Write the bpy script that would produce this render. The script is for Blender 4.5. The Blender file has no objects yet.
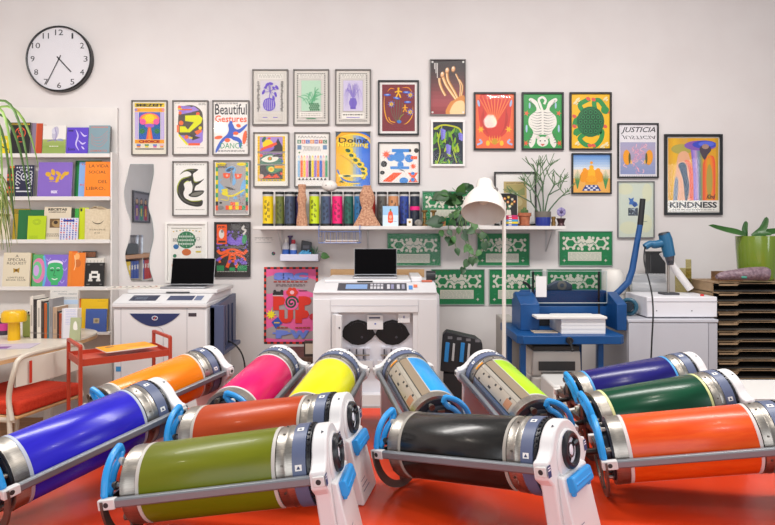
import bpy, math, random
from mathutils import Vector, Matrix
S = bpy.context.scene
COL = S.collection
R = math.radians
random.seed(7)
PI = math.pi
# ---------------------------------------------------------------- camera model
F, CX, CY, CAMH = 600.0, 387.5, 236.0, 1.415
def at(px, py, Y):
    return Vector(((px - CX) * Y / F, Y, CAMH - (py - CY) * Y / F))
# ---------------------------------------------------------------- materials
_m = {}
def lin(h):
    h = h.lstrip('#'); o = []
    for i in (0, 2, 4):
        c = int(h[i:i+2], 16) / 255
        o.append(c / 12.92 if c <= .04045 else ((c + .055) / 1.055) ** 2.4)
    return (*o, 1)
def M(hexc, rough=.55, metal=0., coat=0., spec=.5):
    k = (hexc, rough, metal, coat, spec)
    if k in _m: return _m[k]
    m = bpy.data.materials.new('paint_' + hexc.strip('#')); m.use_nodes = True
    b = m.node_tree.nodes['Principled BSDF']
    b.inputs['Base Color'].default_value = lin(hexc)
    b.inputs['Roughness'].default_value = rough
    b.inputs['Metallic'].default_value = metal
    b.inputs['Coat Weight'].default_value = coat
    b.inputs['Coat Roughness'].default_value = .08
    b.inputs['Specular IOR Level'].default_value = spec
    _m[k] = m
    return m
def noisy(name, c1, c2, scale=20, rough=.5, bump=0., stretch=(1, 1, 1), metal=0., coat=0., detail=6, lo=.35, hi=.65):
    if name in _m: return _m[name]
    m = bpy.data.materials.new(name); m.use_nodes = True
    nt = m.node_tree; b = nt.nodes['Principled BSDF']
    tc = nt.nodes.new('ShaderNodeTexCoord'); mp = nt.nodes.new('ShaderNodeMapping')
    mp.inputs['Scale'].default_value = stretch
    n = nt.nodes.new('ShaderNodeTexNoise'); n.inputs['Scale'].default_value = scale; n.inputs['Detail'].default_value = detail
    r = nt.nodes.new('ShaderNodeValToRGB')
    r.color_ramp.elements[0].position = lo; r.color_ramp.elements[1].position = hi
    r.color_ramp.elements[0].color = lin(c1); r.color_ramp.elements[1].color = lin(c2)
    L = nt.links.new
    L(tc.outputs['Object'], mp.inputs['Vector']); L(mp.outputs[0], n.inputs['Vector'])
    L(n.outputs['Fac'], r.inputs['Fac']); L(r.outputs['Color'], b.inputs['Base Color'])
    b.inputs['Roughness'].default_value = rough; b.inputs['Metallic'].default_value = metal
    b.inputs['Coat Weight'].default_value = coat; b.inputs['Coat Roughness'].default_value = .06
    if bump:
        bp = nt.nodes.new('ShaderNodeBump'); bp.inputs['Strength'].default_value = bump; bp.inputs['Distance'].default_value = .01
        L(n.outputs['Fac'], bp.inputs['Height']); L(bp.outputs[0], b.inputs['Normal'])
    _m[name] = m
    return m
def clear_pane(name='clear_pane', tint='#ffffff', ior=1.22, extra=0.0):
    if name in _m: return _m[name]
    m = bpy.data.materials.new(name); m.use_nodes = True
    nt = m.node_tree; nt.nodes.clear(); N = nt.nodes.new; L = nt.links.new
    o = N('ShaderNodeOutputMaterial'); mx = N('ShaderNodeMixShader'); t = N('ShaderNodeBsdfTransparent'); g = N('ShaderNodeBsdfGlossy')
    fr = N('ShaderNodeFresnel'); fr.inputs['IOR'].default_value = ior
    t.inputs['Color'].default_value = lin(tint); g.inputs['Roughness'].default_value = .03
    if extra:
        ad = N('ShaderNodeMath'); ad.operation = 'ADD'; ad.inputs[1].default_value = extra
        L(fr.outputs[0], ad.inputs[0]); L(ad.outputs[0], mx.inputs[0])
    else:
        L(fr.outputs[0], mx.inputs[0])
    L(t.outputs[0], mx.inputs[1]); L(g.outputs[0], mx.inputs[2]); L(mx.outputs[0], o.inputs['Surface'])
    _m[name] = m
    return m
# ---------------------------------------------------------------- mesh builder
def catmull(pts, n=6, closed=False):
    pts = [Vector(p) for p in pts]; out = []; N = len(pts)
    rng = range(N) if closed else range(N - 1)
    for i in rng:
        g = (lambda j: pts[j % N]) if closed else (lambda j: pts[max(0, min(N - 1, j))])
        p0, p1, p2, p3 = g(i - 1), g(i), g(i + 1), g(i + 2)
        for k in range(n):
            t = k / n
            out.append(.5 * ((2 * p1) + (p2 - p0) * t + (2 * p0 - 5 * p1 + 4 * p2 - p3) * t * t + (3 * p1 - p0 - 3 * p2 + p3) * t ** 3))
    if not closed: out.append(pts[-1])
    return out
class MB:
    def __init__(s): s.v = []; s.f = []; s.mi = []; s.mats = []
    def mid(s, m):
        if isinstance(m, str): m = M(m)
        if m not in s.mats: s.mats.append(m)
        return s.mats.index(m)
    def add(s, vs, fs, m):
        b = len(s.v); k = s.mid(m)
        s.v.extend(tuple(v) for v in vs)
        for f in fs: s.f.append(tuple(b + i for i in f)); s.mi.append(k)
        return s
    def box(s, c, d, m, rot=None):
        hx, hy, hz = d[0] / 2, d[1] / 2, d[2] / 2
        vs = [Vector((x, y, z)) for x in (-hx, hx) for y in (-hy, hy) for z in (-hz, hz)]
        if rot is not None: vs = [rot @ v for v in vs]
        c = Vector(c)
        return s.add([v + c for v in vs], [(0, 1, 3, 2), (4, 6, 7, 5), (0, 4, 5, 1), (2, 3, 7, 6), (0, 2, 6, 4), (1, 5, 7, 3)], m)
    def bb(s, x0, x1, y0, y1, z0, z1, m):
        return s.box(((x0 + x1) / 2, (y0 + y1) / 2, (z0 + z1) / 2), (abs(x1 - x0), abs(y1 - y0), abs(z1 - z0)), m)
    def tube(s, pts, r, m, n=8, closed=False, flat=1.0, caps=True):
        pts = [Vector(p) for p in pts]; N = len(pts)
        rr = r if isinstance(r, (list, tuple)) else [r] * N
        up = None; vs = []; fs = []
        for i, p in enumerate(pts):
            a = pts[(i - 1) % N] if (closed or i > 0) else p
            b = pts[(i + 1) % N] if (closed or i < N - 1) else p
            t = (b - a).normalized()
            if up is None:
                up = Vector((0, 0, 1)) if abs(t.z) < .9 else Vector((1, 0, 0))
            u = (up - t * up.dot(t))
            if u.length < 1e-6: u = t.orthogonal()
            u.normalize(); w = t.cross(u); up = u
            for k in range(n):
                q = 2 * PI * k / n
                vs.append(p + (u * math.cos(q) * flat + w * math.sin(q)) * rr[i])
        for i in range(N if closed else N - 1):
            j = (i + 1) % N
            for k in range(n):
                l = (k + 1) % n
                fs.append((i * n + k, i * n + l, j * n + l, j * n + k))
        if caps and not closed:
            fs.append(tuple(range(n))[::-1]); fs.append(tuple((N - 1) * n + k for k in range(n)))
        return s.add(vs, fs, m)
    def cyl(s, p0, p1, r, m, n=20, r1=None):
        return s.tube([p0, p1], [r, r if r1 is None else r1], m, n)
    def lathe(s, prof, m, c=(0, 0, 0), axis='z', n=28, a0=0., a1=2 * PI, cap=False):
        c = Vector(c); full = abs(a1 - a0 - 2 * PI) < 1e-6; k = n if full else n + 1
        vs = []; fs = []
        for (r, h) in prof:
            for i in range(k):
                q = a0 + (a1 - a0) * i / n
                if axis == 'z': v = Vector((r * math.cos(q), r * math.sin(q), h))
                elif axis == 'x': v = Vector((h, -r * math.cos(q), r * math.sin(q)))
                else: v = Vector((r * math.cos(q), h, r * math.sin(q)))
                vs.append(c + v)
        for j in range(len(prof) - 1):
            for i in range(n):
                l = (i + 1) % k if full else i + 1
                fs.append((j * k + i, j * k + l, (j + 1) * k + l, (j + 1) * k + i))
        if cap:
            fs.append(tuple(range(k))); fs.append(tuple((len(prof) - 1) * k + i for i in range(k)))
        return s.add(vs, fs, m)
    def prism(s, out, t0, t1, m, axis='y', top=None):
        # out: 2D outline; axis y -> (x,z), x -> (y,z), z -> (x,y); top: second outline
        P = {'y': lambda a, b, t: (a, t, b), 'x': lambda a, b, t: (t, a, b), 'z': lambda a, b, t: (a, b, t)}[axis]
        n = len(out); top = top or out
        vs = [P(a, b, t0) for a, b in out] + [P(a, b, t1) for a, b in top]
        fs = [tuple(range(n))[::-1], tuple(range(n, 2 * n))] + [(i, (i + 1) % n, n + (i + 1) % n, n + i) for i in range(n)]
        return s.add(vs, fs, m)
    def ball(s, c, r, m, n=16, h=10):
        r = r if isinstance(r, (tuple, list)) else (r, r, r); c = Vector(c)
        vs = []; fs = []
        for j in range(h + 1):
            p = -PI / 2 + PI * j / h
            for i in range(n):
                q = 2 * PI * i / n
                vs.append(c + Vector((r[0] * math.cos(p) * math.cos(q), r[1] * math.cos(p) * math.sin(q), r[2] * math.sin(p))))
        for j in range(h):
            for i in range(n):
                l = (i + 1) % n
                fs.append((j * n + i, j * n + l, (j + 1) * n + l, (j + 1) * n + i))
        return s.add(vs, fs, m)
    def xf(s, mat, start=0):
        for i in range(start, len(s.v)): s.v[i] = tuple(mat @ Vector(s.v[i]))
        return s
    def build(s, name, parent=None, loc=None, bevel=0., ang=35, seg=2):
        me = bpy.data.meshes.new(name); me.from_pydata(s.v, [], s.f)
        for m in s.mats: me.materials.append(m)
        me.polygons.foreach_set('material_index', s.mi)
        me.polygons.foreach_set('use_smooth', [True] * len(s.f))
        me.set_sharp_from_angle(angle=R(ang)); me.update()
        o = bpy.data.objects.new(name, me); COL.objects.link(o)
        if parent is not None: o.parent = parent
        if loc is not None: o.location = loc
        if bevel:
            b = o.modifiers.new('bevel', 'BEVEL'); b.width = bevel; b.segments = seg; b.limit_method = 'ANGLE'; b.angle_limit = R(40)
        return o
def tag(o, label=None, cat=None, group=None, kind=None):
    if label: o['label'] = label
    if cat: o['category'] = cat
    if group: o['group'] = group
    if kind: o['kind'] = kind
    return o
def thing(name, label, cat, loc=(0, 0, 0), rot=(0, 0, 0), group=None):
    o = bpy.data.objects.new(name, None); COL.objects.link(o)
    o.location = loc; o.rotation_euler = rot; o.empty_display_size = .05
    return tag(o, label, cat, group)
# ---------------------------------------------------------------- printed surfaces
_tx = {}
def textmesh(txt, bold=0., shear=0.):
    k = (txt, bold, shear)
    if k in _tx: return _tx[k]
    c = bpy.data.curves.new('t', 'FONT'); c.body = txt; c.offset = bold; c.shear = shear; c.resolution_u = 2; c.align_x = 'LEFT'
    o = bpy.data.objects.new('t', c); COL.objects.link(o)
    bpy.context.view_layer.update()
    dg = bpy.context.evaluated_depsgraph_get()
    me = o.evaluated_get(dg).to_mesh()
    vs = [(v.co.x, v.co.y) for v in me.vertices]; fs = [tuple(p.vertices) for p in me.polygons]
    o.evaluated_get(dg).to_mesh_clear()
    bpy.data.objects.remove(o); bpy.data.curves.remove(c)
    _tx[k] = (vs, fs)
    return _tx[k]
class Cv:
    """a printed sheet: width 100 units, y downwards; drawn on the local XZ plane facing -Y"""
    STEP = .00006
    def __init__(s, w, h, paper='#efeae4', rough=.6, y=0., mb=None, off=(0, 0)):
        s.w, s.h, s.k, s.H = w, h, w / 100, 100 * h / w
        s.mb = mb or MB(); s.y = y; s.rough = rough; s.off = off; s.sy = 1.
        if paper: s.rect(0, 0, 100, s.H, paper)
    def c(s, col): return M(col, s.rough) if isinstance(col, str) else col
    def p(s, x, y):
        x = min(100, max(0, x)); y = min(s.H, max(0, y * s.sy))
        return (s.off[0] + (x - 50) * s.k, s.y, s.off[1] + (s.H / 2 - y) * s.k)
    def up(s): s.y -= s.STEP
    def poly(s, pts, col, smooth=0):
        if smooth: pts = [(v.x, v.y) for v in catmull([(a, b, 0) for a, b in pts], smooth, True)]
        s.mb.add([s.p(a, b) for a, b in pts], [tuple(range(len(pts)))], s.c(col)); s.up()
    def rect(s, x0, y0, x1, y1, col): s.poly([(x0, y0), (x1, y0), (x1, y1), (x0, y1)], col)
    def rects(s, L, col):
        for r in L:
            x0, y0, x1, y1 = r
            s.mb.add([s.p(*q) for q in ((x0, y0), (x1, y0), (x1, y1), (x0, y1))], [(0, 1, 2, 3)], s.c(col))
        s.up()
    def ell(s, cx, cy, rx, ry=None, col='#000000', rot=0., n=22):
        ry = rx if ry is None else ry; cr, sr = math.cos(R(rot)), math.sin(R(rot))
        s.poly([(cx + rx * math.cos(t) * cr - ry * math.sin(t) * sr, cy + rx * math.cos(t) * sr + ry * math.sin(t) * cr) for t in [2 * PI * i / n for i in range(n)]], col)
    def stroke(s, pts, w, col, smooth=0, closed=False, taper=False):
        if smooth: pts = [(v.x, v.y) for v in catmull([(a, b, 0) for a, b in pts], smooth, closed)]
        n = len(pts); vs = []; fs = []
        for i, (x, y) in enumerate(pts):
            a = pts[(i - 1) % n] if (closed or i) else pts[i]; b = pts[(i + 1) % n] if (closed or i < n - 1) else pts[i]
            dx, dy = b[0] - a[0], b[1] - a[1]; l = math.hypot(dx, dy) or 1
            ww = w / 2
            if taper: ww *= max(.08, math.sin(PI * (i + .3) / n) if taper == 2 else 1 - i / n)
            nx, ny = -dy / l * ww, dx / l * ww
            vs += [s.p(x + nx, y + ny), s.p(x - nx, y - ny)]
        for i in range(n if closed else n - 1):
            j = (i + 1) % n; fs.append((2 * i, 2 * i + 1, 2 * j + 1, 2 * j))
        s.mb.add(vs, fs, s.c(col)); s.up()
    def ring(s, cx, cy, r, w, col, ry=None):
        ry = ry or r
        s.stroke([(cx + r * math.cos(2 * PI * i / 24), cy + ry * math.sin(2 * PI * i / 24)) for i in range(24)], w, col, closed=True)
    def star(s, cx, cy, r0, r1, n, col, rot=0):
        s.poly([(cx + (r0 if i % 2 else r1) * math.cos(PI * i / n + rot), cy + (r0 if i % 2 else r1) * math.sin(PI * i / n + rot)) for i in range(2 * n)], col)
    def text(s, t, x0, y0, x1, y1, col, bold=.02, shear=0., flip=False):
        vs, fs = textmesh(t, bold, shear)
        if not vs: return
        ax, bx = min(v[0] for v in vs), max(v[0] for v in vs); ay, by = min(v[1] for v in vs), max(v[1] for v in vs)
        q = []
        for (x, y) in vs:
            u = (x - ax) / (bx - ax); v = (y - ay) / (by - ay or 1)
            if flip: v = 1 - v
            q.append(s.p(x0 + (x1 - x0) * u, y1 + (y0 - y1) * v))
        s.mb.add(q, fs, s.c(col)); s.up()
    def lines(s, x0, y0, x1, y1, n, col, th=.5, seed=1, words=True):
        rd = random.Random(seed); L = []
        for i in range(n):
            y = y0 + (y1 - y0) * (i + .5) / n; x = x0; hh = (y1 - y0) / n * th / 2
            while x < x1 - 1:
                w = min(rd.uniform(3, 9), x1 - x) if words else x1 - x0
                L.append((x, y - hh, x + w, y + hh)); x += w + 1.8
        s.rects(L, col)
# ================================================================= SETTING
WY = 4.7
wallm = noisy('warm_white_plaster', '#dbd4d2', '#dfd9d7', 3, .75, .02)
def struct(name, mb, **k):
    o = mb.build(name, **k); o['kind'] = 'structure'; return o
struct('wall_back', MB().bb(-4.3, 4.3, WY, WY + .12, 0, 3.9, wallm))
struct('wall_left', MB().bb(-4.42, -4.3, -2.2, WY, 0, 3.9, wallm))
struct('floor', MB().bb(-4.42, 4.42, -2.2, WY + .12, -.1, 0, noisy('oak_floor', '#9a6b42', '#b98a5c', 3, .45, .0, (1, 14, 1))))
struct('baseboard_back', MB().bb(-2.09, 4.3, WY - .015, WY, 0, .1, '#e9e5e2'), bevel=.004)

# red work table
red = noisy('red_lacquer', '#cb330b', '#d43c10', 4, .34, .0, coat=.15)
t = thing('work_table', 'glossy red work table in front, covered with ink drums', 'table', (.3, 1.55, 0))
MB().bb(-1.34, 2.6, -.98, .74, .715, .76, red).build('tabletop', t, bevel=.006)
for x in (-1.26, 2.5):
    for y in (-.9, .66):
        MB().bb(x - .03, x + .03, y - .03, y + .03, 0, .715, '#c23a1c').build('leg', t, bevel=.003)

# ================================================================= DRUMS
TZ, TILT, ZT, RD, RY = .76, .1465, .1094, .0817, .0977
steel = noisy('brushed_steel', '#97918a', '#b0aaa2', 30, .38, .0, (1, 40, 40), 1.)
steel2 = noisy('dull_steel', '#776f64', '#8f877a', 25, .36, .0, (40, 1, 1), 1.)
alu = M('#85888d', .45, .6)
white_pl = M('#dfdcdc', .38)
grey_pl = M('#5a6482', .4)
blk_pl = M('#1a1a20', .35)
blue_pl = M('#2496e0', .35)
gm = M('#6b655e', .4, .8)
def arc(a0, a1, r, n, x=0.):
    return [Vector((x, -r * math.cos(R(a0 + (a1 - a0) * i / n)), r * math.sin(R(a0 + (a1 - a0) * i / n)))) for i in range(n + 1)]
def drum(pose, sheet, label, band='#c2bcb4', gap=(235, 305), seam=False, sheetname='ink_screen', inner=None, coat=.6):
    x, y, th = pose
    t = thing('ink_drum', label, 'printer drum', (x, y, TZ + ZT + .001), (0, -TILT, th), 'colour printing drums on the red table')
    # angles: 0 = towards -y (near rail), 90 = up
    g0, g1 = gap
    MB().lathe([(.03, .012), (RD, .012), (RD, .015), (RD + .0008, .02), (RD, .025), (RD, .044), (RD - .002, .0445)], steel, axis='x', n=48).build('rim_ring', t)
    r = MB().lathe([(RD - .002, .3445), (RD, .345), (RD, .36), (RD + .001, .362), (RD + .001, .366), (RD, .368), (RD, .379)], steel, axis='x', n=48)
    for a in (70, 95, 120, 20, -20, 160):
        v = arc(a, a, RD, 1, .357)[0]; w = arc(a, a, RD + .002, 1, .357)[0]
        r.cyl(v, w, .0025, gm, 8)
    r.build('rim_ring', t)
    a0, a1 = R(g1), R(g0 + 360)
    MB().lathe([(RD - .0005, .0525), (RD, .0535), (RD, .334), (RD - .0005, .335)], sheet, axis='x', n=64, a0=a0, a1=a1).build('ink_screen', t)
    b = MB()
    for x0, x1 in ((.044, .053), (.3345, .343)):
        b.lathe([(RD - .001, x0), (RD + .0006, x0 + .001), (RD + .0006, x1 - .001), (RD - .001, x1)], M(band, .45), axis='x', n=64, a0=a0 - .03, a1=a1 + .03)
    for a, s in ((a0, -1), (a1, 1)):
        b.lathe([(RD, .0445), (RD + .0006, .046), (RD + .0006, .341), (RD, .3425)], M(band, .45), axis='x', n=3, a0=a - .035 if s < 0 else a, a1=a if s < 0 else a + .035)
    b.build('screen_border', t)
    core = MB().lathe([(RD - .003, .038), (RD - .003, .347)], inner or steel2, axis='x', n=56)
    if seam:
        def strip(d0, d1, x0, x1, rr, m):
            core.lathe([(rr - .004, x0), (rr, x0 + .0005), (rr, x1 - .0005), (rr - .004, x1)], m, axis='x', n=10, a0=R(d0), a1=R(d1))
        g = g0
        beige = M('#b7ab9c', .42, .35)
        strip(g0 + 2, g0 + 20, .045, .34, RD - .0005, M('#97856f', .45, .2))
        strip(g0 + 20.6, g0 + 22, .045, .34, RD - .0012, M('#3c3a38', .5))
        strip(g0 + 22.4, g0 + 32, .045, .34, RD - .0008, M('#b5ada0', .4, .3))
        strip(g0 + 32.6, g0 + 60, .045, .34, RD - .0016, beige)
        for xx, a, dx in ((.08, 34, .012), (.12, 52, .006), (.15, 34, .016), (.19, 36, .01), (.21, 50, .02), (.25, 34, .014), (.29, 38, .01), (.3, 54, .012)):
            strip(g0 + a, g0 + a + 5, xx, xx + dx, RD - .0009, M('#2c2a2a', .5))
        strip(g0 + 40, g0 + 58, .06, .1, RD - .0009, M('#b07a58', .6))
        strip(g0 + 62, g0 + 96, .045, .34, RD - .0008, M('#a3abc0', .22, .8))
        strip(g0 + 24, g0 + 46, .3455, .3545, RD + .002, M('#e8941c', .4))
    core.build('drum_core', t)
    c = MB().lathe([(RD - .004, .378), (RD + .0022, .379), (RD + .0022, .407), (RD - .004, .408)], grey_pl, axis='x', n=48)
    c.build('plastic_collar', t)
    for a, w in ((75, 4), (15, 4), (140, 4)):
        st = MB().lathe([(RD + .0025, .385), (RD + .0025, .399)], M('#f0eeea', .5), axis='x', n=4, a0=R(a - w), a1=R(a + w))
        q = [arc(a + d, a + d, RD + .003, 1, xx)[0] for d, xx in ((-2, .388), (2.4, .392), (-2, .396))]
        st.add(q, [(0, 1, 2)], '#20305e')
        st.build('arrow_sticker', t)
    g = MB().lathe([(RD - .01, .408), (RD - .0005, .4085), (RD - .0005, .4165), (RD - .01, .417)], blk_pl, axis='x', n=48)
    for i in range(40):
        a = i * 9
        q = arc(a, a + 4.5, RD + .0022, 1, .4095) + arc(a, a + 4.5, RD + .0022, 1, .414) + arc(a, a + 4.5, RD - .002, 1, .4095) + arc(a, a + 4.5, RD - .002, 1, .414)
        g.add(q, [(0, 1, 3, 2), (0, 4, 5, 1), (2, 3, 7, 6), (0, 2, 6, 4), (1, 5, 7, 3)], blk_pl)
    g.build('gear_ring', t)
    # white end housing
    out = [( -.0805 * math.cos(R(a)), .0805 * math.sin(R(a)) ) for a in range(28, 153, 6)]
    left = [(.082, .028), (.092, .021), (.108, .018), (.109, -.016), (.1, -.024), (.088, -.034), (.084, -.05)]
    prof = out + left + [(.08, -.1705), (-.08, -.1705)] + [(-a, b) for a, b in reversed(left)]
    top = [(a * .97, b if b > -.1 else b - .0075) for a, b in prof]
    h = MB().prism(prof, .4185, 0.45, white_pl, 'x', top=top)
    h.build('housing', t, bevel=.004)
    fp = [(-.06 * math.cos(R(a)), .0 + .062 * math.sin(R(a))) for a in range(0, 181, 12)] + [(.05, -.03), (-.05, -.03)]
    f = MB().prism(fp, 0.449, 0.455, white_pl, 'x', top=[(a * .95, b * .97) for a, b in fp])
    f.prism([(0.449, -.02), (0.461, -.025), (0.477, -.174), (0.4755, -.181), (0.449, -.177)], -.066, .066, white_pl, 'y')
    # fine-print on the lower panel
    for k in range(3):
        zz = -.13 - k * .012; xx = 0.46 + (-.036 - zz) / .138 * .017 + .0006
        f.add([(xx, y0, zz + dz) for y0, dz in ((-.05, 0), (-.012 + k * .01, 0), (-.012 + k * .01, .003), (-.05, .003))], [(0, 1, 2, 3)], '#7d8096')
    f.build('front_panel', t, bevel=.003)
    for sy in (-1, 1):
        l = MB()
        l.add([(0.4507, sy * .1 + d, z) for d, z in ((-.008, -.012), (.008, -.012), (.008, .012), (-.008, .012))], [(0, 1, 2, 3)], '#2b3566')
        for k in range(2):
            l.add([(0.4509, sy * .1 + d, z) for d, z in ((-.006, .001 + k * .005), (.006, .001 + k * .005), (.006, .0035 + k * .005), (-.006, .0035 + k * .005))], [(0, 1, 2, 3)], '#e6e6ee')
        l.build('printed_label', t)
    for pts in (((-.026, .046), (-.014, .051), (-.014, .055), (-.026, .05)), ((-.006, .053), (.006, .053), (.006, .057), (-.006, .057)), ((.014, .051), (.026, .046), (.026, .05), (.014, .055))):
        MB().add([(0.4555, d, z) for d, z in pts], [(0, 1, 2, 3)], '#33407c').build('position_mark', t)
    MB().add([v for v in (arc(63, 63, .0812, 1, .437)[0], arc(66, 66, .0812, 1, .443)[0], arc(69, 69, .0812, 1, .437)[0])], [(0, 1, 2)], '#222233').build('arrow_mark', t)
    w = MB()
    wz = .017
    w.lathe([(.0, .454), (.038, .454), (.038, .458), (0, .458)], M('#d9dae4', .4), (0, 0, wz), 'x', 32)
    w.lathe([(.0265, .457), (.0275, .463), (.031, .466), (.0355, .4655), (.039, .462), (.0395, .455)], blk_pl, (0, 0, wz), 'x', 40)
    for a in (25, 205):
        w.tube([Vector((.4595, .028 * math.cos(R(a)), wz + .028 * math.sin(R(a)))), Vector((.459, .015 * math.cos(R(a + 12)), wz + .015 * math.sin(R(a + 12))))], [.0085, .0055], blk_pl, 8)
    w.lathe([(.012, .458), (.0125, .4605), (.0155, .4605), (.016, .458)], blk_pl, (0, 0, wz), 'x', 24)
    w.ball((.459, 0, wz), (.003, .010, .013), M('#e8e8f0', .35), 14, 8)
    w.build('hand_wheel', t)
    la = MB().prism([(0.459, -.031), (0.47, -.025), (0.477, -.028), (0.482, -.053), (0.477, -.06), (0.464, -.058)], -.05, .05, blue_pl, 'y')
    for yy in (-.045, .036): la.bb(0.465, 0.474, yy, yy + .012, -.067, -.055, blue_pl)
    la.bb(0.473, 0.481, -.044, .044, -.0455, -.0395, blue_pl)
    la.build('latch', t, bevel=.0025)
    # rails
    for s in (-1, 1):
        ra = MB().prism([(s * (RY - .007), -.0095), (s * (RY + .003), -.0095), (s * (RY + .0055), -.006), (s * (RY + .0055), .006), (s * (RY + .003), .0095), (s * (RY - .007), .0095)], -.012, .418, alu, 'x').build('rail', t, bevel=.0015)
        for x0, x1 in ((-.024, .012), (.424, .448)):
            cp = MB().bb(x0, x1, s * (RY - .009), s * (RY + (.0075 if x0 < .1 else .0135)), -.0105, .0105, M('#d6d2cf', .4))
            xm = (x0 + x1) / 2
            cp.lathe([(0, 0), (.0055, .0001)], '#2d2a2a', (xm, s * (RY + (.0078 if x0 < .1 else .0138)), 0), 'y', 12)
            cp.build('rail_cap', ra, bevel=.002)
    # tail end: plate, hub, carrying handle
    pl = MB()
    oo = arc(176, 364, .1085, 30); ii = arc(364, 176, .09, 30)
    pl.prism([(v.y, v.z) for v in oo + ii], -.017, -.012, gm if not seam else steel2, 'x')
    pl.bb(-.017, -.012, -.1, .1, -.01, .006, gm); pl.bb(-.017, -.012, -.01, .01, -.1, .05, gm)
    pl.build('end_plate', t)
    hb = MB().lathe([(.0, -.018), (.02, -.018), (.02, -.008), (.05, -.008), (.056, -.004), (.056, .006), (.072, .008), (.072, .012)], M('#2a2c36', .4, .3), axis='x', n=32)
    hb.cyl((-.055, 0, .0), (-.008, 0, 0), .0075, M('#2c2422', .4, .4), 12)
    for a in (20, 70, 115, 160, 230, 300):
        v = arc(a, a, .063, 1, -.012)[0]; u = arc(a, a, .063, 1, .012)[0]
        hb.cyl(v, u, .0055, steel, 10); hb.cyl(v, v + Vector((.008, 0, 0)), .009, M('#d9d6d0', .35) if a in (70, 160) else gm, 10)
    hb.build('hub', t)
    loop = arc(8, 84, .089, 14, -.016) + arc(86, 82, .074, 2, -.016)[:2] + arc(72, 24, .063, 8, -.016) + arc(10, 7, .072, 2, -.016)
    MB().tube(catmull(loop, 3, True), .0078, blue_pl, 10, closed=True).build('carry_handle', t)
    return t
def screen(c1, c2, rough=.22, scale=6):
    m = noisy('screen_' + c1.strip('#'), c1, c2, scale, rough + .05, .0, (1, 6, 6), 0., .08)
    m.node_tree.nodes['Principled BSDF'].inputs['Specular IOR Level'].default_value = .32
    return m
drum((-.5554, 1.318, -.085), screen('#666d04', '#70760a', .3), 'olive green ink drum at the front edge of the red table', gap=(225, 300))
drum((.0416, 1.5741, -.669), noisy('black_screen', '#141210', '#201d1a', 30, .26, .05, (1, 3, 3), 0., .15), 'black ink drum turned towards the camera, white housing with hand wheel at its end', band='#a39c92')
drum((.5515, 1.525, -.1684), screen('#dc470c', '#e65614', .25, 14), 'bright orange-red ink drum, nearest of the three on the right', band='#d6cbc8')
drum((-.8826, 1.3377, .995), screen('#241cb0', '#322ac8', .2), 'violet blue ink drum in the left corner of the red table', band='#b4bac8')
drum((-.877, 1.828, 1.0098), screen('#f2800a', '#f88c14', .2), 'light orange ink drum behind the violet blue one', band='#d2c8bc')
drum((-.475, 1.785, 1.3878), screen('#dc0a60', '#e6186c', .22), 'pink ink drum lying between the orange and yellow drums', band='#d9cfd2')
drum((-.2451, 1.7174, 1.4055), screen('#e6e600', '#efe90a', .25), 'yellow ink drum below the open white printer', gap=(150, 222), seam=True)
drum((.149, 1.735, 1.7839), screen('#1f93dc', '#2b9ee4', .25), 'light blue ink drum with its bare metal seam turned up', gap=(-20 + 120, 100 + 128), seam=True)
drum((.432, 1.6978, 1.7688), screen('#a9d611', '#b5e01c', .25), 'lime green ink drum with its bare metal seam turned up', gap=(100, 228), seam=True)
drum((.6225, 2.0157, .1258), screen('#17125e', '#1e1970', .2), 'dark navy ink drum, farthest back on the right', band='#4a9bd8')
drum((.5916, 1.765, .0849), screen('#053b25', '#084a30', .2), 'dark green ink drum between the navy and the orange-red one', band='#d8dc9a')
drum((-.53, 1.618, -.2032), screen('#b03a06', '#bc440c', .28), 'brick orange ink drum directly behind the olive green one', band='#bdb4ac')
# ================================================================= PICTURES ON THE WALL
pane = clear_pane()
GROUP_PIC = 'framed prints on the back wall'
def picture(px, label, art, frame='#1b1a1c', fw=1.6, paper='#ece6e0', mat=None, matw=0, glaze=True, depth=.022, group=GROUP_PIC, Y=None, rot=(0, 0, 0), name='framed_picture', rough=.55):
    """px: outer box in photo pixels; fw: frame width in px"""
    x0, y0, x1, y1 = px
    yf = (WY - depth) if Y is None else Y
    a, b = at(x0, y0, yf), at(x1, y1, yf)
    w, h = b.x - a.x, a.z - b.z
    k = yf / F; f = fw * k
    t = thing(name, label, 'picture', ((a.x + b.x) / 2, yf + depth if Y is None else Y, (a.z + b.z) / 2), rot, group)
    d = depth
    if frame:
        fm = M(frame, .4)
        o = MB()
        o.bb(-w/2, w/2, -d, -.0005, h/2 - f, h/2, fm); o.bb(-w/2, w/2, -d, -.0005, -h/2, -h/2 + f, fm)
        o.bb(-w/2, -w/2 + f, -d, -.0005, -h/2 + f, h/2 - f, fm); o.bb(w/2 - f, w/2, -d, -.0005, -h/2 + f, h/2 - f, fm)
        o.build('frame', t, bevel=.0012)
    else: f = 0
    iw, ih = w - 2 * f, h - 2 * f
    yp = -d * .45
    if mat:
        cm = Cv(iw, ih, mat, y=yp + .002); cm.mb.build('mount_board', t)
    mw = matw * k
    c = Cv(iw - 2 * mw, ih - 2 * mw, None, rough, y=yp)
    if paper: c.rect(0, 0, 100, c.H, paper)
    art(c)
    c.mb.bb(-c.w/2, c.w/2, -.002 if yp + .004 > -.002 else yp + .003, yp + .0015, -c.h/2, c.h/2, M('#cfc9c2'))
    c.mb.build('print', t)
    if glaze:
        g = MB().bb(-iw/2, iw/2, -d * .85, -d * .85 + .0015, -ih/2, ih/2, pane).build('glass_pane', t)
    return t
GR = '#6d6764'
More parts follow.
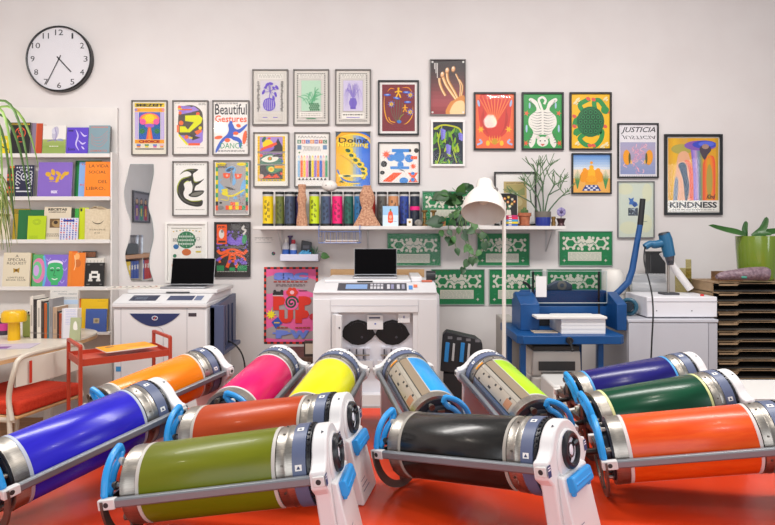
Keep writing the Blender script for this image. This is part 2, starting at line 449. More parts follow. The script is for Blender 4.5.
def fan(c, cx, cy, n, l, w, col, a0, a1, bend=0.):
    for i in range(n):
        a = R(a0 + (a1 - a0) * i / max(1, n - 1)); dx, dy = math.cos(a), -math.sin(a)
        c.stroke([(cx, cy), (cx + dx * l * .5, cy + dy * l * .5 - bend), (cx + dx * l, cy + dy * l + bend)], w, col, 5, taper=2)
def hblend(c, x0, y0, x1, y1, n, f):
    for i in range(n):
        a = y0 + (y1 - y0) * i / n; c.rect(x0, a, x1, a + (y1 - y0) / n + .1, f((i + .5) / n))
def mix(a, b, t):
    p = [int(a[i:i+2], 16) for i in (1, 3, 5)]; q = [int(b[i:i+2], 16) for i in (1, 3, 5)]
    return '#%02x%02x%02x' % tuple(round(u + (v - u) * t) for u, v in zip(p, q))
def ramp(cs, t):
    t = max(0, min(.9999, t)) * (len(cs) - 1); i = int(t); return mix(cs[i], cs[i + 1], round((t - i) * 8) / 8)
# --- 1
def art_gate(c):
    H = c.H
    c.rect(6, 5, 94, 17, '#e8c81e'); c.text('SEEZEIT', 9, 7, 91, 15.5, '#2b2118', .06)
    c.rect(7, 20, 93, 31, '#f29a1c'); c.ell(10, 25, 4, 4, '#9a86c0'); c.ell(90, 25, 4, 4, '#e58aa0'); c.rect(22, 21, 78, 30, '#f7b02a')
    for x in (7, 84): c.rect(x, 32, x + 9, 112, '#a98fd6'); c.rect(x + 2, 32, x + 4, 112, '#e6dcf2'); c.rect(x + 6, 32, x + 7.5, 112, '#d9c9ef')
    hblend(c, 18, 32, 82, 112, 8, lambda t: ramp(['#5b6ec6', '#2c55a8', '#1d6a9a', '#2c55c0'], t))
    for k in range(5): c.ell(50, 52, 30 - 2 * k, 18 - k, ramp(['#e5507a', '#f06a9a', '#f58a3a', '#f6a22c', '#f4b81e'], k / 4))
    c.ell(30, 60, 9, 9, '#ec5a9c'); c.ell(70, 60, 9, 9, '#ec5a9c'); c.ell(50, 50, 14, 12, '#f2d21a'); c.ell(50, 72, 14, 6, '#a660c8')
    c.ell(28, 88, 8, 8, '#2f7a4c'); c.ell(72, 88, 8, 8, '#2f7a4c')
    c.poly([(40, 112), (46, 76), (54, 76), (60, 112)], '#ee6a3c'); c.poly([(46, 112), (49, 80), (51, 80), (54, 112)], '#f6963a')
    c.rect(7, 113, 93, 124, '#f0a01e'); c.text('CHOICE', 18, 114.5, 80, 122.5, '#a3121a', .07)
    for x, a, b in ((12, '#2c50c0', '#f08a1e'), (36, '#2f8a4c', '#f0d21e'), (60, '#3a7ad0', '#e05a9c'), (80, '#e8b4c8', '#f0a024')):
        c.rect(x, 127, x + 12, 131, a); c.rect(x + 1, 132, x + 11, 136, b)
    c.rect(8, 139, 92, 142, '#55504a')
picture((131, 100, 167, 155), 'poster with a glowing orange fountain in a purple arch, beside the bookcase', art_gate, GR, 1.0, '#e9e2d2')
# --- 2
def art_caps(c):
    c.lines(4, 4, 20, 6, 1, '#77706c', .5, 1); c.lines(74, 4, 96, 11, 3, '#77706c', .5, 2); c.lines(10, 137, 90, 139, 1, '#77706c', .5, 3)
    c.poly([(14, 40), (20, 20), (35, 12), (60, 12), (80, 25), (87, 45), (87, 100), (75, 122), (50, 126), (30, 116), (14, 95)], '#5a5048', 4)
    c.poly([(14, 12), (48, 14), (60, 22), (54, 32), (24, 38), (14, 28)], '#9a80d2'); c.poly([(60, 14), (76, 26), (40, 34), (34, 24)], '#a78ad8')
    c.rect(18, 22, 54, 26, '#e8673a'); c.ell(17, 17, 5, 5, '#f06a3a'); c.ell(19, 34, 5, 5, '#f06a3a'); c.ell(72, 37, 5.5, 5.5, '#f0603a'); c.rect(12, 20, 24, 24, '#e8d21e')
    c.poly([(34, 42), (76, 40), (86, 50), (82, 64), (48, 92), (18, 92), (18, 74), (34, 74), (42, 84), (60, 62), (34, 58)], '#dfe012')
    c.ell(22, 64, 7, 7, '#f0703a'); c.rect(9, 70, 16, 92, '#f0784a'); c.poly([(87, 84), (87, 118), (74, 130), (44, 130), (16, 100), (60, 104)], '#9a80d2')
    c.poly([(62, 90), (82, 80), (84, 90), (70, 100)], '#f0703a'); c.ell(79, 79, 5, 5, '#e8d21e'); c.poly([(46, 96), (80, 108), (56, 116)], '#4c443e')
    c.poly([(15, 96), (45, 128), (38, 130), (14, 102)], '#e6dd20'); c.rect(44, 124, 78, 131, '#f0603a'); c.ell(38, 106, 6, 6, '#f0703a'); c.rect(46, 106, 56, 111, '#e8d21e')
picture((172, 100, 208, 155), 'framed abstract print of purple, lime and orange blocks in a rounded capsule', art_caps, GR, 1.2, '#ebe4de')
# --- 3
def art_dance(c):
    c.lines(8, 3, 70, 8, 2, '#4a4448', .6, 4)
    c.text('Beautiful', 4, 7, 96, 38, '#2f2c33', .012); c.text('Gestures', 4, 40, 96, 60, '#ef5a33', .02)
    B = '#3f63c4'
    c.ell(24, 72, 0.1, .1, B)
    c.poly([(48, 60), (56, 66), (62, 78), (74, 80), (94, 66), (97, 70), (78, 90), (64, 92), (56, 100), (72, 104), (82, 116), (80, 132), (74, 132), (72, 118), (58, 112), (46, 106), (28, 116), (18, 134), (8, 148), (5, 144), (12, 126), (24, 108), (38, 96), (44, 82), (42, 68)], B, 3)
    c.ell(50, 62, 5, 6, B)
    for x, y, a, b, r in ((72, 70, 7, 5, 20), (14, 104, 12, 5, -10), (40, 112, 8, 6, 0), (64, 92, 8, 5, 0), (90, 104, 6, 20, 8)): c.ell(x, y, a, b, '#ef6a40', r)
    c.text('DANCE', 20, 120, 84, 136, '#2f9a68', .0); c.lines(12, 140, 90, 146, 2, '#5a5456', .5, 5)
    for i in range(6): c.rect(96, 84 + i * 8, 97.5, 89 + i * 8, '#6a6466')
picture((212, 100, 249, 155), 'white poster reading Beautiful Gestures with a leaping blue dancer', art_dance, GR, 1.2, '#eee8e3')
# --- 4
def art_snake(c):
    c.lines(6, 5, 92, 9, 1, '#8d8680', .5, 6); c.lines(6, 139, 92, 143, 1, '#8d8680', .5, 7)
    K = '#2e2a26'
    body = [(54, 40), (40, 43), (24, 48), (13, 62), (9, 80), (13, 100), (26, 117), (44, 127), (66, 132), (82, 130), (87, 120), (84, 112), (70, 115), (50, 114), (34, 106), (29, 92), (33, 78), (30, 64), (40, 55), (50, 56)]
    top = [(18, 37), (28, 26), (42, 20), (58, 19), (73, 21), (66, 28), (58, 34), (57, 46), (50, 46), (52, 34), (42, 27), (30, 29)]
    mid = [(50, 44), (58, 42), (62, 56), (76, 56), (91, 49), (76, 64), (66, 70), (62, 82), (66, 84), (89, 84), (86, 94), (70, 103), (52, 103), (44, 97), (54, 88), (56, 70), (52, 58)]
    for q in (body, top, mid): c.poly(q, K, 4)
    Yg = '#a9b51c'
    c.stroke([(52, 42), (38, 45), (24, 50), (15, 62), (11, 78), (13, 94)], 3, Yg, 5, taper=2); c.stroke([(30, 64), (38, 57), (48, 57)], 2, '#c6d41e', 4, taper=2); c.stroke([(36, 108), (52, 115), (72, 115), (84, 113)], 2.4, Yg, 4, taper=2); c.stroke([(58, 44), (62, 58), (74, 58)], 1.8, Yg, 4, taper=2); c.stroke([(26, 29), (40, 22), (60, 20)], 1.8, '#8d9a1c', 4, taper=2)
    c.stroke([(16, 72), (17, 92), (28, 110), (48, 121), (72, 126)], 3.4, '#55544e', 5, taper=2); c.poly([(50, 98), (62, 90), (86, 87), (82, 94), (66, 100)], '#77756c', 3); c.stroke([(57, 60), (60, 76)], 3, '#6a685e', 3, taper=2); c.stroke([(44, 24), (62, 24)], 2.4, '#6a685e', 3, taper=2)
picture((172, 161, 208, 216), 'white print of a glossy dark horned form with yellow green edges', art_snake, GR, 1.2, '#eeeae6')
# --- 5
def art_face(c):
    H = c.H; c.rect(4, 3, 96, H - 3, '#a8a3a2')
    cols = ['#f0d21e', '#3f9c68', '#f0d21e', '#3f9c68']
    for i in range(9):
        y = 4 + i * 12.5; c.rect(3, y, 10, y + 12.5, cols[i % 2]); c.rect(90, y, 97, y + 12.5, cols[(i + 1) % 2])
    for x in (3, 90): c.rect(x, 116, x + 7, 128, '#3a3836'); c.rect(x, 128, x + 7, 142, '#ee5a34')
    c.ell(22, 8, 12, 5, '#e8d01e'); c.ell(78, 8, 14, 5, '#e8d01e')
    c.poly([(30, 26), (48, 14), (62, 22), (56, 40), (62, 60), (52, 70), (50, 44)], '#77aedd', 3); c.ell(45, 24, 12, 5, '#4a5a70', -20)
    c.poly([(24, 52), (14, 60), (30, 80), (22, 96), (12, 80), (12, 56)], '#77aedd', 3); c.ell(82, 78, 7, 26, '#77aedd', 10); c.ell(60, 106, 6, 4, '#77aedd')
    c.poly([(24, 34), (46, 34), (44, 46), (34, 50), (26, 46)], '#f0603a'); c.poly([(58, 36), (80, 36), (76, 48), (64, 52), (60, 46)], '#f0603a'); c.ell(36, 41, 3.5, 3.5, '#f8b8a0'); c.ell(68, 42, 3.5, 3.5, '#f8b8a0')
    c.poly([(28, 72), (50, 76), (62, 84), (44, 82)], '#57534f'); c.poly([(48, 20), (54, 44), (48, 62), (44, 50)], '#8d8886', 2)
    c.stroke([(20, 84), (36, 82), (30, 96), (50, 100), (70, 92), (86, 82)], 5, '#e8d836', 5); c.ell(30, 92, 10, 7, '#e8d836'); c.stroke([(36, 94), (40, 112), (18, 110)], 2, '#e8d836', 4)
    c.lines(8, 8, 36, 20, 3, '#4a4644', .5, 8)
    rd = random.Random(3)
    for i in range(20): c.rect(*(lambda x, y: (x, y, x + 2, y + 2))(rd.uniform(66, 86), rd.uniform(94, 124)), ['#3a3836', '#c04a3a'][i % 2])
    for i, q in enumerate(['#ee5a34', '#e8d01e', '#ee5a34', '#e8d01e', '#ee5a34', '#3f9c68']): c.rect(32 + i * 9.5, 128, 41.5 + i * 9.5, 140, q)
    c.ell(18, 120, 4, 3, '#3a3836'); c.rect(46, 118, 60, 127, '#ee6a44'); c.rect(60, 118, 70, 127, '#e8d01e'); c.ell(18, 134, 9, 6, '#8a8684')
picture((213, 160, 250, 216), 'grey collage print of a face with red glasses in a chequered border', art_face, GR, 1.2, '#ece6de')
# --- 6,7,8 botanical
def botanical(col, pale, kind):
    def art(c):
        H = c.H; K = '#5d5752'
        c.rect(6, 6, 94, H - 6, '#cdc6be'); c.rect(8, 8, 92, H - 8, '#d6cfc8')
        if kind: 
            for i in range(14):
                for (x, y) in ((9 + i * 6, 8), (9 + i * 6, H - 11)): c.rect(x, y, x + 3.4, y + 3, K)
            for i in range(20):
                y = 14 + i * (H - 28) / 20
                for x in (8, 89): c.rect(x, y, x + 3, y + 3.6, K)
        c.rect(14, 11, 86, 24, '#e9e4dc')
        rd = random.Random(len(col) + kind * 7)
        for i in range(9):
            x = 17 + i * 7.6; c.stroke([(x, 22), (x + 1.5, 13), (x + 4.5, 13 + rd.uniform(0, 4)), (x + 5, 22)], 1.1, '#8d867e', 3)
        c.sy = 1.15; c.rect(20, 25, 80, 106, '#b8b0aa' if kind == 2 else '#cbc4bc'); c.rect(21, 26, 79, 105, pale)
        if kind == 0:
            for sx in (10, 80):
                for i in range(24):
                    y = 28 + i * 3.3; c.rect(sx + rd.uniform(0, 3), y, sx + 6 + rd.uniform(0, 4), y + 1.8, '#3c3835')
            c.ell(47, 88, 20, 17, col)
            for i in range(-3, 4): c.stroke([(47 + i * 5.6, 74 + abs(i) * 1.5), (47 + i * 6.4, 88), (47 + i * 5.6, 103 - abs(i) * 1.5)], 1.3, pale, 4)
            c.stroke([(47, 72), (50, 52), (46, 36)], 2.2, col, 5)
            for x, y, a in ((42, 36, -30), (36, 44, -50), (52, 34, 10), (30, 56, -60), (62, 46, 30), (70, 44, 50), (66, 62, 70), (60, 72, 80)): c.ell(x, y, 7, 3.6, col, a); c.stroke([(50, 54), (x, y)], 1, col)
            for x, y in ((34, 48), (66, 48), (56, 40)): c.ell(x, y, 3, 1.2, pale, 20)
            c.rect(14, 112, 86, 130, '#d0c8c0'); c.rect(28, 121, 42, 122.6, col); c.rect(58, 121, 72, 122.6, col)
        elif kind == 1:
            for i in range(26):
                a = rd.uniform(20, 160); l = rd.uniform(20, 46); cx = rd.uniform(36, 64)
                fan(c, cx, 84 + rd.uniform(-6, 8), 1, l, 2.6, mix(pale, col, rd.uniform(.45, .8)), a, a, rd.uniform(2, 10))
            for i in range(5):
                for j in range(4):
                    c.poly([(46 + i * 6 + j % 2 * 3, 84 + j * 5), (49 + i * 6 + j % 2 * 3, 87 + j * 5), (46 + i * 6 + j % 2 * 3, 90 + j * 5), (43 + i * 6 + j % 2 * 3, 87 + j * 5)], '#17703c')
            c.rect(16, 108, 84, 122, '#e6e0d8'); c.lines(20, 110, 80, 120, 2, '#9a948c', .4, 9); c.rect(36, 124, 64, 125.6, col)
        else:
            for i in range(30):
                x = rd.uniform(30, 70); c.stroke([(50, 74), (x, 40 + rd.uniform(-8, 10)), (x + (x - 50) * .5, 70 + rd.uniform(-10, 26))], 1.8, mix(pale, col, rd.uniform(.3, .85)), 4, taper=True)
            c.rect(42, 72, 58, 100, mix(pale, col, .9)); c.ell(50, 84, 12, 12, mix(pale, col, .8))
            for i in range(4): c.stroke([(44 + i * 4, 72), (44 + i * 4, 100)], 1, '#4a3aa0')
            c.rect(16, 110, 84, 126, '#e6e0d8'); c.lines(20, 112, 80, 118, 1, K, .5, 9); c.rect(30, 121, 70, 122.6, col)
    return art
picture((252, 69, 288, 125), 'beige botanical print of a violet potted plant with a round striped vase', botanical('#6a4ec0', '#d3ccd0', 0), GR, 1.2, '#dfd8d0')
picture((293, 69, 329, 125), 'beige botanical print of green foliage with a chequered pot', botanical('#3c9a62', '#b5d3ba', 1), GR, 1.2, '#e0d9d1')
picture((335, 69, 371, 125), 'beige botanical print of a lilac drooping plant in a vase', botanical('#6c54bc', '#cdc3dc', 2), GR, 1.2, '#e0d9d1')
# --- 9
def art_eyes(c):
    c.rect(9, 8, 91, 143, '#efc61a')
    for i in range(16):
        for x in (9, 85): c.rect(x, 12 + i * 8, x + 6, 14.5 + i * 8, '#d9a012')
    def panel(y0, y1, bg): c.rect(16, y0, 84, y1, bg)
    panel(10, 54, '#a98ccc'); c.ell(40, 33, 16, 15, '#f2cf12'); c.ell(28, 18, 5, 9, '#3f6a5a', 30); c.ell(44, 15, 5, 3, '#ec5a34')
    c.poly([(56, 44), (70, 14), (84, 40), (84, 54), (40, 54)], '#3c3a3c'); c.poly([(16, 54), (20, 44), (64, 26), (68, 32), (40, 48)], '#e8573a'); c.poly([(16, 54), (40, 44), (60, 40), (56, 48), (44, 54)], '#8d6ac0')
    c.rect(9, 54, 91, 58, '#8f8a86'); panel(58, 91, '#8a6a9c')
    c.poly([(16, 88), (20, 66), (50, 60), (84, 78), (84, 91), (16, 91)], '#4f7a64'); c.poly([(20, 78), (44, 66), (72, 72), (60, 84), (36, 86)], '#e8e2d4', 3); c.ell(46, 75, 7, 6, '#6aa04c'); c.ell(46, 75, 4, 4, '#ec6a34')
    c.poly([(52, 70), (62, 62), (84, 62), (84, 70)], '#3c3a3c'); c.ell(20, 66, 5, 5, '#e8573a'); c.rect(80, 80, 86, 86, '#3a64c0')
    c.rect(9, 91, 91, 95, '#8f8a86'); panel(95, 136, '#4a4244')
    c.poly([(34, 100), (52, 96), (84, 106), (60, 118), (44, 116)], '#4f8a64', 3); c.ell(50, 107, 9, 8, '#efd24a'); c.ell(50, 107, 5, 4, '#e8a020'); c.poly([(24, 134), (44, 122), (52, 130), (64, 120), (76, 132)], '#e6532e'); c.ell(80, 120, 4, 4, '#ec5a34'); c.rect(60, 96, 84, 104, '#efa02a'); c.ell(20, 128, 8, 7, '#d9b09a')
    for i in range(8): c.rect(18 + i * 8.2, 138, 23 + i * 8.2, 141, ['#3a64c0', '#4f8a64'][i % 2])
picture((253, 132, 289, 187), 'yellow bordered print of three stacked mountain and eye panels', art_eyes, GR, 1.2, '#e8e2d6')
# --- 10
def art_pencils(c):
    rd = random.Random(4)
    for i in range(9): c.stroke([(8 + i * 9.5, 14), (11 + i * 9.5, 7 + rd.uniform(0, 3)), (15 + i * 9.5, 14)], 1.6, '#77716e', 3)
    cols = ['#2f7a5a', '#d24a3c', '#3a5ab8', '#e08a2c', '#6a4aa8', '#d2664a', '#2f7a5a']
    for i, ch in enumerate('SECONYC'):
        x = 6 + i * 12.8; c.rect(x, 19, x + 11, 30, cols[i]); c.text(ch, x + 2.6, 21, x + 8.4, 28, '#efe9e0', .03)
    c.rect(6, 35, 18, 48, '#6f8fb0'); c.rect(82, 35, 94, 48, '#6f8fb0')
    for i in range(12): c.stroke([(22 + i * 4.4, 38), (28 + i * 4, 44 + rd.uniform(-3, 3)), (24 + i * 4.6, 52)], 1.2, '#8a8480', 3)
    c.ell(12, 57, 2.5, 2.5, '#4a7a3c')
    P = ['#8fb8d8', '#ef6a34', '#efc83a', '#e88ab8', '#3a3734', '#f0d21e', '#9a72c4', '#ef8a2c', '#3a6ac4', '#e8a8a0', '#4a9a6c']
    for i, q in enumerate(P):
        x = 7 + i * 8.2; c.poly([(x + .3, 72), (x + 2, 69), (x + 5, 69), (x + 6.4, 72)], mix(q, '#ffffff', .3)); c.ell(x + 3.4, 68, 1.6, 2.4, q)
        c.rect(x, 72, x + 6.8, 81, mix(q, '#f3ece4', .75)); c.rect(x, 81, x + 6.8, 130, q)
    for i in range(8): c.poly([(8 + i * 11, 139), (12 + i * 11, 132), (16 + i * 11, 139)], '#3a3634')
picture((294, 132, 330, 187), 'white print with a row of coloured pencils under lettered tiles', art_pencils, '#6f6a68', 1.2, '#ece6e0')
# --- 11
def art_doing(c):
    H = c.H
    for i in range(12):
        x = i * 100 / 12; c.rect(x, 0, x + 100 / 12 + .1, H, ramp(['#f2b01a', '#f4bc1c', '#f0c63a', '#8fa8d0', '#3f78d8', '#2f68cc'], i / 11))
    for r, col in ((56, '#f0a812'), (50, '#f6d24a')): c.stroke([(50 + r * 1.05 * math.cos(R(a)), 40 + r * .66 * math.sin(R(a))) for a in range(180, 361, 12)], 4, col)
    c.stroke([(4, 110), (20, 138), (60, 146), (96, 128)], 5, '#3a72c8', 5); c.stroke([(4, 120), (24, 146), (70, 150)], 3, '#f4d028', 5)
    c.text('Doing', 8, 16, 92, 36, '#33291c', .02); c.text('Nothing', 7, 30, 95, 48, '#8a6a14', .02); c.text('Nothing', 6, 29, 94, 47, '#f9e03a', .012)
    for i, (x, y, r) in enumerate(((38, 56, 13), (48, 70, 12), (60, 84, 12), (72, 96, 11), (82, 110, 10), (84, 122, 9), (80, 132, 7))):
        c.ell(x, y, r, r * .85, '#f4d01a'); c.ell(x - 3, y - 2, r * .6, r * .42, '#2f5a3a', 20); c.stroke([(x - r, y + 2), (x, y + r * .8), (x + r, y)], .8, '#7a6410', 3)
    c.stroke([(12, 66), (40, 84), (54, 100)], 2, '#a8801c', 3); c.rect(8, 124, 80, 131, '#f6e29a'); c.ell(32, 128, 12, 3, '#2f5a3a'); c.poly([(8, 146), (18, 140), (24, 148)], '#2f5a3a')
    c.poly([(0, 0), (16, 0), (0, 16)], '#54606a'); c.poly([(100, 0), (84, 0), (100, 12)], '#54606a')
picture((335, 131, 371, 187), 'yellow and blue poster reading Doing Nothing with a curling lemon caterpillar', art_doing, '#b9b4ae', .8, '#f0b01a')
# --- 12
def art_burg(c):
    rd = random.Random(5); H = c.H
    c.rect(0, 0, 100, H, '#7e2b34')
    for x in (30, 38, 46, 54, 62): c.stroke([(x, 40 + abs(46 - x)), (x - 2, 80), (46 + (x - 46) * .5, 104), (52, 118)], 1.4, '#4f6a4c', 5)
    c.stroke([(8, 30), (6, 60), (10, 92), (18, 112), (34, 122)], 3, '#f0a81c', 5, taper=2); c.stroke([(94, 66), (92, 96), (78, 116), (66, 122)], 3, '#f0a81c', 5, taper=2); c.stroke([(16, 22), (26, 12), (38, 14)], 3, '#e8911c', 4, taper=2); c.stroke([(60, 10), (80, 10), (92, 24)], 3, '#e8911c', 4, taper=2); c.stroke([(20, 100), (26, 112), (40, 116)], 2.5, '#f0a81c', 4)
    def fig(x, y, s, col): c.stroke([(x, y - s), (x, y)], s * .5, col); c.stroke([(x - s, y - s * .2), (x, y - s * .5), (x + s, y - s * .3)], s * .35, col, 3); c.stroke([(x - s * .7, y + s * 1.3), (x, y), (x + s * .6, y + s * 1.3)], s * .4, col, 2); c.ell(x, y - s * 1.25, s * .3, s * .3, col)
    fig(50, 26, 11, '#f4b81c'); fig(70, 74, 8, '#f0a81c')
    for x, y in ((28, 60), (86, 32), (86, 84)):
        c.star(x, y, 6, 13, 9, '#3c5fc0', .2); c.star(x, y, 4, 9, 8, '#f4b81c'); c.stroke([(x - 2, y - 4), (x + 3, y + 5)], 1.6, '#2f7a5a')
    for x, y, a in ((16, 32, 0), (44, 42, 10), (74, 24, 0), (78, 54, 0)): c.ell(x, y, 11, 3.6, '#3a62c8', a); c.ell(x, y - .5, 6, 1.2, '#b8c8ee', a)
    c.ell(52, 114, 7, 5, '#3a78c0'); c.stroke([(52, 112), (56, 100), (66, 90)], 1.5, '#8aa83a', 3)
picture((378, 80, 419, 135), 'black framed burgundy print with yellow dancing figures and blue stars', art_burg, '#1c1b1d', 1.6, None, '#ece6e2', 2.5)
# --- 13
def art_blot(c):
    B = '#3e86cf'; O = '#f05a2c'; K = '#35322f'
    c.rect(32, 14, 76, 22, B); c.ell(78, 18, 3, 4, K); c.ell(50, 34, 15, 13, B); c.ell(30, 36, 10, 9, B); c.ell(76, 38, 11, 10, B); c.ell(52, 22, 9, 7, B); c.rect(28, 58, 76, 65, B); c.ell(54, 54, 8, 8, B)
    c.star(18, 28, 5, 13, 9, O); c.star(86, 58, 4, 9, 9, O); c.ell(12, 52, 8, 8, K); c.ell(94, 18, 6, 6, K); c.ell(8, 74, 6, 5, K); c.rect(80, 32, 96, 40, O); c.poly([(48, 66), (58, 66), (66, 72)], K)
    c.poly([(8, 96), (36, 74), (58, 74), (30, 98)], O); c.ell(62, 94, 11, 8, B); c.poly([(72, 74), (98, 74), (90, 86), (98, 98), (74, 98), (82, 86)], O); c.ell(85, 76, 5, 4, B); c.ell(85, 92, 5, 5, B)
    c.lines(20, 100, 92, 102, 1, '#b8b0a8', .4, 3)
picture((378, 142, 420, 184), 'square white print of blue blots and orange bursts in a thin black frame', art_blot, '#232224', 1.2, '#ebe5de')
# --- 14
def art_hand(c):
    H = c.H
    hblend(c, 0, 0, 100, H, 14, lambda t: ramp(['#2a1a1c', '#38201f', '#5c2a2a', '#8a3a3e', '#a84a50', '#8a2f34'], t))
    sk = ['#7a4a22', '#c8823a', '#e8b878', '#f6dcae']
    for pts, w in (([(78, 118), (62, 96), (46, 72), (36, 48)], 12), ([(80, 112), (70, 92), (52, 60), (48, 36)], 10), ([(44, 104), (34, 86), (27, 66), (26, 52)], 10), ([(86, 112), (88, 84), (86, 66), (74, 40)], 6), ([(90, 110), (94, 76), (84, 56)], 5)):
        for k, q in enumerate(sk): c.stroke([(x - k * .8, y) for x, y in pts], w * (1 - k * .26), q, 5)
    for x, y in ((34, 42), (48, 30), (66, 26)):
        c.ell(x, y, 6, 9, '#c07a3a', 10); c.ell(x - .6, y - 1, 4.4, 7, '#eabb86', 10); c.ell(x - 1, y - 4, 2.6, 3.4, '#f8e6d0', 10)
    c.poly([(44, H), (56, 124), (70, 116), (88, 104), (100, 108), (100, H)], '#d88a3c', 3); c.poly([(56, H), (66, 128), (84, 118), (98, 124), (98, H)], '#f2cf9a', 3)
    for i in range(3): c.rect(10 + i * 4, 8, 12.4 + i * 4, 8 + (18, 30, 44)[i], '#d9d2ce')
    for x, y in ((5, 5), (95, 5), (5, H - 6), (95, H - 6)): c.ell(x, y, 3, 3, '#e6e2de')
picture((430, 59, 466, 115), 'dark red photo poster of a raised hand with clasped fingers', art_hand, '#77716f', .9, None, rough=.4)
# --- 15
def art_vine(c):
    rd = random.Random(9); H = c.H
    c.rect(0, 0, 100, H, '#262c3c')
    for i in range(46):
        x, y = rd.uniform(8, 92), rd.uniform(10, H - 8); a = rd.uniform(200, 340)
        fan(c, x, y, 1, rd.uniform(20, 34), rd.uniform(6, 10), ['#7fb01e', '#5a9430', '#3a7a3a', '#a8c62a', '#2f6a36'][i % 5], a, a, rd.uniform(-4, 6))
    c.stroke([(4, 22), (30, 10), (60, 12), (90, 24), (96, 60)], 5, '#c6c82c', 6); c.stroke([(14, 140), (24, 100), (18, 60), (30, 14)], 3.5, '#b4c030', 6); c.stroke([(80, 136), (70, 100), (84, 70)], 3.5, '#a8bc2c', 6)
    for x, y, n in ((34, 26, 9), (52, 78, 8), (94, 40, 6)):
        for i in range(n): c.ell(x + (i % 2) * 6 - 3, y + i * 3.6, 6.5 - i * .4, 5, ['#7a72cc', '#8f8add'][i % 2])
picture((431, 120, 465, 166), 'small white framed print of green leaves and blue grape hyacinths', art_vine, '#ece8e6', 2.0, None)
# --- 16
def art_flame(c):
    H = c.H; c.rect(0, 0, 100, H, '#ec6a38'); c.poly([(14, 0), (86, 0), (90, 70), (70, 110), (30, 110), (10, 70)], '#d23a2c', 4)
    for i in range(9): c.stroke([(50, 80), (50 + (i - 4) * 6, 40), (50 + (i - 4) * 11, 4)], 2.2, '#f0843c', 5, taper=2)
    for sx in (-1, 1):
        for k in range(3): c.stroke([(50 + sx * (14 + k * 6), 108 - k * 6), (50 + sx * (26 + k * 4), 84 - k * 10), (50 + sx * 30, 30 + k * 8)], 2, '#b82a24', 5, taper=2)
        c.ell(50 + sx * 42, 24, 3, 9, '#9fb8de', sx * 12); c.star(50 + sx * 36, 92, 4, 10, 6, '#f0b424'); c.stroke([(50 + sx * 46, 132), (50 + sx * 34, 126), (50 + sx * 40, 118)], 5, '#a9b6de', 4); c.ell(50 + sx * 18, 128, 5, 7, '#f2c02a')
    for i in range(5): c.stroke([(50, 130), (38 + i * 6, 122), (36 + i * 7, 108)], 3.4, '#f2bc24', 4, taper=True)
    c.ell(50, 124, 7, 8, '#c8981c')
picture((474, 92, 516, 150), 'black framed orange and red flame poster, glaring in the lamp light', art_flame, '#1a191b', 1.8, None, rough=.4)
# --- 17
def art_tiger(c):
    H = c.H; c.rect(0, 0, 100, H, '#2f9a48'); Wt = '#e9e4dc'
    c.stroke([(50, 44), (44, 28), (40, 14), (50, 8), (58, 16), (54, 26)], 6, Wt, 5)
    c.poly([(34, 42), (28, 26), (14, 16), (20, 10), (36, 20), (44, 40), (58, 40), (66, 20), (84, 10), (88, 18), (74, 28), (68, 42), (84, 58), (86, 80), (74, 100), (86, 126), (80, 140), (70, 128), (64, 108), (36, 108), (30, 128), (20, 140), (14, 126), (26, 100), (14, 80), (16, 58)], Wt, 3)
    c.ell(50, 124, 15, 13, Wt); c.ell(38, 113, 5, 5, '#dccfc8'); c.ell(62, 113, 5, 5, '#dccfc8')
    for i in range(9):
        y = 46 + i * 7
        for sx in (-1, 1): c.stroke([(50 + sx * 3, y + 1), (50 + sx * 16, y + 3), (50 + sx * (30 + (i % 2) * 3), y - 2)], 1.8, '#5a5654', 4, taper=True)
    for sx in (-1, 1):
        for k in range(4): c.stroke([(50 + sx * (27 + k), 106 + k * 7), (50 + sx * (34 + k * 1.4), 104 + k * 7)], 1.5, '#5a5654'); c.stroke([(50 + sx * (20 + k * 3), 34 - k * 5), (50 + sx * (27 + k * 2), 32 - k * 5)], 1.5, '#5a5654')
        c.ell(50 + sx * 42, 90, 2.6, 10, '#a9c8e0'); c.star(50 + sx * 42, 50, 3, 8, 5, '#ea6a44'); c.star(50 + sx * 44, 128, 3, 9, 6, '#ea5a38'); c.ell(50 + sx * 34, 30, 2.4, 8, '#a9c8e0'); c.ell(50 + sx * 6, 122, 2, 1.6, '#3a3634')
    c.poly([(44, 130), (56, 130), (50, 136)], '#d85a4a')
picture((522, 92, 564, 150), 'black framed green poster of a white tiger skin seen from above', art_tiger, '#1a191b', 1.8, '#efeae4', None, 0, rough=.4)
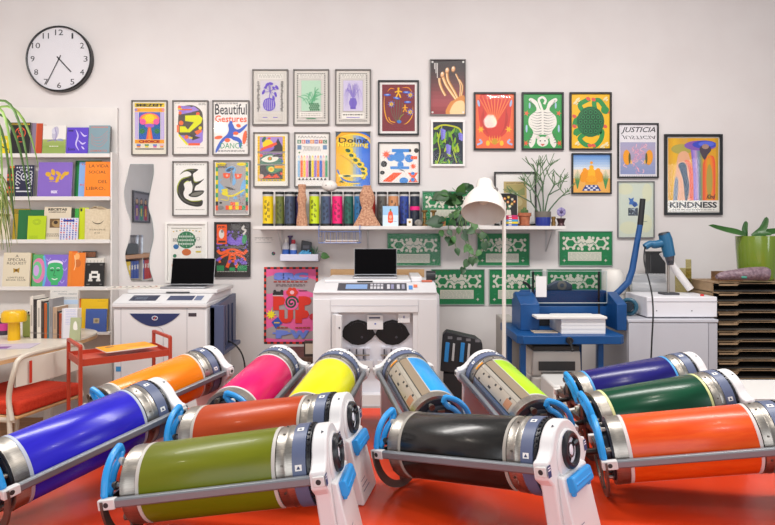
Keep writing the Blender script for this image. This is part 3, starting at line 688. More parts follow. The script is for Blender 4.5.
# --- 18
def art_turtle(c):
    H = c.H; c.rect(0, 0, 100, H, '#f2bd12'); G = '#2a9146'
    for pts in ([(30, 44), (22, 28), (36, 18), (48, 12)], [(62, 40), (60, 20), (72, 16), (84, 30), (92, 42)], [(34, 104), (22, 116), (34, 130), (46, 134)], [(66, 104), (80, 96), (78, 116), (66, 132), (56, 136)], [(24, 60), (12, 68), (8, 82)], [(24, 96), (10, 106)]): c.stroke(pts, 12, G, 5, taper=False)
    for x, y in ((44, 12), (58, 14), (94, 46), (48, 134), (58, 134), (8, 58), (8, 84), (88, 84)): c.ell(x, y, 6, 4.5, '#df5a4a', 30)
    c.poly([(82, 28), (98, 38), (92, 52), (78, 46)], G, 3); c.poly([(8, 92), (24, 88), (22, 104), (6, 106)], G, 3)
    c.ell(50, 72, 36, 40, '#1d6a3a'); c.ell(50, 72, 32, 36, '#22713f')
    hexp = lambda x, y, r: [(x + r * math.cos(R(60 * k + 30)), y + r * math.sin(R(60 * k + 30))) for k in range(6)]
    for i in range(-2, 3):
        for j in range(-2, 3):
            x, y = 50 + i * 13 + (j % 2) * 6.5, 72 + j * 12.5
            if (x - 50) ** 2 / 30 ** 2 + (y - 72) ** 2 / 34 ** 2 < 1: c.poly(hexp(x, y, 7.4), '#12432a'); c.poly(hexp(x, y, 5.6), '#2b8a4c'); c.poly(hexp(x, y, 3.4), '#154c2e')
    for x, y in ((16, 14), (10, 22), (88, 12), (90, 130), (80, 136), (14, 128)): c.ell(x, y, 7, 3, '#ecdfae', -40); c.ell(x + 4, y + 4, 4, 2, '#ecdfae', -40)
picture((570, 92, 612, 150), 'black framed yellow poster of a dark green turtle', art_turtle, '#1a191b', 1.8, '#efeae4', None, 0, rough=.4)
# --- 19
def art_lotus(c):
    H = c.H; hblend(c, 0, 0, 100, 40, 6, lambda t: ramp(['#5f8fd0', '#9fbce0', '#dfe4ea'], t)); c.rect(0, 40, 100, H, '#f0b254'); c.rect(0, 40, 100, 64, '#f3ddc0')
    for x, y, r, q in ((50, 22, 4, '#f0a018'), (32, 42, 6, '#f2a414'), (68, 42, 6, '#f2a414'), (50, 34, 6, '#f2b41a')): c.ell(x, y, r, r, q)
    for x, a in ((30, 20), (70, -20), (38, 10), (62, -10)): c.ell(x, 58, 11, 17, '#f09a12', a)
    c.ell(50, 54, 10, 20, '#f6b81c'); c.ell(50, 66, 14, 10, '#f2a818'); c.rect(34, 74, 66, 80, '#eaa01a')
    for sx in (12, 88):
        for i in range(9): c.stroke([(sx, 92), (sx + (i - 4) * 1.6, 66), (sx + (i - 4) * 2.4, 40 + abs(i - 4) * 4)], 2, ['#3a8a4c', '#5aa05a'][i % 2], 3, taper=True)
    c.poly([(34, 82), (66, 82), (76, 98), (24, 98)], '#27408a')
    for j in range(3):
        for i in range(5):
            if (i + j) % 2 == 0: y = 83 + j * 5; w = 6 + j * .9; x = 50 - 2.5 * w + i * w; c.rect(x, y, x + w, y + 4.6, '#e6e2e6')
picture((572, 153, 612, 194), 'small square black framed picture of an orange lotus between two green sprigs', art_lotus, '#1a191b', 1.5, '#eae4de', None, 0, rough=.4)
# --- 20
def art_just(c):
    H = c.H; c.rect(0, 0, 100, H, '#e8e3e6'); c.text('JUSTICIA', 6, 6, 96, 24, '#23202a', .012, .3); c.text('JUSTICIA', 6, 26, 96, 38, '#3a3742', .0, .3, True)
    hblend(c, 4, 46, 96, 130, 8, lambda t: ramp(['#a7a6c4', '#b4a6c2', '#9aa0c4', '#8c97c0'], t))
    rd = random.Random(2)
    for i in range(34):
        x, y = rd.gauss(50, 9), rd.uniform(48, 128); c.stroke([(x, y), (x + rd.uniform(-8, 8), y + 5), (x + rd.uniform(-5, 5), y + 10)], 2, ['#e2a2b8', '#c99ac0', '#f0bcc4'][i % 3], 3)
    for sx in (-1, 1):
        c.ell(50 + sx * 29, 86, 10, 20, '#f0a01e', sx * 4); c.ell(50 + sx * 22, 88, 3, 14, '#5a5a2c'); c.ell(50 + sx * 18, 98, 2, 6, '#f0c05a')
    c.lines(4, 133, 96, 138, 1, '#8a8590', .6, 8, False); c.rects([(6 + i * 6, 134, 9 + i * 6, 137) for i in range(15)], '#e8e3e6')
picture((618, 123, 659, 178), 'black framed lilac poster headed JUSTICIA with two orange ear shapes', art_just, '#1a191b', 1.4, None, rough=.4)
# --- 21
def art_pale(c):
    H = c.H; c.rect(0, 0, 100, H, '#cfd6c8')
    for x, y, a, b in ((20, 20, 22, 16), (82, 30, 14, 26), (30, 130, 26, 18), (78, 118, 18, 26)): c.ell(x, y, a, b, '#d8d9bc')
    rd = random.Random(6); c.rect(28, 74, 56, 96, '#46505c')
    for i in range(26): x, y = rd.uniform(28, 52), rd.uniform(74, 93); c.rect(x, y, x + rd.uniform(1, 5), y + 2, ['#1e2834', '#8a98a8', '#b8c4cc'][i % 3])
    c.poly([(28, 44), (36, 48), (44, 44), (42, 54), (52, 58), (56, 66), (46, 72), (38, 64), (30, 64), (32, 54)], '#3a6cb4'); c.ell(46, 64, 5, 6, '#2c4f94', 30); c.rect(62, 112, 82, 113.4, '#77807c')
picture((618, 181, 655, 238), 'pale green print with a small blue and black image in a thin silver frame', art_pale, '#77777a', .9, None, rough=.4)
# --- 22
def art_kind(c):
    H = c.H; yb = 124
    c.rect(0, 0, 100, yb, '#e2a60e')
    for i in range(12): c.rect(i * 3.2, 0, i * 3.2 + 3.3, yb, ramp(['#e0a410', '#ecb81a', '#dca62a', '#d9a84a'], i / 11))
    c.ell(28, 22, 22, 10, '#b4a84c'); c.poly([(12, yb), (16, 60), (22, 30), (40, 30), (46, 70), (48, yb)], '#e8b08a', 3); c.poly([(10, yb), (14, 80), (20, 84), (18, yb)], '#7a88a0', 2)
    for k in range(6): c.stroke([(44 + k * 1.6, yb), (43 + k * 1.6, 66), (34 + k, 44)], 2.6, ramp(['#e85a3a', '#f0603a', '#ee8a4a'], k / 5), 5)
    c.poly([(24, 66), (20, 54), (28, 48), (36, 54), (38, 70), (42, 96), (38, yb), (34, yb), (30, 86)], '#20405e', 3)
    for k in range(9): c.stroke([(52 + k * 2.1, yb), (51 + k * 2.1, 70), (46 + k * 2.6, 20)], 2.6, ramp(['#8a6ac8', '#a88ad8', '#c8a0c8', '#7a8ab0', '#6f8a7c', '#b0a050'], k / 8), 4)
    c.ell(64, 15, 32, 10, '#8a5ab4'); c.ell(72, 13, 24, 8, '#3a4ac0'); c.ell(76, 12, 16, 5, '#5a6ae0')
    c.poly([(62, 22), (74, 12), (86, 22), (78, 34), (72, 44)], '#4a3a48', 3); c.ell(74, 17, 7, 5, '#b08a7a')
    for k in range(5): c.stroke([(70 + k * 1.8, yb), (70 + k * 1.8, 70), (72 + k, 48), (84 - k, 36), (92 - k * 1.6, 50), (92 - k * 1.4, yb)], 3, ramp(['#e8502c', '#f06a24', '#f08a1e'], k / 4), 5)
    c.ell(82, 84, 6, 32, '#b4a040'); c.poly([(94, 0), (100, 0), (100, yb), (96, yb), (97, 60)], '#c89a20')
    c.text('Kind', 76, 112, 94, 121, '#2a2420', .03, .4)
    c.rect(0, yb, 100, H, '#e9e4dc'); c.text('KINDNESS', 3, 127, 97, 139, '#1e1c1c', .035); c.lines(8, 141.5, 92, 143.5, 1, '#8a8580', .6, 5)
picture((665, 134, 723, 215), 'large black framed poster reading KINDNESS with blurred orange and violet arches', art_kind, '#161517', 2.6, '#e9e4dc', '#e9e4dc', 1.2, rough=.35)
# --- 23 globe poster, 24 octopus
def art_globe(c):
    H = c.H; c.rect(0, 1, 100, 3, '#8f8a80'); rd = random.Random(8)
    for i in range(9): c.ell(8 + i * 10.5, 13 - 5 * math.sin(PI * i / 8), 2.4, 1.8, ['#d8b02a', '#4a6a44'][i % 2])
    c.ell(50, 40, 30, 28, '#2f7a50')
    for a in (-2, -1, 0, 1, 2): c.stroke([(50 + a * 12, 16 + abs(a) * 4), (50 + a * 14, 40), (50 + a * 12, 64 - abs(a) * 4)], 1, '#dfe6dc', 4)
    for y in (30, 42, 54): c.rect(22, y - 4, 78, y - 3, '#dfe6dc')
    for y, w in ((29, 54), (41, 62), (53, 54)): c.rect(50 - w/2, y - 4.5, 50 + w/2, y + 4.5, '#2a6a48'); c.rects([(50 - w/2 + 3 + i * 6, y - 3, 50 - w/2 + 7 + i * 6, y + 3) for i in range(int(w / 6.3))], '#c8d8c8')
    c.ell(16, 62, 9, 8, '#2f6aa0'); c.ell(50, 80, 15, 11, '#c86a34'); c.lines(6, 34, 18, 46, 4, '#6a645c', .5, 3); c.lines(80, 60, 98, 66, 2, '#3a3632', .7, 3); c.rect(80, 76, 97, 81, '#c8b42a'); c.ell(12, 92, 6, 6, '#3a7a5a')
    c.lines(4, 108, 96, 138, 6, '#6a645c', .5, 4); c.rect(2, 120, 22, 125, '#d8803a'); c.ring(88, 36, 5, 1, '#6a645c')
picture((165, 222, 207, 283), 'white framed poster with a green globe, partly behind the open laptop', art_globe, '#e9e5e0', 2.2, '#eae5de', '#efebe6', 3.4)
def art_octo(c):
    H = c.H; c.rect(0, 0, 100, H, '#39312f'); rd = random.Random(12)
    for i in range(70):
        x, y = rd.uniform(4, 96), rd.uniform(24, 84); c.ell(x, y, rd.uniform(1.5, 6), rd.uniform(1.5, 4), '#7a5ac0')
    c.poly([(36, 60), (46, 40), (60, 52), (74, 38), (92, 56), (70, 64)], '#8060c8', 3)
    c.rect(4, 4, 34, 62, '#ee5a1e'); c.ell(18, 32, 8, 14, '#d9d2cc'); c.ell(20, 24, 4, 5, '#8a8480'); c.rect(8, 52, 30, 58, '#3a2420'); c.lines(8, 8, 30, 14, 2, '#3a2420', .6, 2)
    c.stroke([(86, 8), (80, 16), (90, 22), (82, 34)], 6, '#cfc9c2', 5); c.ell(86, 48, 7, 14, '#3a9a5c', 10); c.rect(50, 6, 74, 18, '#55504c')
    c.rect(14, 68, 88, 74, '#6a625c')
    O = '#ee5f1e'
    c.ell(50, 84, 22, 9, O); c.ell(50, 84, 10, 3, '#39312f')
    for sx in (-1, 1):
        c.stroke([(50 + sx * 18, 84), (50 + sx * 34, 90), (50 + sx * 44, 80)], 9, O, 5); c.stroke([(50 + sx * 12, 92), (50 + sx * 26, 98), (50 + sx * 38, 108), (50 + sx * 36, 118)], 7, O, 5); c.stroke([(50 + sx * 4, 92), (50 + sx * 8, 112), (50 + sx * 16, 132)], 10, O, 5)
    c.rect(42, 92, 58, 116, O); c.ell(50, 100, 5, 2, '#39312f'); c.ell(50, 108, 5, 2, '#39312f')
    for i in range(14): c.ell(rd.uniform(6, 94), rd.uniform(104, 126), 5, 4, '#7a5ac0')
    c.rect(4, 126, 26, 142, '#2f8a54'); c.rect(66, 126, 94, 142, '#2f8a54'); c.rect(42, 132, 58, 142, '#2f9a5a'); c.lines(6, 142, 94, 146, 1, '#b8b2aa', .6, 3)
picture((214, 222, 250, 277), 'dark framed poster with an orange many-armed creature on purple', art_octo, '#2c2827', 1.2, None)
# --- 25 pop up poster (unframed, taped)
def art_pop(c):
    H = c.H; P = '#ea5f9c'; c.rect(0, 0, 100, H, P)
    for pts in ([(0, 22), (40, 14), (100, 26), (100, 50), (60, 40), (0, 50)], [(20, 70), (90, 56), (100, 80), (60, 96), (20, 90)], [(0, 118), (30, 108), (70, 122), (100, 116), (100, 132), (40, 134), (0, 130)]): c.poly(pts, '#a8989a', 4)
    n = 17
    for i in range(n):
        q = ['#d8331f', '#2a2124'][i % 2]; w = 100 / n
        c.rect(i * w, 0, i * w + w, 4, q); c.rect(i * w, H - 4, i * w + w, H, ['#2a2124', '#d8331f'][i % 2])
    for i in range(24):
        q = ['#2a2124', '#d8331f'][i % 2]; hh = (H - 8) / 24
        c.rect(0, 4 + i * hh, 4, 4 + (i + 1) * hh, q); c.rect(96, 4 + i * hh, 100, 4 + (i + 1) * hh, q)
    B = '#6f83d8'; O = '#dd2f1c'
    c.text('SRC', 18, 10, 82, 24, B, .09); c.rects([(18 + i * 8, 26, 24 + i * 8, 28.4) for i in range(8)], '#a83a34'); c.lines(22, 31, 76, 36, 2, '#7a6468', .5, 2)
    c.ell(26, 50, 10, 5, '#2a2426'); c.ell(20, 46, 3, 4, '#2a2426'); c.ell(33, 46, 3, 4, '#2a2426'); c.rect(16, 52, 36, 54, '#c8b8b8')
    for k in range(6): c.ell(52 + 7 * math.cos(k * PI / 3), 47 + 6 * math.sin(k * PI / 3), 4, 4, '#dd3a24')
    c.ell(52, 47, 4, 3.6, '#f0b8c0'); c.rect(64, 43, 80, 44.4, '#55404a')
    c.text('P', 17, 54, 40, 80, O, .1); c.text('P', 64, 54, 88, 80, O, .1); c.ell(51, 67, 13, 13, P)
    c.stroke([(51 + (1.5 + a / 66) * math.cos(R(a)), 66 + (1.5 + a / 66) * math.sin(R(a))) for a in range(0, 740, 20)], 3.6, '#234a34')
    c.text('U', 28, 79, 54, 104, O, .1); c.text('P', 58, 79, 84, 104, O, .1)
    c.star(13, 88, 5, 10, 9, '#f2dc1c'); c.poly([(14, 102), (26, 92), (34, 104), (22, 114)], '#2f4fa8'); c.ell(90, 92, 6, 6, '#c82a3a'); c.rect(19, 102, 29, 104, '#e8c020')
    c.rects([(24 + i * 7, 111, 30 + i * 7, 113.5) for i in range(3)], '#a8442c'); c.rects([(58 + i * 7, 111, 64 + i * 7, 113.5) for i in range(4)], '#a8442c')
    c.text('P', 22, 117, 46, 132, B, .08); c.text('W', 48, 117, 84, 132, B, .08); c.rect(16, 121, 50, 124, B)
picture((264, 267, 318, 344), 'pink unframed poster reading POP UP with a chequered red and black border', art_pop, None, 0, None, glaze=False, depth=.006, group=None, name='mounted_poster')
# --- green boards
def art_board(seed):
    def art(c):
        H = c.H; rd = random.Random(seed); G = '#0f8048'; Wt = '#d9d5c6'
        c.rect(2, 2, 98, H - 2, G)
        for cx in (21, 79):
            c.stroke([(cx + 11 * math.cos(R(60 * q)), 22 + 9.5 * math.sin(R(60 * q))) for q in range(6)], 4.6, Wt, closed=True)
            for q in range(6): c.ell(cx + 11.5 * math.cos(R(60 * q)), 22 + 10.5 * math.sin(R(60 * q)), 3.3, 3.3, Wt, n=12)
            c.ell(cx, 12.6, 3, 1.4, G, n=12); c.ell(cx, 31.4, 3, 1.4, G, n=12)
        for cx in (8, 36, 64, 92):
            for y in (12, 32): c.ell(cx, y, 2.9, 2.9, Wt, n=12)
        for x_ in (43, 57):
            for y in (11, 33): c.ell(x_, y, 3, 3, Wt, n=12)
        c.poly([(34, 17), (44, 11), (50, 17), (56, 11), (66, 17), (64, 26), (58, 32), (53, 26), (47, 26), (42, 32), (36, 26)], Wt); c.ell(50, 32, 3.6, 3.2, G); c.ell(50, 13, 2.6, 1.8, G)
        pts = [(28 + i * 2.4, 22.5 + rd.uniform(-3, 2)) for i in range(19)]
        c.stroke(pts, 1.1, '#2a7a58', 3)
        c.rect(16, 38.5, 80, 55.5, Wt); c.lines(18, 40, 78, 54, 6, '#b7bfae', .5, seed)
        for x in (9, 88): c.star(x, H - 9, 1.4, 3.4, 4, Wt)
        for x in (8, 86): c.rect(x, 46, x + 5, 46.6, '#5fae86')
    return art
boards = [((387, 233, 441, 266), 'green patterned board below the shelf end, right of the wire basket'), ((477, 233, 530, 266), 'green patterned board under the shelf, right behind the lamp pole'), ((559, 231, 613, 266), 'green patterned board by itself, right of the shelf end'),
          ((431, 269, 485, 305), 'green patterned board in the lower row, just right of the white printer'), ((489, 269, 543, 305), 'green patterned board in the lower row, crossed by the lamp pole'), ((547, 269, 602, 305), 'green patterned board in the lower row, behind the clear guard of the blue cutter')]
for i, (b, lb) in enumerate(boards):
    picture(b, lb, art_board(i + 1), '#8fa096', .8, '#0f8048', group='green patterned boards', depth=.014)
# ================================================================= CLOCK
p = at(58.5, 58.5, 4.655)
t = thing('wall_clock', 'round black rimmed white wall clock above the bookcase', 'clock', (p.x, WY, p.z))
rad = .256
MB().lathe([(rad - .012, -.034), (rad - .012, -.05), (rad - .006, -.052), (rad, -.046), (rad, -.004), (rad - .02, 0)], M('#1d1c1f', .35), axis='y', n=64).build('rim', t)
MB().lathe([(0, -.036), (rad - .01, -.036), (rad - .01, -.001), (0, -.001)], M('#dedbe0', .5), axis='y', n=64).build('dial', t)
c = Cv(1, 1, None, y=-.0365)
NM = M('#26252a', .5)
for i in range(1, 13):
    a = R(90 - 30 * i); x, y = 50 + 20.6 * math.cos(a), 50 - 20.6 * math.sin(a); w = 2.1 if i < 10 else 4.2
    if i == 1: w = .9
    if i == 11: w = 3.2
    c.text(str(i), x - w * .75, y - 2.2, x + w * .75, y + 2.2, NM, 0.)
c.mb.build('numerals', t)
for nm, tip, tail, w in (('hour_hand', (59.4, 60.2), (48.3, 48.2), .9), ('minute_hand', (40, 70), (51.4, 47.2), .75)):
    c = Cv(1, 1, None, y=-.0385 if nm[0] == 'h' else -.0395)
    c.stroke([tail, tip], w, NM); o = c.mb; o.lathe([(0, -.0405), (.006, -.0405), (.006, -.037)], NM, axis='y', n=12); o.build(nm, t)
MB().lathe([(0, -.0475), (rad - .012, -.0475)], clear_pane('clock_glass', '#ffffff', 1.35), axis='y', n=48).build('glass', t)
# ================================================================= BOOKCASE
BF, BB = 4.58, 4.69       # shelf front and back depth
wood_w = noisy('white_laminate', '#dcd6d2', '#e3ddd9', 4, .5)
def zat(py, Y): return CAMH - (py - CY) * Y / F
def xat(px, Y): return (px - CX) * Y / F
XR = -2.118
t = thing('bookcase', 'white open display bookcase full of face-out books at the left end of the wall', 'bookcase', (-2.6, BB, 0))
def bcp(mb, nm, bv=.002):
    o = mb.build(nm, t, bevel=bv); o.location = -Vector(t.location); return o
bcp(MB().bb(-3.6, XR + .012, BB - .015, BB + .005, 0, zat(108, BB), wood_w), 'back_panel')
bcp(MB().bb(XR, XR + .012, BF + .004, BB - .015, 0, zat(154, BB), wood_w), 'side_panel')
SH = [154.5, 197.5, 240.5, 287.5, 332]
for py in SH:
    z = zat(py, BF)
    m = MB().bb(-3.6, XR, BF, BB - .015, z - .02, z, wood_w)
    m.bb(-3.6, XR, BF - .006, BF, z - .022, z + .008 if py < 330 else z, wood_w)
    bcp(m, 'shelf')
# ================================================================= BOOKS
def book(px, label, color, art=None, t=.02, dy=0., tilt=7, paper=None, group='books in the white bookcase', Y=None, cat='book', name='book', zb=None, rz=0):
    x0, y0, x1, y1 = px
    Yb = (Y or BF + .012) + dy * (.9 if Y is None else 1)
    if Y is None: tilt = min(tilt, 5)
    w, h = (x1 - x0) * Yb / F, (y1 - y0) * Yb / F / math.cos(R(tilt))
    z = zb if zb is not None else zat(y1, Yb)
    if Y is None: t = max(.006, min(t if t >= .05 else min(t, .011), 4.672 - Yb - h * math.sin(R(tilt))))
    m = MB(); cm = M(color, .45)
    c = Cv(w, h, color, .45, y=-.0005, mb=m, off=(0, h / 2))
    if art: art(c)
    m.bb(-w/2, w/2, 0, .0015, 0, h, cm); m.bb(-w/2, w/2, t - .0015, t, 0, h, cm); m.bb(-w/2, -w/2 + .0015, .0015, t - .0015, 0, h, cm)
    o = m.build(name, None, (( (x0 + x1) / 2 - CX) * Yb / F, Yb, z + t * math.sin(R(tilt)) + .0003)); o.rotation_euler = (R(-tilt), 0, R(rz))
    tag(o, label, cat, group)
    MB().bb(-w/2 + .0015, w/2 - .002, .0016, t - .0016, .002, h - .002, M('#e6dfd2', .8)).build('pages', o)
    return o
zs = [zat(py, BF) + .0005 for py in SH]
def bk(row, px, *a, **k):
    return book((px[0], px[1], px[2], (153.5, 196.5, 239.5, 286.5, 331)[row]), *a, zb=zs[row], **k)
# top row
def a_fig(c):
    c.rect(6, 4, 94, 12, '#c8a81e'); c.text('MANITA ART', 8, 5, 92, 11, '#2a2624', .03)
    O = '#e0562c'; c.ring(50, 52, 24, 4, O, 26); c.rect(36, 66, 64, 84, O); c.rect(40, 70, 60, 88, '#1c1a1c'); c.stroke([(40, 44), (50, 60), (60, 44)], 4, O, 3); c.ring(42, 34, 6, 3, O); c.ring(58, 34, 6, 3, O); c.rect(38, 95, 62, 98, O)
bk(0, (9, 121, 29.5), 'black book with a thin orange figure and yellow title, top bookcase shelf', '#1b191b', a_fig, .035)
bk(0, (30, 121.5, 35), 'thin lilac grey book beside the black one, top bookcase shelf', '#8a7a92', None, .06, dy=.02)
bk(0, (35, 122, 41.5), 'thick orange red book on the top bookcase shelf', '#bb4420', lambda c: c.rect(0, 0, 14, c.H, '#d86a3c'), .06, dy=.015)
def a_land(c):
    hblend(c, 0, 62, 100, c.H, 5, lambda t: ramp(['#a5b06a', '#8aa04a', '#96a85a'], t)); c.ell(54, 34, 14, 30, '#b9b4c8', 10); c.ell(48, 24, 10, 14, '#cdcad8'); c.stroke([(50, 8), (58, 40), (54, 72)], 4, '#8f86b4', 4); c.stroke([(20, 70), (50, 64), (90, 68)], 4, '#7a6aa8', 4); c.ell(76, 64, 14, 5, '#8d96b8'); c.lines(30, 90, 70, 95, 1, '#e0e0d0', .7, 2)
bk(0, (42, 124, 65), 'white book with a pale lilac and green landscape cover, top bookcase shelf', '#e2ddd8', a_land, .02)
def a_plas(c):
    for pts in ([(40, 10), (52, 40), (44, 80), (60, 110)], [(62, 20), (80, 40), (94, 38)], [(54, 60), (74, 78), (90, 70)], [(70, 90), (84, 104)]): c.stroke(pts, 7, '#cbbfe8', 5, taper=2)
    c.rect(6, 12, 30, 20, '#33206e'); c.text('Som', 8, 96, 40, 110, '#20144c', .02)
bk(0, (66, 126, 87.5), 'purple book in crinkled clear plastic, top bookcase shelf', '#5a3ec0', a_plas, .015)
def a_wave(c):
    O = '#c2766a'; c.lines(10, 5, 90, 12, 1, O, .8, 3)
    for k in range(4): c.stroke([(10, 40 + k * 14), (28, 60 + k * 12), (60, 54 + k * 16), (90, 26 + k * 14)], 1.6, O, 5)
    c.text('SAMARTO', 10, 118, 90, 128, O, .02)
bk(0, (88, 124, 109), 'grey blue book with thin rust line drawing, top bookcase shelf', '#7d97a2', a_wave, .02)
bk(0, (107, 124.5, 109.9), 'dark maroon book edge at the right end of the top bookcase shelf', '#3a2630', None, .03, dy=.03)
def a_yel(c): c.stroke([(10, 10), (40, 50), (80, 70)], 6, '#4a4620', 4); c.ell(60, 30, 12, 12, '#efe9b8')
bk(0, (-8, 134, 12), 'yellow book half hidden by the hanging plant leaves, top bookcase shelf', '#e6cf14', a_yel, .02, dy=.03)
# second row
def a_str(c):
    for i in range(9): c.rect(0, i * 60, 100, i * 60 + 30, ['#d8702a', '#2a2020', '#c8382a'][i % 3])
bk(1, (6, 165, 13), 'narrow orange and black striped book, second bookcase shelf', '#4a2a20', a_str, .06, dy=.02)
def a_navy(c):
    Wt = '#cfd0d8'
    c.ring(50, 58, 15, 5, Wt, 18); c.star(50, 58, 4, 9, 8, Wt)
    for sx in (-1, 1):
        for k in range(4): c.stroke([(50 + sx * 18, 60 + k * 18 - 20), (50 + sx * 34, 50 + k * 18 - 20), (50 + sx * 40, 62 + k * 18 - 20), (50 + sx * 28, 68 + k * 18 - 20)], 3.6, Wt, 4)
        c.ell(50 + sx * 30, 116, 10, 5, Wt)
    for i in range(7): c.ell(14 + i * 12, 12, 3.5, 4.5, Wt)
    c.text('FOLK', 30, 20, 70, 30, Wt, .03); c.rect(14, 130, 86, 136, Wt)
bk(1, (13, 164, 33), 'navy book with white folk ornament, second bookcase shelf', '#20223f', a_navy, .03)
def a_mtl(c):
    Y = '#d9a628'
    for x, y, a, b, r in ((30, 36, 9, 7, 20), (44, 30, 6, 10, -20), (40, 48, 8, 6, 10), (60, 34, 10, 5, 40), (58, 50, 5, 12, 20), (74, 40, 5, 14, 30), (84, 34, 5, 8, 60)): c.ell(x, y, a, b, Y, r)
    c.text('eux', 40, 84, 60, 93, '#d8cfe8', .05); c.lines(34, 56, 64, 59, 1, '#c8a04a', .5, 2)
bk(1, (37, 161, 71), 'wide purple book with yellow blobs, second bookcase shelf', '#8263bd', a_mtl, .02)
bk(1, (74, 159, 100), 'green book behind the orange one, second bookcase shelf', '#1e8a42', lambda c: c.rect(0, 0, 8, c.H, '#155c2e'), .02, dy=.045)
bk(1, (78, 160.5, 96), 'light blue book peeking out behind the orange one, second bookcase shelf', '#86abe0', lambda c: (c.text('LAV', 14, 10, 60, 18, '#d8503a', .02), c.text('BO', 8, 124, 40, 134, '#d8503a', .02)), .012, dy=.02)
def a_vida(c):
    K = '#4a3016'
    c.text('LA VIDA', 14, 10, 88, 22, K, .0); c.text('SOCIAL', 14, 34, 80, 45, K, .0); c.text('DEL', 52, 70, 86, 82, K, .0); c.text('LIBRO', 6, 96, 72, 108, K, .0); c.rect(74, 107, 80, 108.4, K)
bk(1, (84, 160.5, 110.5), 'orange book reading LA VIDA SOCIAL DEL LIBRO', '#f5841c', a_vida, .012)
# third row
bk(2, (-4, 212, 9), 'cream book behind the grassy plant, third bookcase shelf', '#d9ccb6', lambda c: c.rect(0, 10, 100, 26, '#8a6a4a'), .03)
bk(2, (12, 208, 29), 'mustard patterned book half hidden behind the dark green one, third bookcase shelf', '#b59a2c', lambda c: c.lines(4, 4, 96, 30, 4, '#4a4420', .6, 4), .02, dy=.045)
bk(2, (17, 209, 42.8), 'wide dark green book behind the lime one, third bookcase shelf', '#1c6a38', None, .02, dy=.025)
def a_lime(c):
    for i in range(3): c.ring(50, 34, 12 + i * 5, 1.6, '#7f9c1c', 8 + i * 4)
    c.lines(10, 110, 60, 130, 4, '#8fae1c', .5, 5)
bk(2, (27, 215, 45), 'small lime green booklet, third bookcase shelf', '#b3cb14', a_lime, .007)
def a_rec(c):
    c.text('RECETAS', 14, 5, 84, 14, '#2a241e', .05); c.text('CAMPESINAS', 16, 17, 80, 22, '#4a4238', .03); c.rect(22, 44, 78, 78, '#6a5030'); c.ell(50, 62, 20, 14, '#a88a5a'); c.ell(44, 58, 8, 7, '#3a2a1a'); c.lines(4, 98, 70, 112, 2, '#4a4238', .4, 6)
bk(2, (43, 206, 70), 'cream book reading RECETAS with a brown photograph', '#d8cbb4', a_rec, .01, dy=.018)
def a_pat(c):
    rd = random.Random(5)
    for j in range(11):
        for i in range(6): q = ['#3a4aa8', '#c8384a', '#3a4aa8', '#8a9ad8'][rd.randrange(4)]; c.ell(10 + i * 16, 8 + j * 12, 5, 3.6, q, rd.uniform(0, 90), 10)
    c.rect(20, 10, 80, 20, '#2a3a98')
bk(2, (59, 217, 77.5), 'small booklet with a blue and red dotted pattern, third bookcase shelf', '#dcd8e4', a_pat, .007, dy=-.006)
bk(2, (70.3, 207.5, 74), 'thin dark green book upright beside the cream cookbook, third bookcase shelf', '#2a3a26', None, .055, dy=.03, tilt=3)
bk(2, (74.3, 208, 78.2), 'thin bright green book upright, third bookcase shelf', '#3aa040', None, .07, dy=.02, tilt=3)
bk(2, (78.5, 207, 88), 'lime yellow book beside the canvas bag, third bookcase shelf', '#c6d21c', lambda c: c.rect(8, 8, 30, 40, '#2a3a26'), .05, dy=.02, tilt=4)
# canvas tote
def tote():
    Yb = BF + .011; x0, x1 = xat(83.5, Yb), xat(110.5, Yb); w = x1 - x0; h = .25
    o = thing('canvas_bag', 'cream canvas tote bag with a black smile print, third bookcase shelf', 'bag', ((x0 + x1) / 2, Yb, zs[2] + .0015), (R(-5), 0, 0))
    cl = noisy('raw_canvas', '#cdbb9e', '#d9c9ae', 60, .9, .1)
    pr = []
    for i in range(13):
        u = i / 12; pr.append((-w/2 + w * u, h * (1 - .03 * math.sin(u * 9))))
    out = [(-w/2 * .94, 0), (w/2 * .94, 0)] + pr[::-1]
    m = MB().prism(out, 0, .012, cl, 'y', top=[(a * .97, b * .98) for a, b in out]); m.build('bag_body', o, bevel=.004)
    m = MB(); m.tube(catmull([(-w * .3, .008, h * .97), (-w * .1, -.012, h * 1.03), (w * .1, -.012, h * 1.0), (w * .32, .008, h * .96)], 5), .007, cl, 8, flat=.4); m.tube(catmull([(-w * .3, .01, h * .97), (0, .014, h * 1.05), (w * .3, .01, h * .97)], 5), .007, cl, 8, flat=.4); m.build('handles', o)
    c = Cv(w * .8, h * .7, None, .9, y=-.0008, off=(0, h * .42)); c.stroke([(22, 26), (34, 36), (50, 40), (66, 36), (78, 24)], 4.4, '#2a2622', 5, taper=2); c.text('El Libro De Él', 14, 62, 86, 70, '#4a4038', .0); c.text('de Cal', 36, 78, 62, 85, '#4a4038', .0); c.mb.build('print', o)
tote()
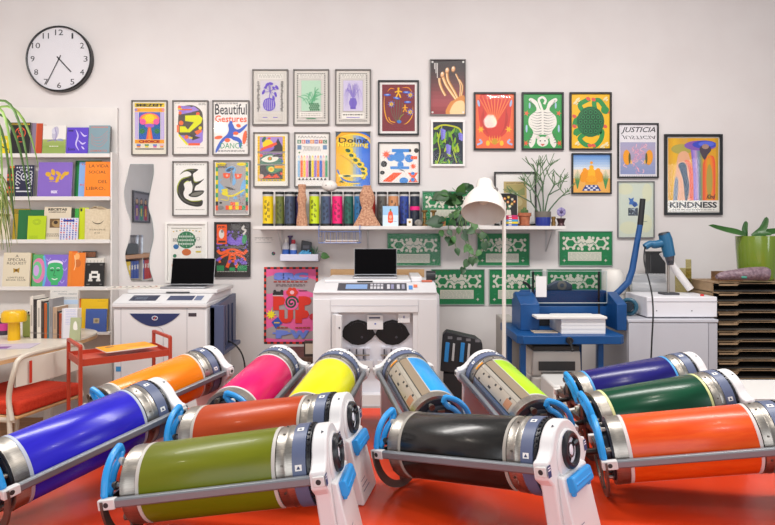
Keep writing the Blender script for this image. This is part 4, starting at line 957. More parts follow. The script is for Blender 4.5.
# fourth row
def a_spec(c):
    K = '#3a332c'; c.text('A', 44, 8, 56, 18, K, .0); c.text('SPECIAL', 16, 21, 84, 32, K, .0); c.text('REQUEST', 14, 35, 86, 46, K, .0)
    c.poly([(38, 58), (50, 62), (62, 56), (60, 76), (50, 70), (40, 76)], '#a88428'); c.ell(50, 66, 5, 5, '#6a4a18'); c.text('LIMITLESS', 20, 90, 80, 96, K, .0); c.text('BOOK CLUB', 14, 99, 86, 105, K, .0)
bk(3, (2, 252, 29), 'cream book reading A SPECIAL REQUEST', '#dccfb6', a_spec, .02)
bk(3, (28, 253, 33), 'thin yellow and green book leaning beside the cream one, fourth bookcase shelf', '#e2c818', lambda c: c.rect(50, 0, 100, c.H, '#2f7a3a'), .04, dy=.02)
def a_gface(c):
    G = '#3fae6a'; V = '#8a70cc'
    c.rect(0, 0, 30, c.H, '#5aa86a'); c.ell(16, 46, 20, 36, '#d87aa8'); c.ell(12, 46, 14, 26, '#6fc08a'); c.ell(10, 46, 8, 16, '#c8a0d8'); c.stroke([(30, 4), (38, 50), (32, 90)], 6, '#5ab0d8', 4)
    c.ell(64, 50, 24, 34, G); c.ell(64, 26, 22, 10, '#e4dcf0'); c.ell(64, 30, 20, 7, G)
    for sx in (-1, 1): c.ell(64 + sx * 9, 46, 5, 2.4, '#2a6a44'); c.stroke([(64 + sx * 14, 40), (64 + sx * 8, 38), (64 + sx * 4, 40)], 2, '#e8e4f0', 3)
    c.stroke([(64, 44), (61, 60), (67, 61)], 2, '#2a6a44', 3); c.stroke([(56, 69), (64, 72), (72, 69)], 3, '#d8e8dc', 3); c.rect(54, 78, 74, 88, G)
    for x, y in ((90, 16), (92, 40), (86, 76), (44, 12)): c.stroke([(x - 6, y), (x, y + 6), (x + 6, y - 2)], 2, '#b8a8e8', 3)
bk(3, (32, 254, 66.8), 'wide violet book with a green painted face, fourth bookcase shelf', '#8067c8', a_gface, .02)
def a_or(c): c.ell(40, 30, 18, 26, '#f4b06a'); c.ell(46, 80, 24, 30, '#c86a2a'); c.stroke([(20, 20), (30, 90), (20, 130)], 5, '#f8d0a0', 4)
bk(3, (67.3, 251, 76), 'orange book spine beside the green faced book, fourth bookcase shelf', '#d9691e', lambda c: c.rect(0, 0, 40, c.H, '#e8872c'), .05, dy=.01)
bk(3, (70.5, 252, 84), 'orange illustrated book, fourth bookcase shelf', '#e67a22', a_or, .011, dy=-.005)
def a_blk(c): c.lines(6, 6, 94, 40, 5, '#b0704a', .5, 3); c.ell(40, 70, 20, 12, '#7a4a3a')
bk(3, (81, 251, 95), 'black book with a reddish photograph behind the white one, fourth bookcase shelf', '#221c1c', a_blk, .02, dy=.03)
def a_wlin(c):
    for i in range(6): c.stroke([(8 + i * 16, 10), (14 + i * 14, 40), (6 + i * 15, 80)], 2, '#a09890', 4)
bk(3, (80.5, 257.5, 103), 'white sketch covered book behind the black A booklet, fourth bookcase shelf', '#ddd6cc', a_wlin, .01, dy=.012)
def a_A(c):
    Wt = '#e6e2dc'
    c.rects([(22, 58, 36, 96), (64, 58, 78, 96), (32, 44, 68, 58), (36, 70, 64, 80), (18, 88, 40, 98), (60, 88, 82, 98)], Wt); c.rects([(10, 10, 24, 13), (76, 10, 90, 13), (10, 112, 26, 115), (78, 112, 90, 115)], '#8a8684')
bk(3, (84.5, 262, 103.5), 'black booklet with a white block letter A', '#1d1b1c', a_A, .008, dy=-.012)
# lower ledge
def a_yb(c): c.lines(60, 6, 90, 10, 1, '#c8a020', .6, 2)
bk(4, (77.5, 299, 88), 'orange book behind the yellow one on the lowest bookcase ledge', '#e2771c', None, .02, dy=.04)
bk(4, (80, 299, 107), 'large bright yellow book on the lowest bookcase ledge', '#efc21a', a_yb, .02, dy=.02)
def a_bl(c): c.rect(38, 44, 66, 68, '#b8a88a'); c.star(52, 56, 5, 10, 8, '#8a7a5a'); c.lines(10, 120, 40, 126, 1, '#8a9ac8', .5, 3)
bk(4, (85, 308.5, 106), 'blue cloth bound book with a small square plate, lowest bookcase ledge', '#4460a8', a_bl, .02, dy=-.005)
# ================================================================= MIRROR
mx = MB(); Ym = WY - .012
LE = [(130, 164), (127, 176), (124, 192), (126, 208), (131, 224), (129, 240), (125, 254), (127, 268), (131, 281)]
RE = [(153, 164), (153, 174), (150, 190), (148, 206), (152, 222), (153, 238), (150, 252), (149, 266), (153, 281)]
le = [at(a, b, Ym) for a, b in LE]; re_ = [at(a, b, Ym) for a, b in RE]
le = catmull(le, 6); re_ = catmull(re_, 6)
out = [(v.x, v.z) for v in le] + [(v.x, v.z) for v in re_[::-1]]
cxm = sum(a for a, b in out) / len(out); czm = sum(b for a, b in out) / len(out)
out = [(a - cxm, b - czm) for a, b in out]
mm = M('#dfe3e6', .02, 1.)
o = MB().prism(out, -.008, 0, M('#8d9a9a', .3)).build('wavy_mirror', None, (cxm, WY, czm))
tag(o, 'tall wavy edged mirror on the wall beside the bookcase', 'mirror')
m = MB(); m.add([(a * .985, -.0086, b * .995) for a, b in out], [tuple(range(len(out)))], mm); m.build('mirror_glass', o)
for x in (-.075, .075): pass
# what the mirror shows: counter and picture on the left side wall
t = thing('storage_counter', 'wooden counter with coloured file boxes, seen only in the wavy mirror', 'counter', (-4.05, -.75, 0))
MB().bb(-.22, .22, -.8, .8, 1.07, 1.13, noisy('oak_top', '#a9744a', '#bf8a5c', 6, .5, 0, (1, 9, 1))).build('worktop', t, bevel=.003)
for y in (-.78, 0, .78): MB().bb(-.22, .2, y - .015, y + .015, 0, 1.07, '#d8d4d0').build('upright', t)
MB().bb(-.22, .2, -.765, .765, .7, .72, '#d8d4d0').build('shelf', t)
t.location = (-4.07, -.1, 0)
for i in range(10):
    q = ['#e8c61c', '#2a4aa0', '#b8282a'][0 if i < 3 else 1 if i < 7 else 2]
    o = MB().bb(-.14, .14, -.045, .045, 0, .31, q).build('file_box', None, (-4.03, .54 - .1 * i - (.11 if i > 5 else 0), .721), bevel=.004)
    tag(o, 'coloured file box under the wooden counter, reflected in the mirror', 'box', 'file boxes under the counter')
    MB().bb(.14, .141, -.02, .02, .18, .25, '#e8e4dc').build('label', o)
o = MB().bb(-.15, .15, -.22, .22, 0, .16, '#2a2a2e').build('desk_scanner', None, (-4.05, .2, 1.1305), bevel=.01); tag(o, 'dark desk scanner on the counter, reflected in the mirror', 'scanner')
MB().bb(-.14, .14, -.2, .2, .16, .17, '#4a4a50').build('lid', o)
for i, y in enumerate((-.22, -.4)):
    o = MB().lathe([(0, 0), (.06, 0), (.062, .26), (0, .262)], M('#b5b6bc', .3, .8), n=24).build('metal_canister', None, (-4.05, y, 1.1305)); tag(o, 'shiny metal canister on the counter, reflected in the mirror', 'canister', 'metal canisters on the counter')
    MB().lathe([(0, .262), (.063, .262), (.063, .3), (0, .302)], M('#8a8a92', .35, .8), n=24).build('lid', o)
t = thing('framed_picture', 'framed picture of three colourful robed figures, reflected in the mirror', 'picture', (-4.3, -1.07, 1.915), (0, 0, R(90)))
m = MB(); w, h = .72, .54
for q in ((-w/2, w/2, h/2 - .03, h/2), (-w/2, w/2, -h/2, -h/2 + .03), (-w/2, -w/2 + .03, -h/2 + .03, h/2 - .03), (w/2 - .03, w/2, -h/2 + .03, h/2 - .03)): m.bb(q[0], q[1], -.03, 0, q[2], q[3], '#55565e')
m.build('frame', t)
c = Cv(w - .06, h - .06, '#8a8690', y=-.012); c.mb.bb(-c.w/2, c.w/2, -.01, 0, -c.h/2, c.h/2, '#8a8690')
for i, q in enumerate(('#b0385a', '#3a8a7a', '#7a4a9a')): x = 22 + i * 28; c.ell(x, 42, 13, 30, '#4a4450'); c.poly([(x - 10, 70), (x - 8, 32), (x + 8, 32), (x + 10, 70)], q); c.ell(x, 22, 6, 6, '#c8a080'); c.rect(x - 3, 40, x + 3, 60, '#e0c050')
c.mb.build('print', t)
# ================================================================= WALL SHELF
SZ = zat(226, 4.45); SF = 4.44
t = thing('wall_shelf', 'long white wall shelf carrying ink tubes and plants', 'shelf', (0, WY, SZ))
x0, x1 = xat(253, SF), xat(566, SF)
MB().bb(x0, x1, SF - WY, 0, -.026, 0, wood_w).build('shelf_board', t, bevel=.002)
for px in (282, 368, 546):
    x = xat(px, WY); m = MB().bb(x - .008, x + .008, -.006, 0, -.2, -.026, '#c9c6c6'); m.bb(x - .008, x + .008, -.2, 0, -.031, -.026, '#c9c6c6'); m.tube([(x, -.004, -.19), (x, -.18, -.034)], .004, '#c9c6c6', 6); m.build('bracket', t)
# ink tubes
tubes = [((262.5, 273.5), '#e9c60e', 'yellow', None), ((275.3, 284.3), '#626a2a', 'olive', None), ((284.6, 295.4), '#3f4a63', 'dark slate', None), ((294.5, 301), '#3a2a62', 'dark purple', None), ((309, 319.5), '#c6d81a', 'lime', None), ((320.6, 331.2), '#40506e', 'slate blue', None), ((332, 342.6), '#e9176d', 'pink', None),
         ((343.7, 353.6), '#1f5c50', 'dark teal', None), ((354, 364), '#2f72a8', 'sky blue', None), ((367.5, 375.5), '#c23028', 'red', None), ((376.8, 387), '#57524c', 'dark grey brown', None), ((388, 398.7), '#c98a5c', 'peach', None), ((399.2, 409), '#27408f', 'royal blue', None), ((409.8, 419.8), '#242a3c', 'navy black', '#e8177a')]
where = {'yellow': 'first at the left end of the shelf', 'olive': 'second on the shelf', 'dark slate': 'third, left of the slim cork figure', 'dark purple': 'partly behind the slim cork figure', 'lime': 'right of the slim cork figure', 'slate blue': 'between the lime and pink tubes', 'pink': 'right of the slate blue one', 'dark teal': 'right of the pink one', 'sky blue': 'half behind the bell shaped cork figure', 'red': 'mostly hidden behind the bell shaped cork figure', 'dark grey brown': 'right of the bell shaped cork figure', 'peach': 'behind the hot sauce card', 'royal blue': 'right of the hot sauce card', 'navy black': 'with a pink band, last of the row'}
for i, ((a, b), q, nm, bd) in enumerate(tubes):
    Yt = 4.56 if i not in (3, 9) else 4.6
    r = min(.042, (b - a) * Yt / F / 2); x = xat((a + b) / 2, Yt); H = zat(192, Yt) - SZ
    t = thing('ink_tube', f'{nm} ink tube with black caps, {where[nm]}', 'ink tube', (x, Yt, SZ + .0005), (0, 0, 0), 'ink tubes on the wall shelf')
    rd = random.Random(i)
    m = MB().lathe([(r * .96, .018), (r * .96, H - .02)], M(q, .35), n=28)
    m.build('label_sleeve', t)
    MB().lathe([(0, 0), (r, 0), (r, .018), (r * .96, .02)], M('#1c1b1e', .4), n=28).build('cap', t)
    m = MB().lathe([(r * .955, H - .034), (r * .97, H - .034), (r * .97, H - .02), (r * .955, H - .02)], M('#b9b6b4', .4), n=28); m.build('collar', t)
    MB().lathe([(r * .96, H - .02), (r, H - .018), (r, H - .002), (r * .97, H), (0, H)], M('#1c1b1e', .4), n=28).build('cap', t)
    if bd: MB().lathe([(r * .965, .12), (r * .985, .121), (r * .985, .148), (r * .965, .149)], bd, n=28).build('band', t)
    m = MB(); dk = mix(q, '#101014', .6)
    for k in range(7):
        a = R(-118 + k % 2 * 34 + rd.uniform(-5, 5)); z0 = .035 + k * .022
        rr = r * .9665
        for g in range(2):
            aa = a + g * .24; zz = z0 + rd.uniform(0, .01); hh = rd.uniform(.012, .03)
            m.add([(rr * math.cos(aa + d), rr * math.sin(aa + d), z) for d, z in ((0, zz), (.16, zz), (.16, zz + hh), (0, zz + hh))], [(0, 1, 2, 3)], dk)
    o = m.build('printed_text', t); o['kind'] = 'stuff'
# cork figures
cork = noisy('speckled_cork', '#9a6248', '#d9aa8a', 90, .85, .5, lo=.3, hi=.7)
def cork_fig(px, prof, label, flat):
    Yc = 4.49 if flat > .7 else 4.478; k = Yc / F
    m = MB().lathe([(r * k, (226 - y) * k) for r, y in prof], cork, n=40, cap=False)
    for i in range(len(m.v)): v = m.v[i]; m.v[i] = (v[0], v[1] * flat, v[2])
    o = m.build('cork_sculpture', None, (xat(px, Yc), Yc, SZ + .0005), ang=60); tag(o, label, 'sculpture', 'cork figures on the wall shelf')
cork_fig(302, [(0, 225.9), (5.6, 225.9), (5.4, 220), (4.2, 213), (3.7, 207), (4.0, 203), (5.0, 199.5), (4.3, 196), (3.6, 193), (3.7, 188), (4.1, 185), (3.6, 184.4), (0, 184.3)], 'slim waisted cork figure between the purple and lime tubes', .8)
cork_fig(367, [(0, 225.9), (13.8, 225.9), (13, 224), (9.5, 218), (6.5, 212), (5.2, 208), (6.4, 204), (7.6, 199), (7.4, 195), (5.4, 190), (4.2, 187), (3.9, 185.4), (0, 185.2)], 'wide bell shaped cork figure in front of the blue and red tubes', .4)
Yc = 4.56; k = Yc / F
o = MB().ball((0, 0, .042), (.06, .045, .043), M('#e4ded8', .6), 24, 16).build('paper_ornament', None, (xat(329.5, Yc), Yc, zat(191.6, Yc))); tag(o, 'white rounded ornament with two dots, on top of the ink tubes', 'ornament')
m = MB(); m.ball((-.022, -.0415, .045), (.004, .003, .005), '#3a2a24', 8, 6); m.ball((.02, -.042, .04), (.003, .002, .003), '#a8807a', 8, 6); m.build('dots', o)
# hot sauce card
Yc = 4.47; k = Yc / F
def a_sauce(c):
    H = c.H; c.rect(0, 58, 100, H, '#cfe0ee'); c.poly([(36, 46), (44, 36), (56, 36), (64, 46), (66, 104), (34, 104)], '#e8502a', 2); c.rect(44, 30, 56, 38, '#d8401e'); c.poly([(44, 30), (47, 18), (53, 18), (56, 30)], '#3a8a3c'); c.ell(50, 70, 9, 12, '#f0a890'); c.rect(38, 88, 62, 94, '#f0b8a4'); c.lines(70, 96, 92, 102, 1, '#5a7a9a', .5, 3)
w, h = 15.6 * k, 20 * k
c = Cv(w, h, '#9cc4e6', y=-.0005, off=(0, h/2)); a_sauce(c); c.mb.bb(-w/2, w/2, 0, .012, 0, h, '#dfe4e6')
o = c.mb.build('art_card', None, (xat(390.5, Yc), Yc, SZ + .0005)); o.rotation_euler = (R(-4), 0, 0); tag(o, 'pale blue picture card of a red sauce bottle, standing on the wall shelf', 'card')
# little things
def onshelf(px, Y): return Vector((xat(px, Y), Y, SZ + .0005))
o = MB().bb(-.02, .02, -.02, .02, 0, .054, '#e6e2da').build('block_figure', None, onshelf(409.5, 4.48), bevel=.003); tag(o, 'tiny white block with a yellow dot on the wall shelf', 'ornament')
m = MB(); m.ball((0, -.0205, .03), (.009, .002, .009), '#c8981c', 12, 6); m.ball((0, -.022, .03), (.004, .002, .004), '#2a2420', 10, 6); m.build('dot', o)
o = MB().ball((0, 0, .024), (.03, .024, .025), noisy('grey_stone', '#6a645e', '#a8a29a', 40, .6), 16, 10).build('round_stone', None, onshelf(418.5, 4.48)); tag(o, 'small grey round stone beside the white block', 'stone')
brass = M('#8a6a3a', .35, .7)
for i, px in enumerate((424.5, 433.5)):
    o = MB().lathe([(0, 0), (.024, 0), (.024, .012), (.012, .02), (.009, .05), (.016, .06), (.01, .075), (.012, .1), (.024, .108), (.024, .118), (.012, .12), (0, .112)], brass, n=24).build('candle_holder', None, onshelf(px, 4.5))
    tag(o, ['turned brass candle holder beside the grey stone', 'turned brass candle holder under the trailing plant'][i], 'candle holder', 'pair of brass candle holders')
o = MB().bb(-.025, .025, -.02, .02, 0, .055, '#c28a4a').build('trinket_box', None, onshelf(442, 4.49), bevel=.004); tag(o, 'tiny tan box behind the trailing plant leaves', 'box')
MB().bb(-.018, .018, -.0215, -.02, .012, .045, '#6a3a24').build('face_print', o); MB().bb(-.027, .027, -.022, .022, .055, .062, '#a8743a').build('lid', o)
# boards on shelf
picture((422, 191, 470, 226), 'green patterned board standing on the shelf behind the trailing plant', art_board(9), '#8fa096', .8, '#0f8048', group='green patterned boards', depth=.014, Y=4.64)
# leaning frame
def a_old(c):
    c.rect(0, 0, 100, c.H, '#b9a36a'); c.rect(8, 14, 92, 60, '#a89a5e'); c.text('LA NUIT PLANTE', 10, 4, 90, 11, '#5a4c2a', .02); c.poly([(8, 60), (30, 30), (56, 44), (92, 24), (92, 60)], '#8a9058'); c.ell(60, 90, 22, 20, '#cfc08a')
picture((494, 172, 536, 225.6), 'black framed old print in a white mount, leaning on the shelf behind the plants', a_old, '#1a191b', 1.6, None, '#e4e0dc', 8, group='pictures standing on the shelf', Y=4.655, rot=(R(-3), 0, 0))
def a_flow(c):
    rd = random.Random(3); c.rect(0, 0, 100, c.H, '#1c1a1c'); c.poly([(34, 140), (38, 96), (62, 96), (66, 140)], '#d8d0c4')
    for x, y, q in ((28, 30, '#e8703a'), (50, 22, '#f0c83a'), (72, 34, '#e8e0d8'), (22, 56, '#f0b83a'), (46, 50, '#d8503a'), (70, 62, '#e8902a'), (84, 48, '#e8703a'), (56, 76, '#e8e0d8'), (30, 80, '#d86a5a')): c.stroke([(50, 98), (x, y)], 2, '#4a7a4a'); c.star(x, y, 5, 11, 7, q); c.ell(x, y, 4, 4, '#f0dc8a')
picture((499.5, 193, 517.5, 225.6), 'small black card of bright flowers standing in front of the leaning frame', a_flow, '#e4e0da', .5, '#1c1a1c', group='pictures standing on the shelf', Y=4.58, rot=(R(-3), 0, 0), depth=.012, glaze=False)
# colour box stack
cols = ['#2a58a8', '#e8cf1e', '#3a9ad0', '#e01c50', '#b82a68']
z = 0
for i, q in enumerate(cols):
    o = MB().bb(-.038, .038, -.03, .03, 0, .0155, q).build('ink_box', None, onshelf(511.8, 4.48) + Vector((.002 * (i % 2), 0, z + i * .0004)), bevel=.0015); z += .0158
    tag(o, ['dark blue', 'yellow', 'sky blue', 'crimson', 'magenta'][i] + ' flat little box in the colourful stack on the shelf', 'box', 'stack of coloured boxes')
    MB().bb(-.03, -.008, -.0306, -.03, .004, .011, '#e8e2dc').build('sticker', o)
# terracotta pot with cactus
Yc = 4.5; k = Yc / F
terra = noisy('terracotta', '#a05a3c', '#b87050', 30, .8)
t = thing('potted_cactus', 'small cactus in a terracotta pot on the wall shelf', 'plant', onshelf(524.5, Yc))
MB().lathe([(0, 0), (.036, 0), (.046, .008), (.036, .012), (.036, .012), (.042, .072), (.05, .074), (.05, .098), (.044, .098), (.042, .09), (0, .088)], terra, n=32).build('pot', t)
m = MB(); g = noisy('cactus_green', '#3a5a34', '#5a7a44', 40, .7, .3)
for dx, dy, r, h in ((0, 0, .014, .055), (-.018, .004, .01, .04), (.018, -.004, .01, .036), (.004, .014, .011, .045)):
    m.lathe([(0, .088), (r * .9, .09), (r, .1 + h * .4), (r * .8, .088 + h * .9), (0, .088 + h)], g, (dx, dy, 0), n=10)
    for kk in range(10): a = kk * .63; zz = .1 + kk * h / 12; m.tube([(dx + r * .9 * math.cos(a), dy + r * .9 * math.sin(a), zz), (dx + r * 1.7 * math.cos(a), dy + r * 1.7 * math.sin(a), zz + .006)], .0006, '#c8b890', 4)
m.build('cactus_stems', t)
# pencil cactus
t = thing('pencil_cactus', 'branching pencil cactus in a blue and grey pot at the shelf end', 'plant', onshelf(543, Yc))
MB().lathe([(0, 0), (.052, 0), (.056, .02), (.057, .065)], M('#24348c', .35), n=32).build('pot', t)
MB().lathe([(.057, .065), (.059, .09), (.058, .108), (.052, .108), (.05, .098), (0, .096)], M('#6d675f', .6), n=32).build('pot_rim', t)
rd = random.Random(21); m = MB(); pg = M('#4a6448', .6); pg2 = M('#5d7a52', .6)
def branch(p, d, l, r, dep):
    q = p + d * l; m.tube([p, (p + q) / 2 + Vector((rd.uniform(-.006, .006), rd.uniform(-.006, .006), 0)), q], [r, r * .9, r * .8], pg if dep > 1 else pg2, 6)
    if dep == 0: return
    for i in range(rd.choice((2, 3))):
        dd = (d * .8 + Vector((rd.uniform(-1, 1), rd.uniform(-.45, .45), rd.uniform(-.25, .75)))).normalized(); dd.y *= .6
        branch(q, dd.normalized(), l * rd.uniform(.62, .9), r * .78, dep - 1)
for dx, dz, l in ((-.25, 1, .11), (.22, 1, .12), (0, 1, .13), (.55, .7, .09), (-.55, .75, .09)):
    branch(Vector((dx * .05, 0, .09)), Vector((dx, rd.uniform(-.2, .2), dz)).normalized(), l * 1.2, .0062, 3)
m.build('stems', t)
o = MB().lathe([(0, 0), (.016, 0), (.017, .03), (.013, .034), (.013, .05), (.017, .054), (.016, .07), (0, .07)], brass, n=20).build('brass_canister', None, onshelf(553.5, 4.48)); tag(o, 'slim brass canister beside the blue pot', 'canister')
t = thing('flower_ornament', 'dark metal cup holding a mauve paper flower at the right shelf end', 'ornament', onshelf(561, 4.5))
MB().lathe([(0, 0), (.03, 0), (.026, .008), (.022, .02), (.03, .045), (.034, .05), (.034, .058), (.028, .058), (0, .05)], M('#4a3034', .4, .5), n=24).build('cup', t)
m = MB(); m.tube([(0, 0, .05), (0, -.005, .1)], .003, '#4a5a44', 6)
for i in range(12): a = i * PI / 6; m.ball((.022 * math.cos(a), -.008, .105 + .022 * math.sin(a)), (.013, .004, .013), ['#9a90b8', '#8278a8'][i % 2], 8, 6)
m.ball((0, -.012, .105), (.012, .006, .012), '#4a3a6a', 10, 6); m.build('flower', t)
# ================================================================= TRAILING PLANT
leafm = [noisy('leaf_a', '#1f451c', '#2c5824', 12, .45), noisy('leaf_b', '#173a1c', '#234a26', 12, .45), noisy('leaf_c', '#38662a', '#457436', 12, .45)]
def heart(mb, p, d, n, s, m):
    """heart shaped leaf: base p, direction d, face normal n, length s"""
    d = d.normalized(); n = (n - d * n.dot(d)).normalized(); u = d.cross(n); w = s * .42
    prof = [(0, 0), (-.1, .32), (.0, .72), (.22, .98), (.45, .92), (.68, .62), (.86, .28), (1, 0)]
    L = [p + d * a * s - u * b * w + n * (.10 * s * b - .12 * s * max(0, a) ** 2) for a, b in prof]; Rr = [p + d * a * s + u * b * w + n * (.10 * s * b - .12 * s * max(0, a) ** 2) for a, b in prof]
    mid = [p + d * max(a, 0) * s - n * (.12 * s * max(0, a) ** 2) for a, b in prof]
    k = len(prof); vs = L + mid + Rr; th = [v - n * .0012 for v in vs]
    fs = []
    for i in range(k - 1): fs += [(i, i + 1, k + i + 1, k + i), (k + i, k + i + 1, 2 * k + i + 1, 2 * k + i)]
    mb.add(vs, fs, m); mb.add(th, [f[::-1] for f in fs], m)
t = thing('trailing_pothos', 'trailing heart leaved plant hanging over the shelf edge beside the lamp', 'plant', onshelf(460, 4.55))
MB().lathe([(0, 0), (.05, 0), (.065, .1), (.068, .11), (.06, .11), (0, .1)], M('#2c2a34', .5), n=28).build('pot', t)
base = Vector(t.location); rd = random.Random(31); vn = MB(); k = 4.42 / F
vines = [[(455, 209), (450, 196), (444, 193), (436, 200)], [(457, 207), (460, 192), (464, 186), (470, 190)], [(455, 210), (449, 222), (448, 232), (453, 238), (456, 250)], [(458, 212), (457, 230), (452, 240), (446, 236), (440, 230)], [(462, 212), (466, 232), (469, 248), (467, 262), (462, 268)], [(466, 212), (474, 232), (484, 244), (478, 252), (470, 258)], [(464, 212), (478, 228), (488, 238), (486, 250)], [(458, 212), (448, 216), (440, 220), (433, 223)], [(460, 212), (464, 240), (474, 256), (480, 262)], [(456, 206), (452, 200), (458, 195), (452, 188)]]
lf = 0
for i, vv in enumerate(vines):
    pts = [Vector((xat(a, 4.42), 4.40 - .01 * (i % 3), zat(b, 4.42))) - base for a, b in vv]; pts[0] = Vector((rd.uniform(-.03, .03), -.03, .1)); pts.insert(1, (pts[0] + pts[1]) / 2 + Vector((0, -.03, .03)))
    cv = catmull(pts, 6); vn.tube(cv, .0022, '#5a7a3c', 6)
    for j in range(5, len(cv), 5 if len(cv) < 26 else 6):
        d = Vector((rd.uniform(-1, 1), -.35, rd.uniform(-1.2, -.2))); s = rd.uniform(.048, .072)
        if i in (0, 1, 9): d.z += .7; s *= 1.3
        m = MB(); heart(m, cv[j], d, Vector((rd.uniform(-.4, .4), -1, rd.uniform(.1, .6))), s, leafm[lf % 3]); m.build('leaf', t, ang=80); lf += 1
m = MB(); heart(m, Vector((xat(441, 4.4), 4.38, zat(222, 4.4))) - base, Vector((-1, -.3, -.05)), Vector((0, -1, .4)), .125, leafm[1]); m.build('leaf', t, ang=80)
m = MB(); heart(m, Vector((xat(447, 4.4), 4.38, zat(196, 4.4))) - base, Vector((-1, -.3, -.25)), Vector((0, -1, .3)), .1, leafm[0]); m.build('leaf', t, ang=80)
vn.build('vines', t)
# ================================================================= UNDER THE SHELF
t = thing('wire_basket', 'blue wire basket clipped under the shelf, holding papers', 'basket', (xat(340, 4.5), 4.5, SZ))
k = 4.46 / F; bl = M('#7088c8', .4, .3); x0, x1 = -20 * k, 20.5 * k; zt_, zb_ = -.03, -.125
m = MB()
for y in (-.09, .12):
    m.tube([(x0, y, zt_), (x0, y, zb_), (x1, y, zb_), (x1, y, zt_)], .0028, bl, 6)
    for i in range(1, 7): x = x0 + (x1 - x0) * i / 7; m.tube([(x, y, zb_), (x, y, zt_ - .012)], .0014, bl, 5)
    m.tube([(x0, y, zt_ - .012), (x1, y, zt_ - .012)], .002, bl, 5)
for z in (zb_, zt_ - .012, (zb_ + zt_) / 2):
    for x in (x0, x1): m.tube([(x, -.09, z), (x, .12, z)], .002, bl, 5)
for i in range(9): x = x0 + (x1 - x0) * i / 8; m.tube([(x, -.09, zb_), (x, .12, zb_)], .0014, bl, 5)
m.build('wire_frame', t)
for x in (x0, x1): MB().tube([(x, -.09, zt_), (x, -.066, .004), (x, -.064, .004)], .003, bl, 6).build('hook', t)
for i, (q, w) in enumerate((('#dcd6d0', .13), ('#8a5a50', .12), ('#e4ded8', .125))):
    o = MB().bb(-w, w * .9, -.07, .09, 0, .006, q).build('paper_stack', None, (xat(342, 4.5) + .004 * i, 4.5, SZ + zb_ + .0025 + i * .0065), bevel=.001); o.rotation_euler = (0, 0, R(-1 + i))
    tag(o, ['white paper pad lying lowest in the wire basket', 'brown edged paper pad in the middle of the wire basket', 'white paper pad lying topmost in the wire basket'][i], 'paper', 'papers in the wire basket')
# little tray
t = thing('wall_tray', 'small white wall tray holding bottles below the shelf', 'tray', (xat(299.5, 4.6), WY, zat(261.5, 4.56)))
k = 4.6 / F; w = 19 * k; tm = M('#d5d3e2', .4)
m = MB().bb(-w, w, -.12, 0, 0, .006, tm); m.bb(-w, w, -.12, -.115, 0, .055, tm); m.bb(-w, w, -.005, 0, 0, .06, tm); m.bb(-w, -w + .005, -.115, -.005, 0, .055, tm); m.bb(w - .005, w, -.115, -.005, 0, .055, tm)
m.build('tray_body', t, bevel=.002)
ty = zat(261.5, 4.56) + .0065
def bottle(px, nm, label, prof, q, parts, Y=4.64):
    o = MB().lathe(prof, M(q, .35), n=24).build(nm, None, (xat(px, Y), Y, ty)); tag(o, label, 'bottle', 'bottles in the wall tray')
    for pn, pr, pc in parts: MB().lathe(pr, M(pc, .4), n=24).build(pn, o)
bottle(286, 'spray_bottle', 'white and blue bottle at the left end of the wall tray', [(0, 0), (.028, 0), (.029, .1), (.02, .13), (.01, .14), (0, .14)], '#d8d8e0', [('label_wrap', [(.0295, .02), (.0295, .085)], '#2a5ab0'), ('cap', [(.012, .138), (.012, .165), (0, .166)], '#e8e4e0')], 4.63)
bottle(293.5, 'spray_bottle', 'white bottle with a blue label and red cap in the wall tray', [(0, 0), (.026, 0), (.027, .11), (.022, .125), (.012, .13), (0, .13)], '#dcdce6', [('label_wrap', [(.0275, .03), (.0275, .08)], '#3a62b8'), ('cap', [(.014, .128), (.016, .13), (.014, .158), (0, .16)], '#b8283a')], 4.617)
bottle(290.2, 'spray_bottle', 'dark purple bottle behind the two white ones in the wall tray', [(0, 0), (.013, 0), (.013, .14), (.012, .155), (.012, .175), (0, .176)], '#3c2a58', [('trigger', [(.014, .175), (.02, .178), (.02, .19), (0, .192)], '#4a3468')], 4.668)
m = MB().prism([(-.045, 0), (.05, 0), (.046, .14), (-.03, .155)], 0, .018, M('#2a2c34', .4)); o = m.build('foil_pouch', None, (xat(305.5, 4.64), 4.64, ty), bevel=.003); tag(o, 'dark foil pouch in the wall tray', 'pouch'); MB().bb(-.02, .03, -.0008, 0, .09, .115, '#6a6c78').build('label', o); MB().bb(-.03, .035, -.0008, 0, .02, .05, '#3a6ea0').build('band', o)
m = MB()
for i in range(7): m.tube(catmull([(i * .012 - .036, 0, 0), (i * .013 - .04, -.004, .04 + .012 * (i % 3)), (i * .012 - .03, .002, .055 + .012 * (i % 2))], 4), .008, '#4a9ac8', 6)
o = m.build('rubber_gloves', None, (xat(305, 4.61), 4.612, ty + .006)); tag(o, 'crumpled blue gloves in front of the dark pouch', 'gloves')
t = thing('potted_herb', 'tiny grassy plant with one hanging round leaf at the right end of the wall tray', 'plant', (xat(314.5, 4.63), 4.63, ty))
MB().lathe([(0, 0), (.018, 0), (.022, .035), (.018, .036), (0, .032)], M('#8a94a8', .5), n=18).build('pot', t)
m = MB()
for i in range(16): a = rd.uniform(-1, 1); m.tube(catmull([(a * .01, 0, .03), (a * .018, rd.uniform(-.01, .01), .07), (a * .034, rd.uniform(-.015, .015), .09 + rd.uniform(-.01, .025))], 3), [.0016] * 6 + [.0006], '#5a8a6a', 4)
m.build('blades', t)
m = MB(); m.tube(catmull([(.01, -.01, .03), (.04, -.05, .07), (.075, -.06, .06), (.09, -.06, .045)], 5), .0015, '#4a7a3c', 5); heart(m, Vector((.062, -.062, .04)), Vector((1, 0, -.2)), Vector((0, -1, .3)), .065, leafm[2]); m.build('hanging_leaf', t)
